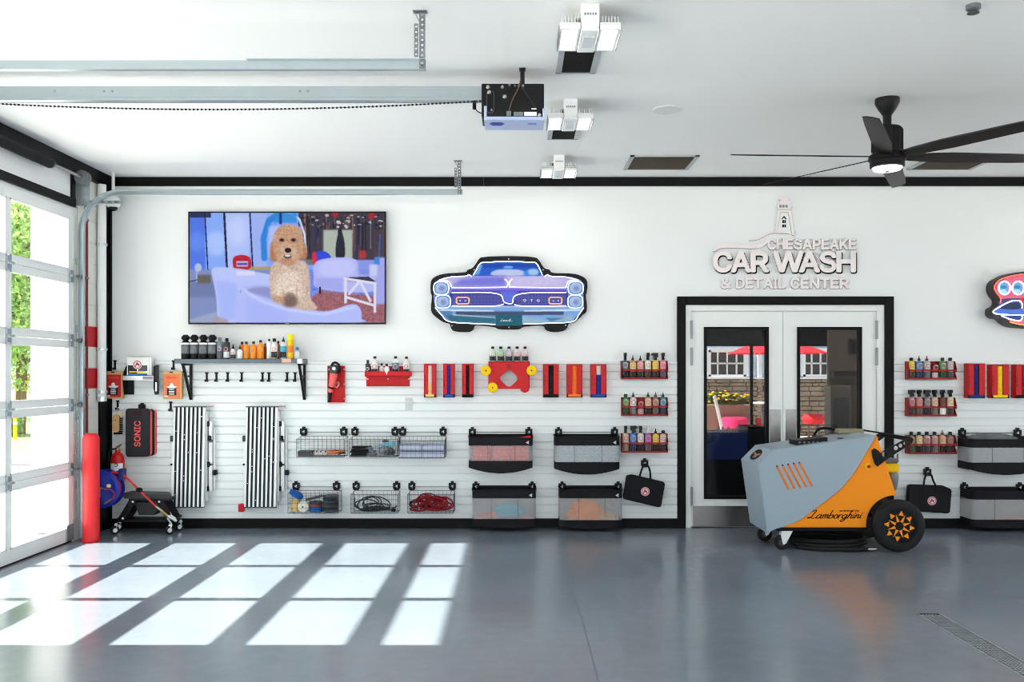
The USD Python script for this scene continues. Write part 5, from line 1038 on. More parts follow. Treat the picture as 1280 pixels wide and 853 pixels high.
t.part('guide_arm', MB().box(wx(150, y), wx(155.5, y), y - .04, y + .05, wz(600, y), wz(586, y), .006), mat('guide_blue', (24, 40, 110), .4), False)
t.part('hub_label', MB().prism(Point(wx(140.5, y), wz(606.5, y)).buffer(.02).intersection(sbox(wx(138, y), wz(608.5, y), wx(143.6, y), wz(604.5, y))), y - .074, .002), mat('hub_cream', (224, 220, 160), .5), False)
yf = y - .085
t.part('swivel', MB().tube([W(124, 622, yf), W(124.5, 611, yf), W(127, 610, yf)], .009, 8).lathe([(.012, 0), (.012, .02)], W(124, 622, yf), 'z', 8), M_alu); t.part('fitting', MB().tube([W(127, 610, yf), W(133, 612, yf)], .008, 8).tube([W(131, 630, yf), W(139, 624.5, yf)], .009, 8), mat('brass', (170, 146, 90), .35, .8))
t.part('whip_hose', MB().tube(spline([W(133, 611.5, yf), W(139, 612.5, yf), W(143, 617, yf), W(142, 622, yf), W(139, 625, yf)], 6), .006, 7), mat('hose_red', (200, 44, 44), .5))
t = thing('air_hose', 'red air hose running diagonally from the reel to its coupling on the roller seat', 'hose', tuple(W(180, 620, -.42)))
hp = [W(140, 590.5, -.40), W(150, 592.5, -.41), W(160, 599, -.42), W(176, 615, -.43), W(188, 626.5, -.43), W(195, 633.5, -.42)]
t.part('hose', MB().tube(spline(hp, 6), .0095, 8), mat('hose_red', (200, 44, 44), .5)); t.part('stop_ball', MB().ball(W(174, 612.8, -.43), .026, 2, (1.2, 1, .9)), M_black2, label='black hose stop')
t.part('coupling', MB().tube([W(195, 633.5, -.42), W(201, 638, -.42)], [.009, .012], 8), M_steel); t.part('brass_nipple', MB().tube([W(201, 638, -.42), W(210, 646, -.41)], [.012, .012], 8), mat('brass', (170, 146, 90), .35, .8)); t.part('air_chuck', MB().tube([W(210, 645.5, -.41), W(221, 652, -.40)], [.015, .012], 10).tube([W(213, 644, -.41), W(220, 649, -.41)], .007, 8).tube([W(209, 648, -.41), W(214, 655, -.40)], .008, 8), M_alu)
t = thing('supply_hose', 'dark blue supply hose looping down the block wall behind the bollard', 'hose', (XL + .03, -.5, .5))
t.part('hose', MB().tube(spline([(XL + .02, -.52, .93), (XL + .025, -.57, .90), (XL + .03, -.60, .75), (XL + .04, -.58, .5), (XL + .06, -.55, .33), (XL + .06, -.46, .30)], 6), .01, 8), mat('hose_navy', (24, 40, 110), .45))
t.part('wall_clip', MB().box(XL, XL + .04, -.60, -.50, .925, .94), M_black2, False)
# bollard
bx, by = wx(113.8, -.72), -.72
t = thing('bollard', 'red domed bollard standing at the end of the garage door', 'bollard', (bx, by, 0)); zt2 = wz(541.5, by)
t.part('post', MB().lathe([(.072, 0), (.071, zt2 - .05), (.066, zt2 - .028), (.055, zt2 - .012), (.035, zt2 - .003), (.001, zt2)], (bx, by, 0), 'z', 36), M_redb, 40); t.part('base_ring', MB().lathe([(.076, 0), (.076, .006), (.072, .008)], (bx, by, 0), 'z', 36), M_red)
t.part('cap_ridge', MB().lathe([(.0722, zt2 - .052), (.0728, zt2 - .050), (.0722, zt2 - .048)], (bx, by, 0), 'z', 36), M_redb)
# roller seat
t = thing('roller_seat', 'low black mechanic roller seat with tray standing under the hose', 'roller seat', (-3.48, -.27, 0))
yf, yb_ = -.37, -.18; ym = -.24
t.part('seat_pad', MB().apply(lambda v: v).add(*(lambda m: (np.asarray(m.vertices), m.faces))(trimesh.convex.convex_hull(np.array([(wx(px, yy), yy, wz(py, yf) + dz) for (px, py) in ((153, 620.5), (165, 617), (211, 618.5), (214.5, 621), (212, 624), (156, 623.5)) for yy, dz in ((yf, 0), (yb_, .0))])))), mat('seat_vinyl', (46, 47, 52), .45), 30)
t.part('seat_pan', MB().box(wx(160, yf), wx(211, yf), yf + .01, yb_ - .01, wz(627, yf), wz(623.5, yf), .004), M_black2, False)
for s_, top, bot in ((0, 166, 151), (1, 199, 213)):
    L = t.part('leg_plate', MB().prism(Polygon([(wx(top - 5, yf), wz(626, yf)), (wx(top + 5, yf), wz(626, yf)), (wx(bot + 4, yf), wz(651, yf)), (wx(bot - 5, yf), wz(651, yf))]), yf + .012, .012).prism(Polygon([(wx(top - 5, yf), wz(626, yf)), (wx(top + 5, yf), wz(626, yf)), (wx(bot + 4, yf), wz(651, yf)), (wx(bot - 5, yf), wz(651, yf))]), yb_, .012).bar((wx(bot, yf), yf + .006, wz(649, yf)), (wx(bot, yf), yb_, wz(649, yf)), .07, .02), M_black2, False)
    for px, py in ((top, 627.5), (bot + 2.5 * (1 - 2 * s_), 648.3)): L.part('bolt', MB().ball((wx(px, yf), yf - .002, wz(py, yf)), .0105, 2, (1, .6, 1)), M_white)
t.part('tray', MB().prism(Polygon([(wx(166, yf), wz(629, yf)), (wx(200, yf), wz(629, yf)), (wx(191, yf), wz(645, yf)), (wx(172, yf), wz(645, yf))]), yb_ - .02, yb_ - yf - .05), M_blackm, False)
t.part('bottom_rail', MB().box(wx(146, yf), wx(216, yf), yf + .02, yb_, wz(653.5, yf), wz(650, yf), .004), M_black2, False)
for px, yy in ((143.5, yf), (211.5, yf), (148, yb_), (224, yb_)):
    x = wx(px, yy); tilt = .35 if px > 180 else .25
    c = t.part('caster', MB().lathe([(.036, -.012), (.040, -.008), (.040, .008), (.036, .012)], (0, 0, 0), 'y', 20).apply(lambda v: np.stack([v[:, 0] * math.cos(tilt + .5) - v[:, 1] * math.sin(tilt + .5) + x, v[:, 0] * math.sin(tilt + .5) + v[:, 1] * math.cos(tilt + .5) + yy, v[:, 2] + .040], 1)), M_rubber)
    c.part('hub', MB().lathe([(.02, -.0145), (.022, -.012), (.022, .012), (.02, .0145)], (0, 0, 0), 'y', 14).apply(lambda v: np.stack([v[:, 0] * math.cos(tilt + .5) - v[:, 1] * math.sin(tilt + .5) + x, v[:, 0] * math.sin(tilt + .5) + v[:, 1] * math.cos(tilt + .5) + yy, v[:, 2] + .040], 1)), M_alu)
    c.part('fork', MB().bar((x, yy, .045), (x + .012, yy + .012, .095), .03, .018, up=(0, 1, 0)).cyl((x + .01, yy + .01, .085), (x + .01, yy + .01, .105), .012, n=8), M_alu)
# folding work platforms
M_strip = mat('grip_strip', (30, 34, 44), .7)
def platform(px0, px1, dpx, label):
    yt, yb2 = -.11, -.16; zt_, zb_ = wz(509, yt), wz(634.5, yb2); x0, x1 = wx(px0, yt), wx(px1, yt); dx = wx(px0 + dpx, yb2) - x0
    t = thing('work_platform', label, 'work platform', ((x0 + x1) / 2, -.13, zb_), group='folded work platforms')
    def sk(v):
        k = (zt_ - v[:, 2]) / (zt_ - zb_); return np.stack([v[:, 0] + dx * k, v[:, 1] + (yb2 - yt) * k, v[:, 2]], 1)
    n = 7; w = x1 - x0; pitch = (w - .022) / n
    t.part('deck', MB().box(x0, x1, yt, yt + .03, zb_, zt_, .003).apply(sk), M_white, False); t.part('end_trim', MB().box(x0 - .002, x1 + .002, yt - .002, yt + .032, zt_ - .004, zt_ + .006).box(x0 - .002, x1 + .002, yt - .002, yt + .032, zb_ - .006, zb_ + .004).apply(sk), M_dgrey, False)
    for k in range(n):
        a = x0 + .019 + pitch * k; t.part('grip_strip', MB().box(a + .001, a + pitch * .5, yt - .003, yt, zb_ + .004, zt_ - .004).apply(sk), M_strip, False)
    r_ = random.Random(int(px0)); sp_ = MB()
    for k in range(14): a = x0 + .03 + pitch * r_.randrange(n); zz = r_.uniform(zb_ + .05, zt_ - .05); sp_.box(a - .004, a + .004, yt - .0038, yt - .002, zz - .004, zz + .004)
    t.part('rivet', sp_.apply(sk), M_white, False, kind='stuff')
    xs = x1 + .004; z = lambda py: wz(py, -.07)
    t.part('side_frame', MB().box(x0 - .028, x0 + .004, yt + .005, WF - .01, zb_ + .01, zt_ - .27, .003).box(x1 - .01, x1 + .01, yt + .01, WF - .01, zb_ + .05, zt_ - .04, .003), M_white, False)
    for a, b in ((527, 550), (553, 580), (582, 614)): t.part('folded_leg', MB().box(xs + .02, xs + .052, -.085, -.045, z(b), z(a), .003), M_white, False)
    t.part('leg_tube', MB().box(xs + .056, xs + .07, -.06, WF, z(613), z(536), .003), M_white, False)
    for py, dx_ in ((530, .01), (548, .028), (580.5, .016), (591, .075), (611, .008)): t.part('hinge_block', MB().box(xs + dx_ - .014, xs + dx_ + .018, -.095, -.04, z(py + 3.2), z(py - 3.2), .006), M_black2, False)
    t.part('knob', MB().box(x0 - .034, x0 - .004, yt - .01, yt + .04, wz(552.5, yt), wz(545, yt), .008), M_dgrey, False); t.part('pin', MB().cyl((x0 - .02, yt - .012, wz(581, yt)), (x0 - .02, yt + .03, wz(581, yt)), .009, n=10), M_black2)
    t.part('wall_peg', MB().box(x1 - .002, x1 + .055, WF - .03, WF, zt_ + .0, zt_ + .008), mat('peg_pink', (206, 150, 150), .5), False)
    t.part('foot', MB().box(x0 + dx - .065, x0 + dx - .012, yt - .02, yt + .03, zb_ - .05, zb_ + .025, .006), M_red, False, label='red rubber foot')
platform(217, 256.6, -2.6, 'striped white folding work platform nearest the corner, hung upright'); platform(307.5, 347, -2.6, 'striped white folding work platform beside the wire baskets, hung upright')

# polisher on its red plate
y = WF; t = thing('polisher_holder', 'tall narrow red wall plate holding the coral polisher', 'holder', (wx(421), y, wz(503)))
t.part('plate', MB().box(wx(410, y), wx(431.5, y), y - .006, y, wz(503, y), wz(457.5, y)).box(wx(410, y), wx(411, y), y - .03, y, wz(503, y), wz(457.5, y)).box(wx(430.5, y), wx(431.5, y), y - .03, y, wz(503, y), wz(457.5, y)).box(wx(410, y), wx(431.5, y), y - .05, y, wz(503.3, y), wz(502.6, y)), M_red, False)
for px, py in ((430.2, 462), (430.2, 480.5), (430.2, 498.5), (411.2, 462)): t.part('screw', MB().ball(W(px, py, y - .03), .006, 1), M_white)
y = -.10; t = thing('polisher', 'coral and black handheld polisher hanging on the narrow red plate', 'polisher', tuple(W(415, 503, y)))
cr = [W(418, 458, y), W(417.5, 466, y), W(416, 478, y), W(413.5, 486, y), W(412.2, 490, y)]
t.part('body', MB().tube(spline([W(417.3, 467, y), W(416.3, 474, y), W(414.5, 482, y), W(413.5, 484.5, y)], 4), np.linspace(.040, .026, 13), 14), M_pink)
t.part('gear_head', MB().tube(spline([W(418.5, 456, y + .0), W(418, 460, y), W(417.4, 467, y)], 4), [.022, .034, .042, .046, .046, .045, .044, .043, .041], 14), mat('head_grey', (78, 70, 74), .4)); t.part('hoop_handle', MB().tube(spline([W(414.5, 458, y - .03), W(416, 454.5, y - .03), W(420, 453.6, y - .03), W(424, 457, y - .03), W(425, 462, y - .02), W(422.5, 466.5, y - .02)], 6), .011, 8), M_black2)
t.part('collar', MB().tube([W(414, 484, y), W(413.3, 486, y)], .031, 14), M_black2); t.part('rear_body', MB().tube(spline([W(413.3, 486, y), W(413, 489, y), W(412.8, 491, y)], 3), np.linspace(.029, .022, 7), 12), M_pink); t.part('grip', MB().tube(spline([W(412.6, 491, y), W(412, 497, y), W(411.6, 503, y)], 4), np.linspace(.022, .014, 9), 10), M_black2)
t.part('power_cord', MB().tube(spline([W(418, 482, y + .02), W(422.5, 478, y + .02), W(423.5, 481, y), W(421, 484.5, y), W(418, 482.5, y)], 5), .008, 7), mat('cord_pink', (196, 130, 130), .5)); t.part('spindle', MB().cyl(W(417.3, 461, y - .05), W(417.3, 461, y - .03), .016, n=12), M_steel); t.part('peg', MB().cyl(W(417, 470, y), W(417, 470, WF), .01, n=8), M_red)

# red bottle tray
y = -.15; t = thing('bottle_tray', 'wide red steel wall tray holding a row of mixed bottles', 'tray', (wx(485), WF, wz(483)))
x0, x1 = wx(457.5, y), wx(513, y); zt_, zm, zb_ = wz(464.5, y), wz(471, y), wz(483, WF)
t.part('front_lip', MB().box(x0 - .012, x1 + .002, y, y + .004, zm, zt_), M_red, False); t.part('floor_plate', MB().box(x0, x1, y, WF, zm, zm + .004), M_red, False)
t.part('back_plate', MB().box(wx(458.5), wx(512.5), WF - .005, WF, zb_, zt_ + .05).box(wx(458.5), wx(512.5), WF - .03, WF, zb_, zb_ + .004), M_red, False); t.part('end_plate', MB().box(x0, x0 + .003, y, WF, zm, zt_), M_red, False); t.part('end_plate', MB().box(x1 - .003, x1, y, WF, zm, zt_), M_red, False)
for px in (459.5, 485, 511.5): t.part('screw', MB().ball(W(px, 474, WF - .005), .008, 1), M_white)
t.part('drip_mark', MB().prism(Polygon([(wx(481, y), zt_), (wx(485, y), zt_), (wx(484, y), wz(467, y)), (wx(483.4, y), wz(469, y)), (wx(482.6, y), wz(467.5, y))]), y, .0012), mat('drip_white', (232, 210, 206), .4), False)
G, zb2, yy = 'bottles in the red tray', zm + .004, -.095
bottle('bottle', 'short dark bottle at the left end of the red tray', wx(459.8, yy), yy, zb2, .024, .13, (60, 62, 66), 'wide', (40, 42, 46), low=(36, 36, 40), patch=(220, 220, 222), shoulder=.84, group=G)
bottle('bottle', 'bulky white bottle with pink roundel in the red tray', wx(468.5, yy), yy, zb2, .034, .172, (232, 226, 226), 'cap', patch=(240, 208, 206), low=(44, 44, 46), group=G)
bottle('bottle', 'short pinkish bottle with black cap in the red tray', wx(477, yy - .02), yy - .02, zb2, .022, .105, (232, 214, 212), 'cap', patch=(238, 220, 218), low=(190, 60, 62), group=G)
bottle('bottle', 'short plain white bottle in the middle of the red tray', wx(483.5, yy - .02), yy - .02, zb2, .026, .10, (240, 240, 242), 'cap', group=G)
bottle('bottle', 'bottle with grey-blue shoulder and white roundel in the red tray', wx(494.5, yy), yy, zb2, .033, .172, (238, 238, 238), 'cap', band=(88, 116, 140), patch=(240, 240, 240), low=(26, 26, 28), group=G)
bottle('bottle', 'white bottle with pink ring and black label at the right end of the red tray', wx(508, yy), yy, zb2, .031, .17, (230, 224, 222), 'cap', patch=(236, 196, 198), low=(36, 36, 40), group=G)
# outlet
solo('wall_outlet', MB().box(wx(507), wx(516), WF - .006, WF, wz(513), wz(497.5), .003).box(wx(509.5), wx(513.5), WF - .009, WF, wz(504.5), wz(499.5), .002).box(wx(509.5), wx(513.5), WF - .009, WF, wz(511.5), wz(506.5), .002), mat('outlet_white', (206, 210, 213), .4), 'white electrical outlet on the slat wall under the red tray', 'outlet')

# pad holders
def pad_holder(px0, px1, py0, py1, pad, base, label, fill=1.0):
    y = -.11; x0, x1, z0, z1 = wx(px0, y), wx(px1, y), wz(py1, y), wz(py0, y); xc = (x0 + x1) / 2; hw = (x1 - x0) * .16; sl = .3 * (x1 - x0)
    t = thing('pad_holder', label, 'pad holder', (xc, WF, z0), group='red pad holders')
    t.part('side_panel', MB().box(x0, x0 + .003, y, WF, z0, z1).box(x0, xc - hw, y, y + .004, z0 + .03, z1, .001), M_red, False); t.part('side_panel', MB().box(x1 - .003, x1, y, WF, z0, z1).box(xc + hw, x1, y, y + .004, z0 + .03, z1, .001), M_red, False)
    t.part('back_panel', MB().box(x0, x1, WF - .003, WF, z0, z1), M_red, False); t.part('foot_plate', MB().box(x0, x1, y, WF, z0, z0 + .004).box(x0, x0 + .012, y, y + .01, z0, z0 + .03).box(x1 - .012, x1, y, y + .01, z0, z0 + .03), M_black2, False)
    R = min((x1 - x0) / 2 - .004, .043); n = int(14 * fill); prof = []; zz = z0 + .005; hp = (z1 - z0 - .02) / 14
    for k in range(n): prof += [(R * .93, zz), (R, zz + hp * .3), (R, zz + hp * .7), (R * .93, zz + hp * .98)]; zz += hp
    t.part('pad_stack', MB().lathe(prof, (xc, (y + WF) / 2 - .0, 0), 'z', 20), mat('pad_%d_%d_%d' % pad, pad, .85), 30, label='stack of foam pads')
    t.part('base_pad', MB().box(x0 + .012, x1 - .012, y - .002, y + .02, z0 + .004, z0 + .03, .004), mat('pad_%d_%d_%d' % base, base, .85), False)
    if fill < 1: t.part('upper_pad', MB().lathe([(R * .95, zz), (R, zz + .01), (R, min(zz + hp * (14 - n), z1 - .006))], (xc, (y + WF) / 2, 0), 'z', 20), mat('pad_pale', (206, 196, 190), .85), 30)
    l = MB()
    for z_ in (.62, .5, .38): l.box(x0 + .008, x0 + .016, y - .0012, y, z0 + (z1 - z0) * z_ - .015, z0 + (z1 - z0) * z_ + .015)
    t.part('print_mark', l, mat('dark_red', (110, 10, 16), .5), False, kind='stuff')
pad_holder(530, 544.5, 455, 497, (226, 190, 130), (246, 196, 120), 'red pad holder filled with cream pads, first of the row', .45)
pad_holder(554, 568, 455, 497, (36, 44, 128), (40, 90, 180), 'slim red pad holder filled with navy pads, second of the row')
pad_holder(577.5, 591.5, 455, 497, (22, 20, 26), (24, 24, 30), 'slim red pad holder filled with black pads beside the red plate')
pad_holder(679, 698.5, 455.5, 497, (24, 22, 26), (24, 24, 28), 'wide red pad holder of black pads right of the red plate')
pad_holder(708.5, 728, 455.5, 497, (250, 110, 40), (252, 126, 50), 'wide red pad holder of orange pads')
pad_holder(738.5, 758, 455.5, 497, (34, 50, 140), (36, 80, 170), 'wide red pad holder of blue pads with a pale pad on top', .72)
pad_holder(1210.5, 1231, 454.5, 498, (40, 40, 110), (40, 60, 130), 'red pad holder of dark blue pads right of the double door')
pad_holder(1240, 1261.5, 456, 498, (246, 206, 20), (250, 214, 24), 'red pad holder of yellow pads near the right edge')
pad_holder(1270, 1291, 456, 498, (150, 24, 30), (26, 24, 28), 'red pad holder cut off by the right edge')

# red backing-plate holder with yellow pads
y = -.13; t = thing('pad_plate', 'red wall plate with a rounded diamond opening carrying five bottles', 'wall plate', (wx(635), WF, wz(490)))
o = sbox(wx(610.5, y), wz(486.5, y), wx(662, y), wz(452, y)); hole = affinity.rotate(rrect(-.066, .066, -.066, .066, .034), 45); hole = affinity.translate(affinity.scale(hole, 1.05, 1.0), wx(636.3, y), wz(473.2, y))
t.part('front_plate', MB().prism(o.difference(hole), y + .004, .004), M_red, False); t.part('top_shelf', MB().box(wx(610.5, y), wx(662, y), y, WF, wz(452, y) - .004, wz(452, y)), M_red, False)
for px in (610.5, 661.2): t.part('side_plate', MB().box(wx(px, y), wx(px, y) + .004, y, WF, wz(486.5, y), wz(452, y)), M_red, False)
for px in (616, 656): t.part('pad_seat', MB().prism(Polygon([(wx(px - 5.5, y), wz(486.5, y)), (wx(px + 5.5, y), wz(486.5, y)), (wx(px + 5, y), wz(489, y)), (wx(px + 1.5, y), wz(491, y)), (wx(px - 1.5, y), wz(491, y)), (wx(px - 5, y), wz(489, y))]), y + .002, .03), M_red, False)
emb = Point(wx(636, y), wz(458.5, y)).buffer(.022, quad_segs=6); t.part('stamped_mark', MB().prism(emb.difference(emb.buffer(-.004)), y, .0015).prism(LineString([(wx(634.5, y), wz(460, y)), (wx(636, y), wz(456.8, y)), (wx(637.7, y), wz(460, y))]).buffer(.003), y, .0015), mat('dark_red', (110, 10, 16), .5), False)
for px, py, lb in ((607.5, 463.5, 'yellow foam pad on the left shoulder of the red plate'), (664.5, 463.5, 'yellow foam pad on the right shoulder of the red plate'), (616, 484.8, 'yellow foam pad low on the left of the red plate')):
    t2 = thing('foam_pad', lb, 'foam pad', tuple(W(px, py, y)), group='yellow foam pads')
    t2.part('disc', MB().lathe([(.035, y - .004), (.046, y - .008), (.049, y - .018), (.049, y - .03), (.044, y - .036), (.008, y - .036)][::-1], (wx(px, y), 0, wz(py, y)), 'y', 28), M_yellow); t2.part('centre_hole', MB().lathe([(.008, y - .0368), (.008, y - .03)], (wx(px, y), 0, wz(py, y)), 'y', 10), M_dgrey)
for k, (px, bodyc, pc) in enumerate(((615.8, (206, 222, 206), (232, 238, 230)), (626, (150, 200, 160), (226, 236, 228)), (636.3, (196, 186, 196), (222, 220, 226)), (646.3, (226, 204, 206), (226, 206, 206)), (656.3, (220, 198, 204), (230, 208, 214)))):
    bottle('bottle', ('far left pale green', 'green-tinted', 'middle lilac-grey', 'pale pink', 'far right mauve') [k] + ' bottle with black cap on top of the red plate', wx(px, -.085), -.085, wz(452, y), .032, .125, bodyc, 'cap', patch=pc, low=(34, 34, 38), group='bottles on the red plate', shoulder=.66, neck=.4)

# bottle racks
def rack(px0, px1, py0, py1, label):
    y = -.115; x0, x1, z0, z1 = wx(px0, WF), wx(px1, WF), wz(py1, WF), wz(py0, WF)
    t = thing('bottle_rack', label, 'bottle rack', ((x0 + x1) / 2, WF, z0), group='red bottle racks')
    t.part('back_plate', MB().box(x0, x1, WF - .003, WF, z0, z1), mat('rack_red', (150, 12, 22), .4), False); t.part('floor_plate', MB().box(x0, x1, y, WF, z0, z0 + .004), mat('rack_red', (150, 12, 22), .4), False)
    zm = (z0 + z1) / 2 + .0
    t.part('front_rail', MB().box(x0 - .0, x1 + .0, y - .004, y, zm - .008, zm + .008), mat('rack_red', (150, 12, 22), .4), False)
    t.part('front_lip', MB().box(x0, x1, y - .004, y, z0, z0 + .018), mat('rack_red', (150, 12, 22), .4), False)
    for x in (x0, x1 - .003): t.part('end_plate', MB().prism_x([(WF, z0), (y, z0), (y, z0 + .02), (y + .035, zm - .02), (y - .004, zm - .012), (y - .004, zm + .012), (y + .03, z1), (WF, z1)], x, x + .003), mat('rack_red', (150, 12, 22), .4), False)
    return x0, x1, z0
RK = {'a': (775.5, 833, 451.5, 474.3, 'top red bottle rack left of the double door', 'in the top rack left of the door'), 'b': (776, 833, 496.8, 519.8, 'middle red bottle rack left of the double door', 'in the middle rack left of the door'), 'c': (776, 833, 541.8, 565, 'lowest red bottle rack left of the double door', 'in the lowest rack left of the door'),
      'd': (1131, 1190, 452, 474.6, 'top red bottle rack right of the double door', 'in the top rack right of the door'), 'e': (1131, 1190, 497.2, 520.2, 'middle red bottle rack right of the double door', 'in the middle rack right of the door'), 'f': (1131, 1190, 543.8, 566.8, 'lowest red bottle rack right of the double door', 'in the lowest rack right of the door')}
K_, W_ = (26, 26, 28), (236, 234, 232)
# (description, body, cap kind, cap colour, band, roundel, lower label)
SET = {'a': [('teal-shouldered', (70, 96, 110), 'trigger', K_, (92, 130, 146), W_, K_), ('olive-topped', (196, 150, 90), 'nozzle', K_, (220, 200, 130), (240, 230, 180), K_), ('pink-topped', (226, 150, 150), 'nozzle', K_, (232, 160, 160), (240, 226, 222), (34, 34, 36)), ('white with dark stripes', (220, 220, 212), 'trigger', K_, (206, 226, 206), W_, (60, 56, 52)), ('yellow-topped', (226, 190, 60), 'trigger', K_, (236, 206, 60), (240, 226, 200), (40, 38, 30)), ('rose-pink', (226, 130, 150), 'trigger', K_, (232, 140, 160), (244, 226, 232), (84, 78, 92))],
       'b': [('green-topped', (70, 140, 70), 'wide', (44, 60, 44), (90, 160, 90), W_, (30, 60, 34)), ('white-labelled', (220, 206, 206), 'nozzle', K_, W_, (232, 190, 196), (120, 116, 116)), ('short maroon', (120, 36, 40), 'none', K_, (140, 40, 44), W_, (190, 150, 150)), ('tan-topped', (206, 176, 140), 'nozzle', K_, (216, 186, 150), W_, (22, 22, 24)), ('brown-topped', (150, 110, 90), 'nozzle', (90, 60, 56), (176, 130, 110), (240, 226, 190), (90, 88, 90)), ('turquoise', (40, 140, 160), 'nozzle', K_, (50, 150, 176), (250, 240, 210), (24, 60, 70))],
       'c': [('cream', (226, 200, 176), 'trigger', K_, (232, 210, 186), (240, 222, 200), (160, 140, 126)), ('bright blue', (60, 140, 210), 'trigger', K_, (70, 150, 220), W_, (30, 60, 96)), ('white and black', (226, 222, 216), 'trigger', K_, (226, 222, 216), W_, K_), ('purple', (170, 110, 170), 'trigger', (226, 226, 230), (186, 110, 180), (240, 220, 240), (100, 90, 104)), ('yellow-banded', (230, 200, 70), 'nozzle', K_, (236, 206, 70), (240, 226, 190), (28, 28, 28)), ('beige capped', (214, 190, 180), 'wide', K_, (220, 200, 190), W_, (40, 40, 42))],
       'd': [('yellow-shouldered', (236, 206, 50), 'wide', K_, (236, 206, 50), W_, (60, 54, 34)), ('sky blue', (60, 140, 190), 'nozzle', (60, 40, 40), (70, 150, 200), (240, 226, 150), (30, 50, 70)), ('grey-topped', (190, 186, 186), 'nozzle', (90, 40, 44), (196, 190, 190), (234, 216, 220), (110, 110, 112)), ('short maroon', (120, 36, 40), 'none', K_, (140, 40, 44), W_, (196, 186, 186)), ('green-shouldered', (80, 130, 80), 'wide', K_, (96, 146, 96), W_, (40, 70, 44)), ('pale grey', (196, 190, 196), 'wide', K_, (196, 186, 190), (226, 214, 220), (70, 70, 74))],
       'e': [('dusty pink', (190, 150, 150), 'trigger', K_, (176, 120, 120), W_, (60, 58, 58)), ('salmon', (206, 140, 130), 'trigger', K_, (206, 130, 126), (240, 200, 200), (90, 76, 76)), ('grey and black', (130, 134, 140), 'trigger', K_, (130, 134, 140), W_, (28, 28, 32)), ('peach', (226, 190, 160), 'trigger', K_, (226, 190, 160), (236, 206, 200), (120, 110, 110)), ('brown with a blank white label', (110, 60, 46), 'trigger', K_, None, None, (244, 242, 240)), ('cream', (236, 216, 180), 'trigger', K_, (236, 210, 170), (240, 220, 206), (54, 52, 52))],
       'f': [('green-topped', (140, 110, 90), 'wide', K_, (130, 120, 90), (200, 190, 170), (50, 80, 50)), ('straw-yellow', (226, 206, 150), 'wide', K_, (230, 210, 160), (244, 230, 226), (34, 34, 36)), ('white-shouldered', (206, 200, 196), 'wide', K_, (190, 120, 110), W_, (60, 66, 76)), ('rosy', (206, 170, 166), 'wide', K_, (206, 150, 150), (240, 214, 214), (120, 114, 116)), ('tan nozzle-topped', (220, 180, 130), 'nozzle', (110, 70, 50), (226, 186, 140), W_, (24, 24, 26)), ('mauve-grey', (170, 130, 120), 'wide', K_, (176, 130, 120), (226, 206, 206), (60, 56, 58))]}
for key in 'abcdef':
    px0, px1, py0, py1, lb, wh = RK[key]; x0, x1, z0 = rack(px0, px1, py0, py1, lb)
    for k, (nm, body, cap, capc, band, patch, low) in enumerate(SET[key]):
        p = (x1 - x0 - .008) / 6; hh = .186 if cap in ('trigger',) else .18 if cap in ('nozzle', 'wide') else .155
        bottle('bottle', f'{nm} bottle {wh}', x0 + .004 + p * (k + .5), -.068, z0 + .0045, .0315, hh, body, cap, capc, band, patch, low, group=None, lines=sum(low) < 700, shoulder=.84, pz=.71, b0=.46, pr=.86)

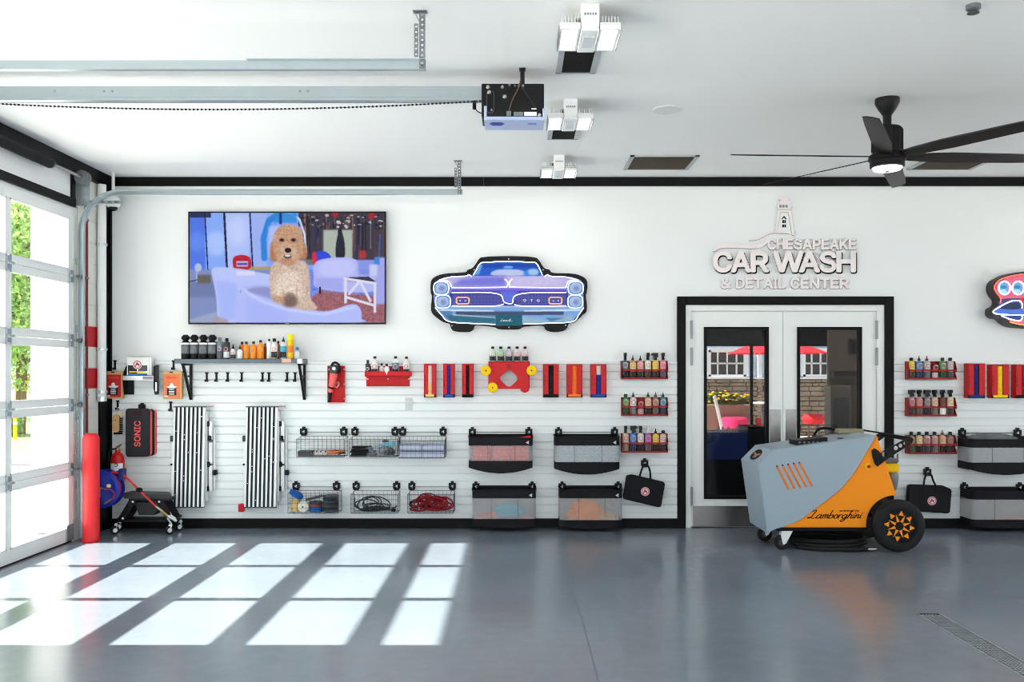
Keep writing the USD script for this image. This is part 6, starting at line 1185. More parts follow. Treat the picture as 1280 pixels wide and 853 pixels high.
# wire baskets on two hook brackets
def bracket_mb(x, z):
    m = MB().prism(Polygon([(x - .034, z + .028), (x - .014, z + .028), (x - .014, z + .046), (x + .014, z + .046), (x + .014, z + .028), (x + .034, z + .028), (x + .034, z - .02), (x + .022, z - .04), (x - .022, z - .04), (x - .034, z - .02)]), WF, .022)
    return m.box(x - .01, x + .01, -.075, WF, z - .036, z - .026).box(x - .01, x + .01, -.079, -.072, z - .036, z - .012)
def bracket(t, x, z):
    b = t.part('hook_bracket', bracket_mb(x, z), M_black2, 20)
    b.part('arrow_print', MB().prism(Polygon([(x - .016, z - .002), (x + .010, z + .014), (x + .010, z - .018)]), WF - .022, .0012), mat('arrow_white', (206, 208, 210), .5), False)
M_wire = mat('basket_wire', (44, 46, 50), .4, .4)
def basket(pxa, pxb, pyb, py_rim, py_bot, pxf0, pxf1, label):
    """pxa, pxb, pyb: the two brackets; the rest: the front of the basket"""
    yf = -.25; yk = WF - .05
    x0, x1, z1, z0 = wx(pxf0, yf), wx(pxf1, yf), wz(py_rim, yf), wz(py_bot, yf); zr = wz(pyb + 6.2, yk)
    t = thing('wire_basket', label, 'wire basket', ((x0 + x1) / 2, WF, z0), group='black wire baskets')
    for px in (pxa, pxb): bracket(t, wx(px, WF), wz(pyb, WF))
    fr = MB(); R = .0025
    fr.tube([(x0, yk, zr), (x0, yf, z1), (x1, yf, z1), (x1, yk, zr)], R, 6, True); fr.tube([(x0, yk, z0), (x0 + .005, yf, z0), (x1 - .005, yf, z0), (x1, yk, z0)], R, 6, True)
    for x in (x0, x1): fr.tube([(x, yk, zr), (x, yk, z0)], R, 6); fr.tube([(x, yf, z1), (x, yf, z0)], R, 6)
    fr.tube([(wx(pxa, yk), yk - .02, wz(pyb + 1, yk)), (wx(pxb, yk), yk - .02, wz(pyb + 1, yk))], .003, 6)
    t.part('rim_frame', fr, M_wire)
    g = MB(); r = .0011
    for x in np.linspace(x0, x1, 12)[1:-1]: g.tube([(x, yf, z1), (x, yf, z0), (x, yk, z0), (x, yk, zr)], r, 4)
    for k in range(1, 4): u = k / 4; g.tube([(x0, yk, z0 + (zr - z0) * u), (x0, yf, z0 + (z1 - z0) * u), (x1, yf, z0 + (z1 - z0) * u), (x1, yk, z0 + (zr - z0) * u)], r, 4, True)
    for yy in np.linspace(yf, yk, 6)[1:-1]: g.tube([(x0, yy, z0 + (np.interp(yy, [yf, yk], [z1, zr]) - z0)), (x0, yy, z0), (x1, yy, z0), (x1, yy, np.interp(yy, [yf, yk], [z1, zr]))], r, 4)
    t.part('wire_mesh', g, M_wire, False, kind='stuff')
    return x0, x1, yf + .006, yk - .006, z0 + .004
B1 = basket(380, 430, 539.5, 549.5, 571.5, 370.5, 430.5, 'black wire basket with copper coil, left end of the upper row')
B2 = basket(444, 494, 539.5, 549.5, 571.5, 436.5, 496.5, 'black wire basket of crumpled bags, middle of the upper row')
B3 = basket(503.5, 554, 539.5, 551, 573, 498, 556, 'black wire basket of clear boxes, right end of the upper row')
B4 = basket(370.5, 421, 607.5, 617, 642, 360, 422.5, 'black wire basket full of polishing pads, left end of the lower row')
B5 = basket(445.5, 496, 607.5, 618.5, 642, 438.5, 497, 'black wire basket with a dark cable, middle of the lower row')
B6 = basket(515, 565.5, 607.5, 618.5, 642, 509.5, 567, 'black wire basket with a red cable, right end of the lower row')
def coil(n, c, rx, ry, rz, seed, r, turns=9, wob=.3):
    g = np.random.default_rng(seed); a = np.linspace(0, turns * 2 * math.pi, turns * 18); k = len(a)
    ph = g.uniform(0, 6, 4); jx = np.interp(np.arange(k), np.linspace(0, k, turns * 3), g.uniform(1 - wob, 1, turns * 3)); jy = np.interp(np.arange(k), np.linspace(0, k, turns * 3), g.uniform(1 - wob, 1, turns * 3)); jz = np.interp(np.arange(k), np.linspace(0, k, turns * 4), g.uniform(-1, 1, turns * 4))
    off = np.interp(np.arange(k), np.linspace(0, k, turns), g.uniform(-.12, .12, turns)) * rx
    return MB().tube(np.stack([c[0] + off + rx * jx * np.cos(a), c[1] + ry * jy * np.sin(a), c[2] + rz * jz], 1), r, 6)
def heap(c, ex, n, seed, r, rmin=.05, rmax=.10):
    g = np.random.default_rng(seed); m = MB()
    for k in range(n):
        a = np.arange(22) / 22 * 2 * math.pi; R1, R2 = g.uniform(rmin, rmax), g.uniform(.03, .06); th, ti = g.uniform(-.5, .5), g.uniform(.15, 1.2) if k % 3 else g.uniform(.9, 1.35)
        u, v = R1 * np.cos(a) * (1 + .12 * np.sin(2 * a + k)), R2 * np.sin(a); x = u * math.cos(th) - v * math.sin(th) * math.cos(ti); y = (u * math.sin(th) + v * math.cos(th)) * .5 * math.cos(ti); z = v * math.sin(ti) * 1.3
        cc = np.array(c) + g.uniform(-1, 1, 3) * ex; P_ = np.stack([cc[0] + x, cc[1] + y, cc[2] + z - z.min()], 1); m.tube(P_, r, 6, True)
    return m
def tower(name, label, cat, x, y, z, r, n, h, cols, grp=None):
    t = thing(name, label, cat, (x, y, z), 0, grp)
    for k in range(n): t.part('pad', MB().lathe([(r * .92, z + h * k), (r, z + h * (k + .25)), (r, z + h * (k + .75)), (r * .92, z + h * (k + .97))], (x, y, 0), 'z', 18), cols[k % len(cols)], 40)
x0, x1, ya, yb2, z = B1
t = thing('pad_pack', 'dark grey pack of pads in the copper coil basket', 'pack', (x0 + .07, -.16, z)); t.part('pack', MB().box(x0 + .008, x0 + .14, ya + .004, yb2 - .03, z, z + .05, .006), M_dgrey, False); t.part('band', MB().box(x0 + .136, x0 + .145, ya + .004, yb2 - .03, z, z + .045), mat('band_brown', (110, 84, 56), .6), False)
t = thing('clear_pack', 'clear plastic packs beside the copper coil', 'pack', ((x0 + x1) / 2 - .02, -.16, z)); t.part('pack', blob(((x0 + x1) / 2 - .02, -.16, z + .022), (.085, .06, .024), 5, 3, .2), mat('clear_wrap', (226, 214, 212), .25)); 
for k in range(4): t.part('cap', MB().ball(((x0 + x1) / 2 - .08 + k * .04, ya + .02, z + .045), .007, 1), M_black2)
t = thing('copper_coil', 'coil of copper-orange wire in the left upper basket', 'wire coil', (x1 - .085, -.15, z)); t.part('wire', coil(1, (x1 - .10, -.155, z + .028), .088, .07, .02, 4, .006, 7), mat('copper', (214, 120, 66), .4, .3)); t.part('wire_dark', coil(1, (x1 - .07, -.155, z + .03), .06, .06, .018, 6, .005, 4), M_black2)
x0, x1, ya, yb2, z = B2
for k in range(2): t = thing('pad_stack', ('front', 'rear')[k] + ' stack of black square pads in the middle upper basket', 'pad', (x0 + .06 + .0 * k, -.18 + .08 * k, z)); [t.part('pad', MB().box(x0 + .006 + .012 * (q % 2), x0 + .16 + .006 * q, (ya + .004, -.15)[k], (-.155, yb2 - .004)[k], z + q * .018 + .001, z + q * .018 + .017, .004), M_black2, False) for q in range(4 + k)]
t = thing('plastic_bags', 'crumpled clear and grey plastic bags in the middle upper basket', 'plastic bag', ((x0 + x1) / 2 + .06, -.15, z))
for k, (dx, dz, s_, c) in enumerate(((.0, .035, .085, (120, 126, 134)), (.09, .035, .09, (150, 156, 162)), (.15, .03, .07, (104, 108, 116)), (.05, .075, .055, (190, 198, 206)))): t.part('bag', blob(((x0 + x1) / 2 - .02 + dx, -.155, z + dz), (s_ * .85, .075, s_ * .62), 20 + k, 4, .55, 4.5), mat('bag_%d' % c[0], c, .2), 0)
t = thing('teal_packet', 'small teal packet on top of the crumpled bags', 'packet', (x1 - .08, -.16, z + .09)); t.part('packet', MB().box(x1 - .15, x1 - .03, -.19, -.13, z + .088, z + .135, .008), mat('packet_teal', (110, 176, 190), .4), False); t.part('dark_cap', MB().ball((x1 - .12, -.165, z + .135), .03, 2, (1.2, .9, .6)), M_dgrey)
x0, x1, ya, yb2, z = B3
w = (x1 - x0 - .02) / 2
for k in range(4):
    a = x0 + .008 + (k % 2) * (w + .004); zz = z + (k // 2) * .066
    t = thing('storage_box', ('left lower', 'right lower', 'left upper', 'right upper')[k] + ' clear blue-grey plastic box in the right upper basket', 'storage box', (a + w / 2, -.16, zz)); t.part('box', MB().box(a, a + w, ya + .004, yb2 - .004, zz, zz + .05, .006), mat('clear_blue', (176, 184, 206), .2), False); t.part('lid', MB().box(a - .002, a + w + .002, ya + .002, yb2 - .002, zz + .05, zz + .058, .003), mat('lid_blue', (150, 158, 184), .25), False)
x0, x1, ya, yb2, z = B4
tower('pad_stack', 'stack of dark grey foam pads at the right of the pad basket', 'pad', x1 - .085, -.16, z, .075, 7, .0225, [M_dgrey, mat('pad_char', (52, 56, 62), .8)])
tower('pad_stack', 'low stack of blue and red pads in the pad basket', 'pad', x0 + .245, -.165, z, .065, 4, .024, [mat('pad_blue', (24, 96, 170), .8), mat('pad_blue', (24, 96, 170), .8), mat('pad_brick', (150, 74, 56), .8), M_dgrey])
t = thing('foam_pad', 'large blue foam pad leaning out of the left lower basket', 'foam pad', (x0 + .04, -.19, z + .17)); rot = lambda c, a, b: (lambda v: np.stack([c[0] + v[:, 0] * math.cos(b) + v[:, 2] * math.sin(b), c[1] + v[:, 1], c[2] - v[:, 0] * math.sin(b) + v[:, 2] * math.cos(b)], 1))
t.part('disc', MB().lathe([(.06, -.02), (.07, -.012), (.07, .012), (.06, .02)], (0, 0, 0), 'z', 24).apply(rot((x0 + .06, -.17, z + .165), 0, .55)), mat('pad_blue2', (20, 92, 180), .8))
t = thing('foam_pad', 'yellow cone pad under the blue pad in the left lower basket', 'foam pad', (x0 + .05, -.19, z)); t.part('disc', MB().lathe([(.05, z), (.05, z + .05), (.03, z + .12), (.025, z + .125)], (x0 + .058, -.15, 0), 'z', 20), mat('pad_sand', (216, 186, 120), .8))
t = thing('foam_pad', 'white round pad facing out of the left lower basket', 'foam pad', (x0 + .13, -.22, z)); t.part('disc', MB().lathe([(.05, .012), (.052, 0), (.052, -.012), (.045, -.018), (.006, -.018)][::-1], (x0 + .135, ya + .03, z + .053), 'y', 24), mat('pad_white', (232, 228, 220), .8)); t.part('centre_hole', MB().lathe([(.008, -.0195), (.008, -.01)], (x0 + .135, ya + .03, z + .053), 'y', 10), M_dgrey)
t = thing('foam_pad', 'dark slab pad lying tilted on the blue and red pads', 'foam pad', (x0 + .23, -.17, z + .12)); t.part('slab', MB().bar((x0 + .16, -.17, z + .115), (x0 + .30, -.17, z + .15), .1, .02), M_dgrey, False)
x0, x1, ya, yb2, z = B5
t = thing('cable', 'tangled dark green-grey cable in the middle lower basket', 'cable', ((x0 + x1) / 2, -.16, z)); m = heap(((x0 + x1) / 2 - .05, -.155, z + .012), (.07, .03, .006), 9, 12, .0055, .09, .13); t.part('loop', m, mat('cable_green', (46, 54, 56), .5), kind='stuff')
t.part('tail', MB().tube(spline([(x0 + .03, ya + .02, z + .14), (x0 + .04, ya + .02, z + .07), (x0 + .10, ya + .02, z + .03), (x0 + .2, ya + .03, z + .05), (x0 + .3, -.16, z + .03), (x1 - .03, -.16, z + .04)], 6), .0055, 6).tube(spline([(x0 + .2, -.16, z + .03), (x0 + .28, -.18, z + .045), (x1 - .08, -.19, z + .02), (x1 - .02, -.15, z + .05)], 6), .0055, 6), mat('cable_green', (46, 54, 56), .5)); t.part('plug', MB().box(x1 - .07, x1 - .03, -.18, -.155, z, z + .025, .004), M_black2, False)
x0, x1, ya, yb2, z = B6
t = thing('cable', 'thick tangled red cable heaped in the right lower basket', 'cable', ((x0 + x1) / 2, -.16, z))
t.part('loop', heap(((x0 + x1) / 2, -.15, z + .03), (.12, .03, .02), 16, 31, .0075, .07, .10), mat('cable_red', (150, 16, 30), .45), kind='stuff'); t.part('dark_strand', heap(((x0 + x1) / 2, -.15, z + .03), (.12, .03, .02), 4, 37, .0055, .07, .11), M_black2, label='dark strands twisted in', kind='stuff')
for k in range(4): cx = x0 + .15 + .035 * k; t.part('arch', MB().tube(spline([(cx - .10, ya + .03 + .012 * k, z + .02), (cx - .08, ya + .03, z + .11 + .012 * k), (cx + .0, ya + .04, z + .175 - .012 * k), (cx + .07, -.16, z + .13 - .01 * k), (cx + .13, -.15, z + .03)], 6), .0072, 6), mat('cable_red', (150, 16, 30), .45))

# mesh-sided wall bags
M_mesh = mesh_fabric('grey_mesh', (206, 206, 208), .20); M_mesh2 = mesh_fabric('dense_mesh', (206, 212, 218), .40)
def wall_bag(pxa, pxb, pyb, px0, px1, py0, py1, mesh, label, sag=.022):
    yf, yk = -.26, WF - .012; x0, x1 = wx(px0, yf), wx(px1, yf); z1, z0 = wz(py0, yf), wz(py1, yf); h = z1 - z0
    t = thing('mesh_bag', label, 'wall bag', ((x0 + x1) / 2, WF, z0), group='mesh wall bags')
    for px in (pxa, pxb): bracket(t, wx(px, WF), wz(pyb, WF))
    t.part('hang_rod', MB().cyl((wx(pxa, -.06), -.06, wz(pyb + .5, -.06)), (wx(pxb, -.06), -.06, wz(pyb + .5, -.06)), .0032, n=6), M_wire)
    n = 20; xs = np.linspace(0, 1, n + 1)
    def outline(dep, cr=.045):
        P_ = [(x0, yk)]; 
        for a in np.linspace(0, math.pi / 2, 5): P_.append((x0 + cr - cr * math.cos(a), dep + cr - cr * math.sin(a)))
        for a in np.linspace(math.pi / 2, 0, 5): P_.append((x1 - cr + cr * math.cos(a), dep + cr - cr * math.sin(a)))
        return np.array(P_ + [(x1, yk)])
    def wall(zlo, zhi, dlo, dhi, sag=0.0, seg=6, th=.003, ruffle=0.0):
        V, F = [], []; ns = None
        def dens(p): 
            out = [p[0]]
            for a, b in zip(p[:-1], p[1:]): m = max(1, int(np.linalg.norm(b - a) / .03)); out += [a + (b - a) * k / m for k in range(1, m + 1)]
            return np.array(out)
        for side in (0, 1):
            for k in range(seg + 1):
                u = k / seg; o = dens(outline(dlo + (dhi - dlo) * u)) if ns is None else np.array([np.interp(np.linspace(0, 1, ns), np.linspace(0, 1, len(q_)), q_[:, i]) for q_ in [dens(outline(dlo + (dhi - dlo) * u))] for i in (0, 1)]).T
                if ns is None: ns = len(o)
                c = o.mean(0); o2 = o + (c - o) * (th * side / .2); sx_ = (o[:, 0] - x0) / (x1 - x0); zz = zlo + (zhi - zlo) * u - sag * (1 - u) * (4 * sx_ * (1 - sx_))
                if ruffle: o2 = o2 + np.stack([np.zeros(ns), ruffle * np.sin(sx_ * 61) * math.sin(u * 3.1)], 1)
                V.append(np.column_stack([o2, zz]))
        V = np.vstack(V); idx = np.arange(len(V)).reshape(2, seg + 1, ns)
        for s_ in (0, 1):
            a = idx[s_]; q_ = np.stack([a[:-1, :-1], a[:-1, 1:], a[1:, 1:], a[1:, :-1]], -1).reshape(-1, 4); F.append(q_ if s_ == 0 else q_[:, ::-1])
        for k in (0, seg): q_ = np.stack([idx[0, k, :-1], idx[1, k, :-1], idx[1, k, 1:], idx[0, k, 1:]], -1); F.append(q_ if k == 0 else q_[:, ::-1])
        return MB().add(V, np.vstack(F))
    t.part('top_band', wall(z1 - .075, z1, yf, yf, ruffle=.003), M_fabric, 40, label='black top band'); t.part('rim', MB().tube([(a, b, z1 + .016 * (b - yf) / (yk - yf)) for a, b in outline(yf)], .006, 6).box(x0, x1, yk - .01, yk, z1 - .1, z1 + .02), M_fabric)
    zmid = z0 + .075
    # the mesh panel in single thickness, so that one layer of weave lies between the eye and the contents
    t.part('mesh_panel', wall(zmid, z1 - .074, yf - .004, yf, seg=6, th=.0008, ruffle=.002), mesh, 40, label='see-through mesh panel')
    t.part('bottom_band', wall(z0 + .012, zmid + .002, yf + .01, yf - .004, sag=sag, ruffle=.003), M_fabric, 40, label='black bottom band')
    t.part('base', MB().prism_z(Polygon(outline(yf + .012)), z0 + .006, z0 + .012), M_fabric, False); t.part('back_cloth', MB().box(x0 + .002, x1 - .002, yk - .004, yk, z0 + .01, z1), mat('bag_lining', (172, 174, 176), .8), False)
    for px in (.30, .72): xx = x0 + (x1 - x0) * px; t.part('seam', MB().box(xx - .002, xx + .002, yf - .008, yf - .004, zmid, z1 - .075), mat('seam_grey', (140, 140, 144), .8), False)
    xx = x1 - .045; t.part('arrow_print', MB().prism(Polygon([(xx - .022, z1 - .045), (xx + .008, z1 - .026), (xx + .008, z1 - .062)]), yf - .0035, .0012), mat('arrow_white', (206, 208, 210), .5), False)
    return x0, x1, z0 + .013, z1, yf
def cloth(x, z, sx_, sz_, rgb, label, seed, y=-.15, name='folded_towels', cat='towel', amp=.3, sy=.085):
    t = thing(name, label, cat, (x, y, z)); t.part('cloth', blob((x, y, z + sz_ * .55), (sx_, sy, sz_), seed, 4, amp, 3.0), mat('cloth_%d_%d_%d' % rgb, rgb, .9, bump=.12, bscale=120))
def towel_stack(x, z, w, n, h, rgb, label, y=-.15):
    t = thing('folded_towels', label, 'towel', (x, y, z)); r_ = random.Random(int(abs(x) * 1000))
    for k in range(n): o_ = r_.uniform(-.006, .006); t.part('towel', MB().box(x - w / 2 + o_, x + w / 2 + o_, y - .085, y + .085, z + h * k + .001, z + h * (k + 1), .009), mat('cloth_%d_%d_%d' % rgb, rgb, .9, bump=.12, bscale=120), False)
a = wall_bag(590.5, 661, 540, 585.5, 666, 547.5, 586.5, M_mesh, 'mesh wall bag filled with pink towels, upper left of the four', sag=.055)
w = (a[1] - a[0] - .07) / 3
for k, (n, nm) in enumerate(((8, 'left'), (6, 'middle'), (8, 'right'))): towel_stack(a[0] + .035 + w * (k + .5), a[2], w - .008, n, .031, (232, 112, 112), nm + ' stack of pink towels in the upper left mesh bag')
t = thing('hang_tag', 'red strip tucked in the rim of the pink towel bag', 'tag', tuple(W(658, 546.5, -.27))); t.part('strip', MB().prism(Polygon([(wx(650, -.27), wz(547, -.27)), (wx(663, -.27), wz(544.5, -.27)), (wx(663.5, -.27), wz(547.5, -.27))]), -.267, .004), M_red, False)
a = wall_bag(698, 768, 540, 693.5, 775, 547.5, 588.0, M_mesh2, 'mesh wall bag filled with grey towels, upper right of the four', sag=.055)
for k, nm in enumerate(('left', 'middle', 'right')): towel_stack(a[0] + .035 + w * (k + .5), a[2], w - .008, 8, .031, (196, 204, 212), nm + ' stack of pale grey towels in the upper right mesh bag')
a = wall_bag(595, 665, 608, 590, 670, 613.5, 659, M_mesh, 'mesh wall bag with blue and pink cloths, lower left of the four')
cloth((a[0] + a[1]) / 2 - .08, a[2], .2, .075, (224, 150, 146), 'pink cloths heaped in the lower left mesh bag', 41); cloth((a[0] + a[1]) / 2 + .05, a[2] + .075, .15, .075, (92, 176, 206), 'sky blue cloth on the pink cloths', 42, -.17); cloth(a[1] - .12, a[2], .10, .055, (222, 160, 156), 'pale pink cloth at the right of the lower left mesh bag', 43)
a = wall_bag(702.5, 772.5, 608, 699.5, 778, 613.5, 660.5, M_mesh, 'mesh wall bag with an orange cloth, lower right of the four')
cloth((a[0] + a[1]) / 2 - .05, a[2] + .03, .15, .135, (248, 140, 40), 'bright orange cloth in the lower right mesh bag', 57, -.15, amp=.45, sy=.06); cloth(a[1] - .14, a[2] + .02, .10, .06, (206, 170, 120), 'tan cloth at the right of the orange cloth', 58)
a = wall_bag(1202, 1271, 541, 1212, 1306, 550, 588.5, M_mesh2, 'mesh wall bag heaped with grey towels, upper bag at the right edge', sag=.055)
for k in range(3): towel_stack(a[0] + .14 + .205 * k, a[2], .195, 8, .031, (126, 128, 132), ('left', 'middle', 'right')[k] + ' stack of grey towels in the upper bag at the right edge')
cloth(a[0] + .26, a[3] - .03, .22, .055, (112, 114, 118), 'dark grey towels heaped over the rim of the upper right bag', 61, -.15)
a = wall_bag(1204.5, 1274, 609, 1215, 1309, 615, 660, M_mesh, 'mesh wall bag almost empty, lower bag at the right edge'); cloth(a[0] + .42, a[2], .2, .05, (206, 150, 146), 'pale pink cloth low in the lower bag at the right edge', 66)

# soft black cases on hooks
def soft_case(pts, hk, y, tilt_label, ex, ez, hand):
    t = thing('soft_case', tilt_label, 'case', (wx(ex, y), y, wz(max(p[1] for p in pts), y)), group='black soft cases')
    g = Polygon([(wx(a, y), wz(b, y)) for a, b in pts]).buffer(-.015).buffer(.015, quad_segs=4)
    t.part('body', MB().prism(g.buffer(-.004), y + .07, .012).prism(g, y + .058, .046).prism(g.buffer(-.004), y + .012, .012), M_fabric, 30); zp = g.exterior.buffer(.003)
    t.part('zip', MB().prism(zp.difference(g.buffer(-.001)), y + .04, .006), M_blackm, False)
    h = t.part('handle', MB().tube(spline([W(hand[0], hand[1] + 2, y - .0), W(hk[0] - 3.5, hk[1] + 12, y + .01), W(hk[0], hk[1] + 4, y + .03), W(hk[0] + 5, hk[1] + 6, y + .03), W(hk[0] + 7.5, hk[1] + 13, y + .01), W(hand[2], hand[3] + 2, y)], 6), .009, 7), M_fabric)
    h.part('handle_tab', MB().box(wx(hand[0] - 2, y), wx(hand[0] + 2, y), y - .004, y, wz(hand[1] + 9, y), wz(hand[1], y)), M_fabric, False); h.part('handle_tab', MB().box(wx(hand[2] - 2, y), wx(hand[2] + 2, y), y - .004, y, wz(hand[3] + 9, y), wz(hand[3], y)), M_fabric, False)
    emblem(t, wx(ex, y), wz(ez, y), .042, y + .001, label='pale round emblem')
    return t
y = -.13
t = soft_case([(783.5, 595.5), (790, 594), (830, 603.5), (831.5, 606), (826.5, 634), (823, 634.5), (780.5, 624.5), (779.5, 622)], (805, 577), y, 'black soft case with round emblem hanging askew left of the double door', 806.5, 614.8, (799, 596, 813, 599.5)); bracket(t, wx(805.5, WF), wz(579, WF)); t.part('hook_arm', MB().cyl((wx(806, -.02), -.02, wz(583, -.02)), (wx(806, -.15), -.13, wz(583, -.13)), .008, n=8), M_black2)
t = soft_case([(1137, 607.5), (1140, 606.5), (1180, 608), (1189.5, 612), (1190, 615), (1188, 641), (1185, 642.5), (1138, 639), (1135, 636)], (1159, 588), y, 'black soft case with round emblem right of the double door behind the machine', 1165, 626.5, (1154.5, 607.5, 1171, 608)); bracket(t, wx(1158.5, WF), wz(590, WF)); t.part('hook_arm', MB().cyl((wx(1160, -.02), -.02, wz(594, -.02)), (wx(1160, -.15), -.13, wz(594, -.13)), .008, n=8), M_black2)

# ------------------------------------------------------------------ the orange and grey washing machine
ym, yk = -1.15, -.58; mx = lambda px, y=ym: wx(px, y); mz = lambda py, y=ym: wz(py, y)
t = thing('washing_machine', 'wheeled grey and orange cabinet machine parked before the double door', 'machine', (mx(1020), ym, 0))
A_, B_, C_, D_, E_, F_ = (2.049, .722), (2.177, .850), (3.058, .972), (3.228, .455), (2.965, .197), (2.129, .15)
curve = spline([(2.254, .197), (2.40, .255), (2.56, .37), (2.75, .52), (2.88, .68), (2.98, .85), (3.058, .972)], 6)
grey = Polygon([A_, B_, C_] + [tuple(p) for p in curve[::-1][1:]] + [(2.21, .185), F_]).buffer(0); wheel = Point(mx(1119.6), .222)
orange = Polygon([tuple(p) for p in curve] + [D_, (3.16, .30), (2.965, .197)]).buffer(0).difference(wheel.buffer(.245, quad_segs=12))
def rounded(poly, y0, y1, r=.012):
    m = MB(); m.prism(poly.buffer(-r * .8), y1, y1 - y0); m.prism(poly.buffer(-r * .25), y1 - r * .35, y1 - y0 - r * .7); m.prism(poly, y1 - r, y1 - y0 - 2 * r); return m
t.part('grey_shell', rounded(grey, ym, yk), M_mgrey, 20, label='blue-grey shell'); t.part('orange_shell', rounded(orange, ym + .001, yk - .001), M_orange, 20, label='orange rear shell')
LS = MB()
for k in range(5):
    a, b = (971 + 7.0 * k, 583 - 1.1 * k), (985.5 + 7.3 * k, 611.5 - 1.0 * k)
    LS.prism(LineString([(mx(a[0]), mz(a[1])), (mx(b[0]), mz(b[1]))]).buffer(.0085, quad_segs=4), ym + .001, .003)
    t.part('louvre_slot', LS, mat('louvre_orange', (226, 116, 20), .45), False); LS = MB()
    t.part('louvre_shadow_gap', MB().prism(Point(mx(a[0]), mz(a[1])).buffer(.008, quad_segs=4), ym + .0, .004), M_dgrey, False)
# sloped top badge
n_ = np.array([-(B_[1] - A_[1]), B_[0] - A_[0]]); n_ /= np.linalg.norm(n_); d_ = np.array([B_[0] - A_[0], B_[1] - A_[1]]); d_ /= np.linalg.norm(d_); mc = (np.array(A_) + B_) / 2
def on_slope(poly, lift, th):
    out = MB()
    for g_ in getattr(poly, 'geoms', [poly]):
        m = trimesh.creation.extrude_polygon(g_, th, engine='earcut'); v = m.vertices
        out.add(np.stack([mc[0] + d_[0] * v[:, 1] + n_[0] * (v[:, 2] + lift), (ym + yk) / 2 + v[:, 0] * -1, mc[1] + d_[1] * v[:, 1] + n_[1] * (v[:, 2] + lift)], 1), m.faces)
    return out
bd = affinity.scale(Point(0, 0).buffer(.07, quad_segs=8), 1.7, .85)
e = t.part('badge', on_slope(bd, 0, .004), M_black2, False, label='black oval badge'); e.part('badge_print', on_slope(unary_union([sbox(-.09, -.005, -.02, .02), sbox(.02, -.03, .08, .0)]), .004, .002), mat('badge_grey', (110, 112, 116), .5), False); e.part('badge_mark', on_slope(unary_union([sbox(-.01, -.035, .025, .01), sbox(.05, .0, .1, .02)]), .004, .002), mat('badge_orange', (226, 130, 60), .5), False)
# top details
tp = lambda px, yy: (lambda u: (wx(px, yy), yy, B_[1] + (wx(px, yy) - B_[0]) * (C_[1] - B_[1]) / (C_[0] - B_[0])))(0)
p0, p1 = tp(992, -.98), tp(1031, -.98)
kb = t.part('control_panel', MB().bar((p0[0], -.95, p0[2] + .02), (p1[0], -.95, p1[2] + .012), .2, .04), M_black2, False, label='black control panel')
for k in range(6): u = (k + .8) / 7; kb.part('button', MB().bar((p0[0] + (p1[0] - p0[0]) * (u - .03), -1.052, p0[2] + .022), (p0[0] + (p1[0] - p0[0]) * (u + .03), -1.052, p0[2] + .030), .006, .014), M_grey, False)
pq = tp(1051, -1.0); t.part('fuel_cap', MB().lathe([(.03, 0), (.03, .008), (.012, .012)], (pq[0], -1.0, pq[2] - .002), 'z', 16), M_dgrey)
pa, pb = tp(1016, -.62), tp(1036, -.62); t.part('far_rail', MB().tube(spline([(pa[0], -.62, pa[2] - .005), (pa[0] + .05, -.62, pa[2] + .07), (pb[0], -.62, pb[2] + .06), (pb[0] + .15, -.62, pb[2] + .02)], 6), .012, 8), M_black2)
pc = tp(1075, -.62); t.part('far_tray', MB().box(pb[0] + .05, pc[0], -.72, -.60, pc[2] - .02, pc[2] + .02, .008), mat('tray_olive', (150, 140, 110), .5), False); 
# handle with round holes
def hole_bar(p, q_, w0, w1, holes, y, th):
    g = Polygon([(p[0] + w0 * -(q_[1] - p[1]), p[1] + w0 * (q_[0] - p[0])), (p[0] - w0 * -(q_[1] - p[1]), p[1] - w0 * (q_[0] - p[0])), (q_[0] - w1 * -(q_[1] - p[1]), q_[1] - w1 * (q_[0] - p[0])), (q_[0] + w1 * -(q_[1] - p[1]), q_[1] + w1 * (q_[0] - p[0]))])
    for u, r in holes: g = g.difference(Point(p[0] + (q_[0] - p[0]) * u, p[1] + (q_[1] - p[1]) * u).buffer(r, quad_segs=4))
    return g
M2 = lambda px, py: (mx(px), mz(py))
pl = Polygon([M2(1089, 563), M2(1092.5, 560.5), M2(1097, 563), M2(1100, 567), M2(1104, 563.5), M2(1136.5, 546), M2(1140, 547.5), M2(1140, 553), M2(1136, 556), M2(1108, 574.5), M2(1096, 583.5), M2(1093, 580), M2(1090, 572)])
for px, py, r in ((1104.8, 568, 3.4), (1119, 560.3, 2.9), (1125, 557.2, 2.6), (1130.5, 554.2, 2.1), (1134.5, 551.8, 1.5)): pl = pl.difference(Point(M2(px, py)).buffer(r / 148.4, quad_segs=5))
for yy in (ym - .012, yk + .006): t.part('handle_plate', MB().prism(pl, yy + .006, .008), M_black2, False, label='black perforated handle plate')
up = Polygon([M2(1092, 554), M2(1096, 547.5), M2(1105, 541.5), M2(1108, 541.5), M2(1107.5, 544.5), M2(1097, 553), M2(1093, 557)])
for px, py in ((1096.8, 551), (1100, 548), (1103.8, 545.3)): up = up.difference(Point(M2(px, py)).buffer(1.5 / 148.4, quad_segs=4))
for yy in (ym + .02, yk - .03): t.part('hinge_arm', MB().prism(up, yy + .006, .008), M_black2, False); t.part('handle_strut', MB().tube([(mx(1106), yy, mz(542.5)), (mx(1138), yy, mz(547.5))], .0075, 7), M_black2)
t.part('grip_bar', MB().cyl((mx(1138.5), ym - .01, mz(549.5)), (mx(1138.5), yk + .01, mz(549.5)), .017, n=14), M_rubber)
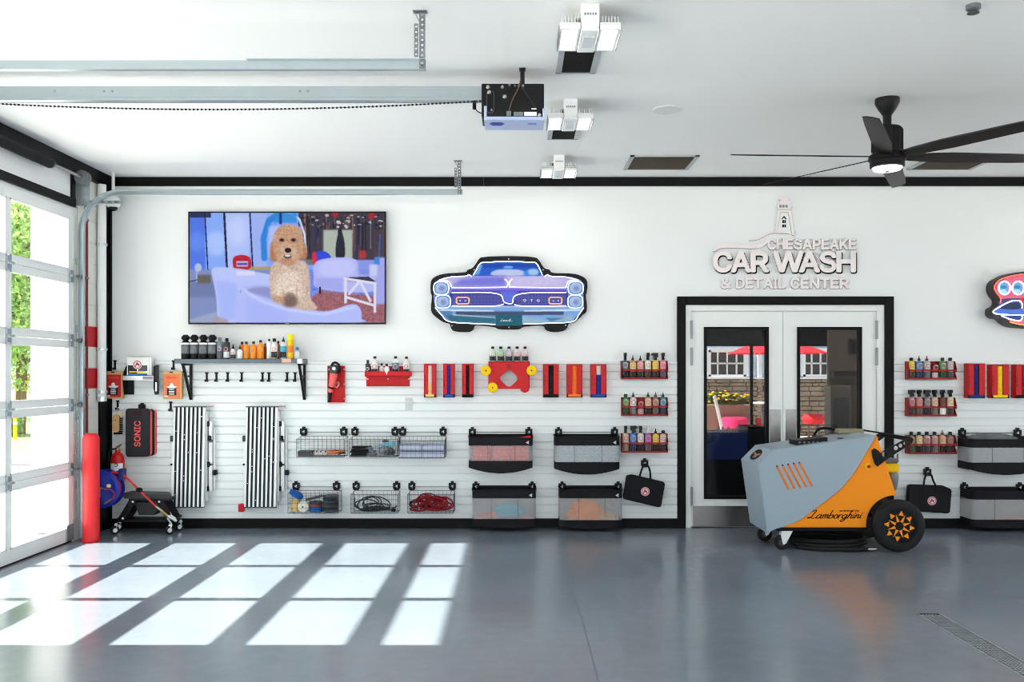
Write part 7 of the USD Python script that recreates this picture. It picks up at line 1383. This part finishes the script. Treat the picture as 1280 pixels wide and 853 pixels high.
t.part('stop_button', MB().lathe([(.028, ym + .001), (.028, ym - .006)], (mx(1084.8), 0, mz(583.3)), 'y', 20), M_yellow, label='yellow ring of the stop button').part('push_cap', MB().lathe([(.015, ym - .006), (.015, ym - .016), (.011, ym - .018)], (mx(1085.5), 0, mz(583.3)), 'y', 16), M_red)
# pump behind
t.part('pump_cover', MB().box(wx(1099, -1.0), wx(1124.5, -1.0), -1.0, -.75, wz(591, -1.0), wz(580, -1.0), .012), M_yellow, False, label='yellow pump cover'); t.part('pump_top', MB().box(wx(1099, -1.0), wx(1125, -1.0), -1.0, -.75, wz(580, -1.0), wz(574, -1.0), .02).cyl((wx(1122, -.95), -.95, wz(576, -1.0)), (wx(1122, -.95), -.95, wz(568, -1.0)), .009, n=8), M_grey, False)
t.part('pump_body', MB().lathe([(.03, wz(613, -.93)), (.042, wz(606, -.93)), (.05, wz(597, -.93)), (.045, wz(590, -.93))], (wx(1115.5, -.93), -.93, 0), 'z', 16), M_grey, 30); t.part('rear_latch', MB().box(mx(1121), mx(1123.5), -1.0, -.95, mz(622), mz(615), .003), M_black2, False)
# lettering
sx0_, sx1_ = mx(1009), mx(1078); sc = MB(); script(sc, 'Lamborghini', sx0_ + .01, mz(648.2), .066, sx1_ - sx0_ - .02, ym + .002, .0025, w=.20, shear=.3); t.part('script_lettering', sc, M_black, False, label='black script lettering')
tb = MB(); put_text(tb, 'powered by', .018, mx(1049), mz(640), ym + .002, .0025, bold=True, width=mx(1074.5) - mx(1049), shear=.3); t.part('small_lettering', tb, M_black, False)
t.part('chassis_rail', MB().box(2.22, 2.98, ym + .02, yk - .02, .165, .197, .004), M_black2, False); t.part('axle', MB().cyl((wheel.x, ym - .0, .222), (wheel.x, yk + .02, .222), .02, n=12), M_blackm)
for yy in (ym - .085, yk + .0):
    wh = t.part('wheel', MB().lathe([(.145, .0), (.175, -.006), (.205, .004), (.219, .022), (.221, .05), (.212, .072), (.19, .08), (.145, .078)], (wheel.x, yy, .222), 'y', 48, True), M_rubber, 30, label='black rubber tyre')
    wh.part('rim', MB().lathe([(.02, .012), (.128, .012), (.132, .004), (.146, .004), (.146, .07), (.02, .06)], (wheel.x, yy, .222), 'y', 40), M_black2, 30)
    for k in range(8 if yy < ym else 0):
        a0 = math.radians(81 + 45 * k); Rp = lambda r, d: (wheel.x + r * math.cos(a0 + d), .222 + r * math.sin(a0 + d))
        wh.part('orange_facet', MB().prism(Polygon([Rp(.092, -.25), Rp(.133, .02), Rp(.090, .25)]), yy + .0125, .003), M_orange, False)
        wh.part('orange_facet', MB().prism(Polygon([Rp(.040, .12), Rp(.036, .80), Rp(.104, .44)]), yy + .0125, .003), M_orange, False)
    wh.part('hub_cap', MB().lathe([(.028, .012), (.024, .004), (.004, .002)][::-1], (wheel.x, yy, .222), 'y', 9), M_black2)
for px, yy in ((977, ym + .06), (955.5, yk - .10)):
    x = wx(px, yy); r = .062
    c = t.part('caster', MB().lathe([(.045, -.018), (r, -.012), (r, .012), (.045, .018)], (x, yy, r), 'y', 24), M_rubber, 30); c.part('hub', MB().lathe([(.02, -.02), (.03, -.018), (.03, .018), (.02, .02)], (x, yy, r), 'y', 16), M_dgrey, 30)
    c.part('fork', MB().prism(Polygon([(x + .005, r - .015), (x + .03, r - .005), (x + .09, .17), (x + .0, .17), (x - .015, .13)]), yy + .03, .006).prism(Polygon([(x + .005, r - .015), (x + .03, r - .005), (x + .09, .17), (x + .0, .17), (x - .015, .13)]), yy - .024, .006).box(x - .02, x + .1, yy - .03, yy + .03, .165, .175), M_white, False, label='white caster fork')
t = thing('coiled_hose', 'black hose coiled on the floor beneath the machine', 'hose', (mx(1040), -.9, 0))
aa = np.linspace(0, 2 * math.pi * 2.4, 90); rr_ = .315 + .012 * np.sin(aa * 2.3); t.part('loop', MB().tube(np.stack([mx(1045) + (rr_ + .0) * np.cos(aa) * 1.0, -.92 + .25 * np.sin(aa) * (1 + .02 * np.cos(aa)), .019 + .034 * aa / (2 * math.pi)], 1), .0185, 8), M_rubber)
t.part('tail', MB().tube(spline([(mx(1000), -1.05, .021), (mx(1020), -1.17, .021), (mx(1060), -1.2, .021), (mx(1085), -1.18, .021)], 6), .018, 8), M_rubber); t.part('nozzle', MB().tube([(mx(1083), -1.19, .022), (mx(1092), -1.22, .03)], [.012, .008], 8), M_steel)

# floor drain
t = thing('floor_drain', 'narrow galvanised slotted drain grate set into the floor at lower right', 'drain', ((DRX0 + DRX1) / 2, -5, 0))
t.part('edge_rail', MB().box(DRX0, DRX0 + .010, -7.0, DRY, -.045, .001), M_galv, False); t.part('edge_rail', MB().box(DRX1 - .010, DRX1, -7.0, DRY, -.045, .001), M_galv, False); t.part('end_rail', MB().box(DRX0, DRX1, DRY - .012, DRY, -.045, .001), M_dgrey, False)
gr = MB()
for y in np.arange(-7.0, DRY - .02, .022): gr.box(DRX0 + .010, DRX1 - .010, y, y + .008, -.02, -.001)
for x in np.linspace(DRX0 + .012, DRX1 - .014, 7)[1:-1]: gr.box(x - .003, x + .003, -7.0, DRY - .012, -.02, -.0005)
t.part('grate_bars', gr, M_galv, False, kind='stuff'); t.part('segment_joint', MB().box(DRX0, DRX1, -4.29, -4.285, -.02, .0015), M_dgrey, False)
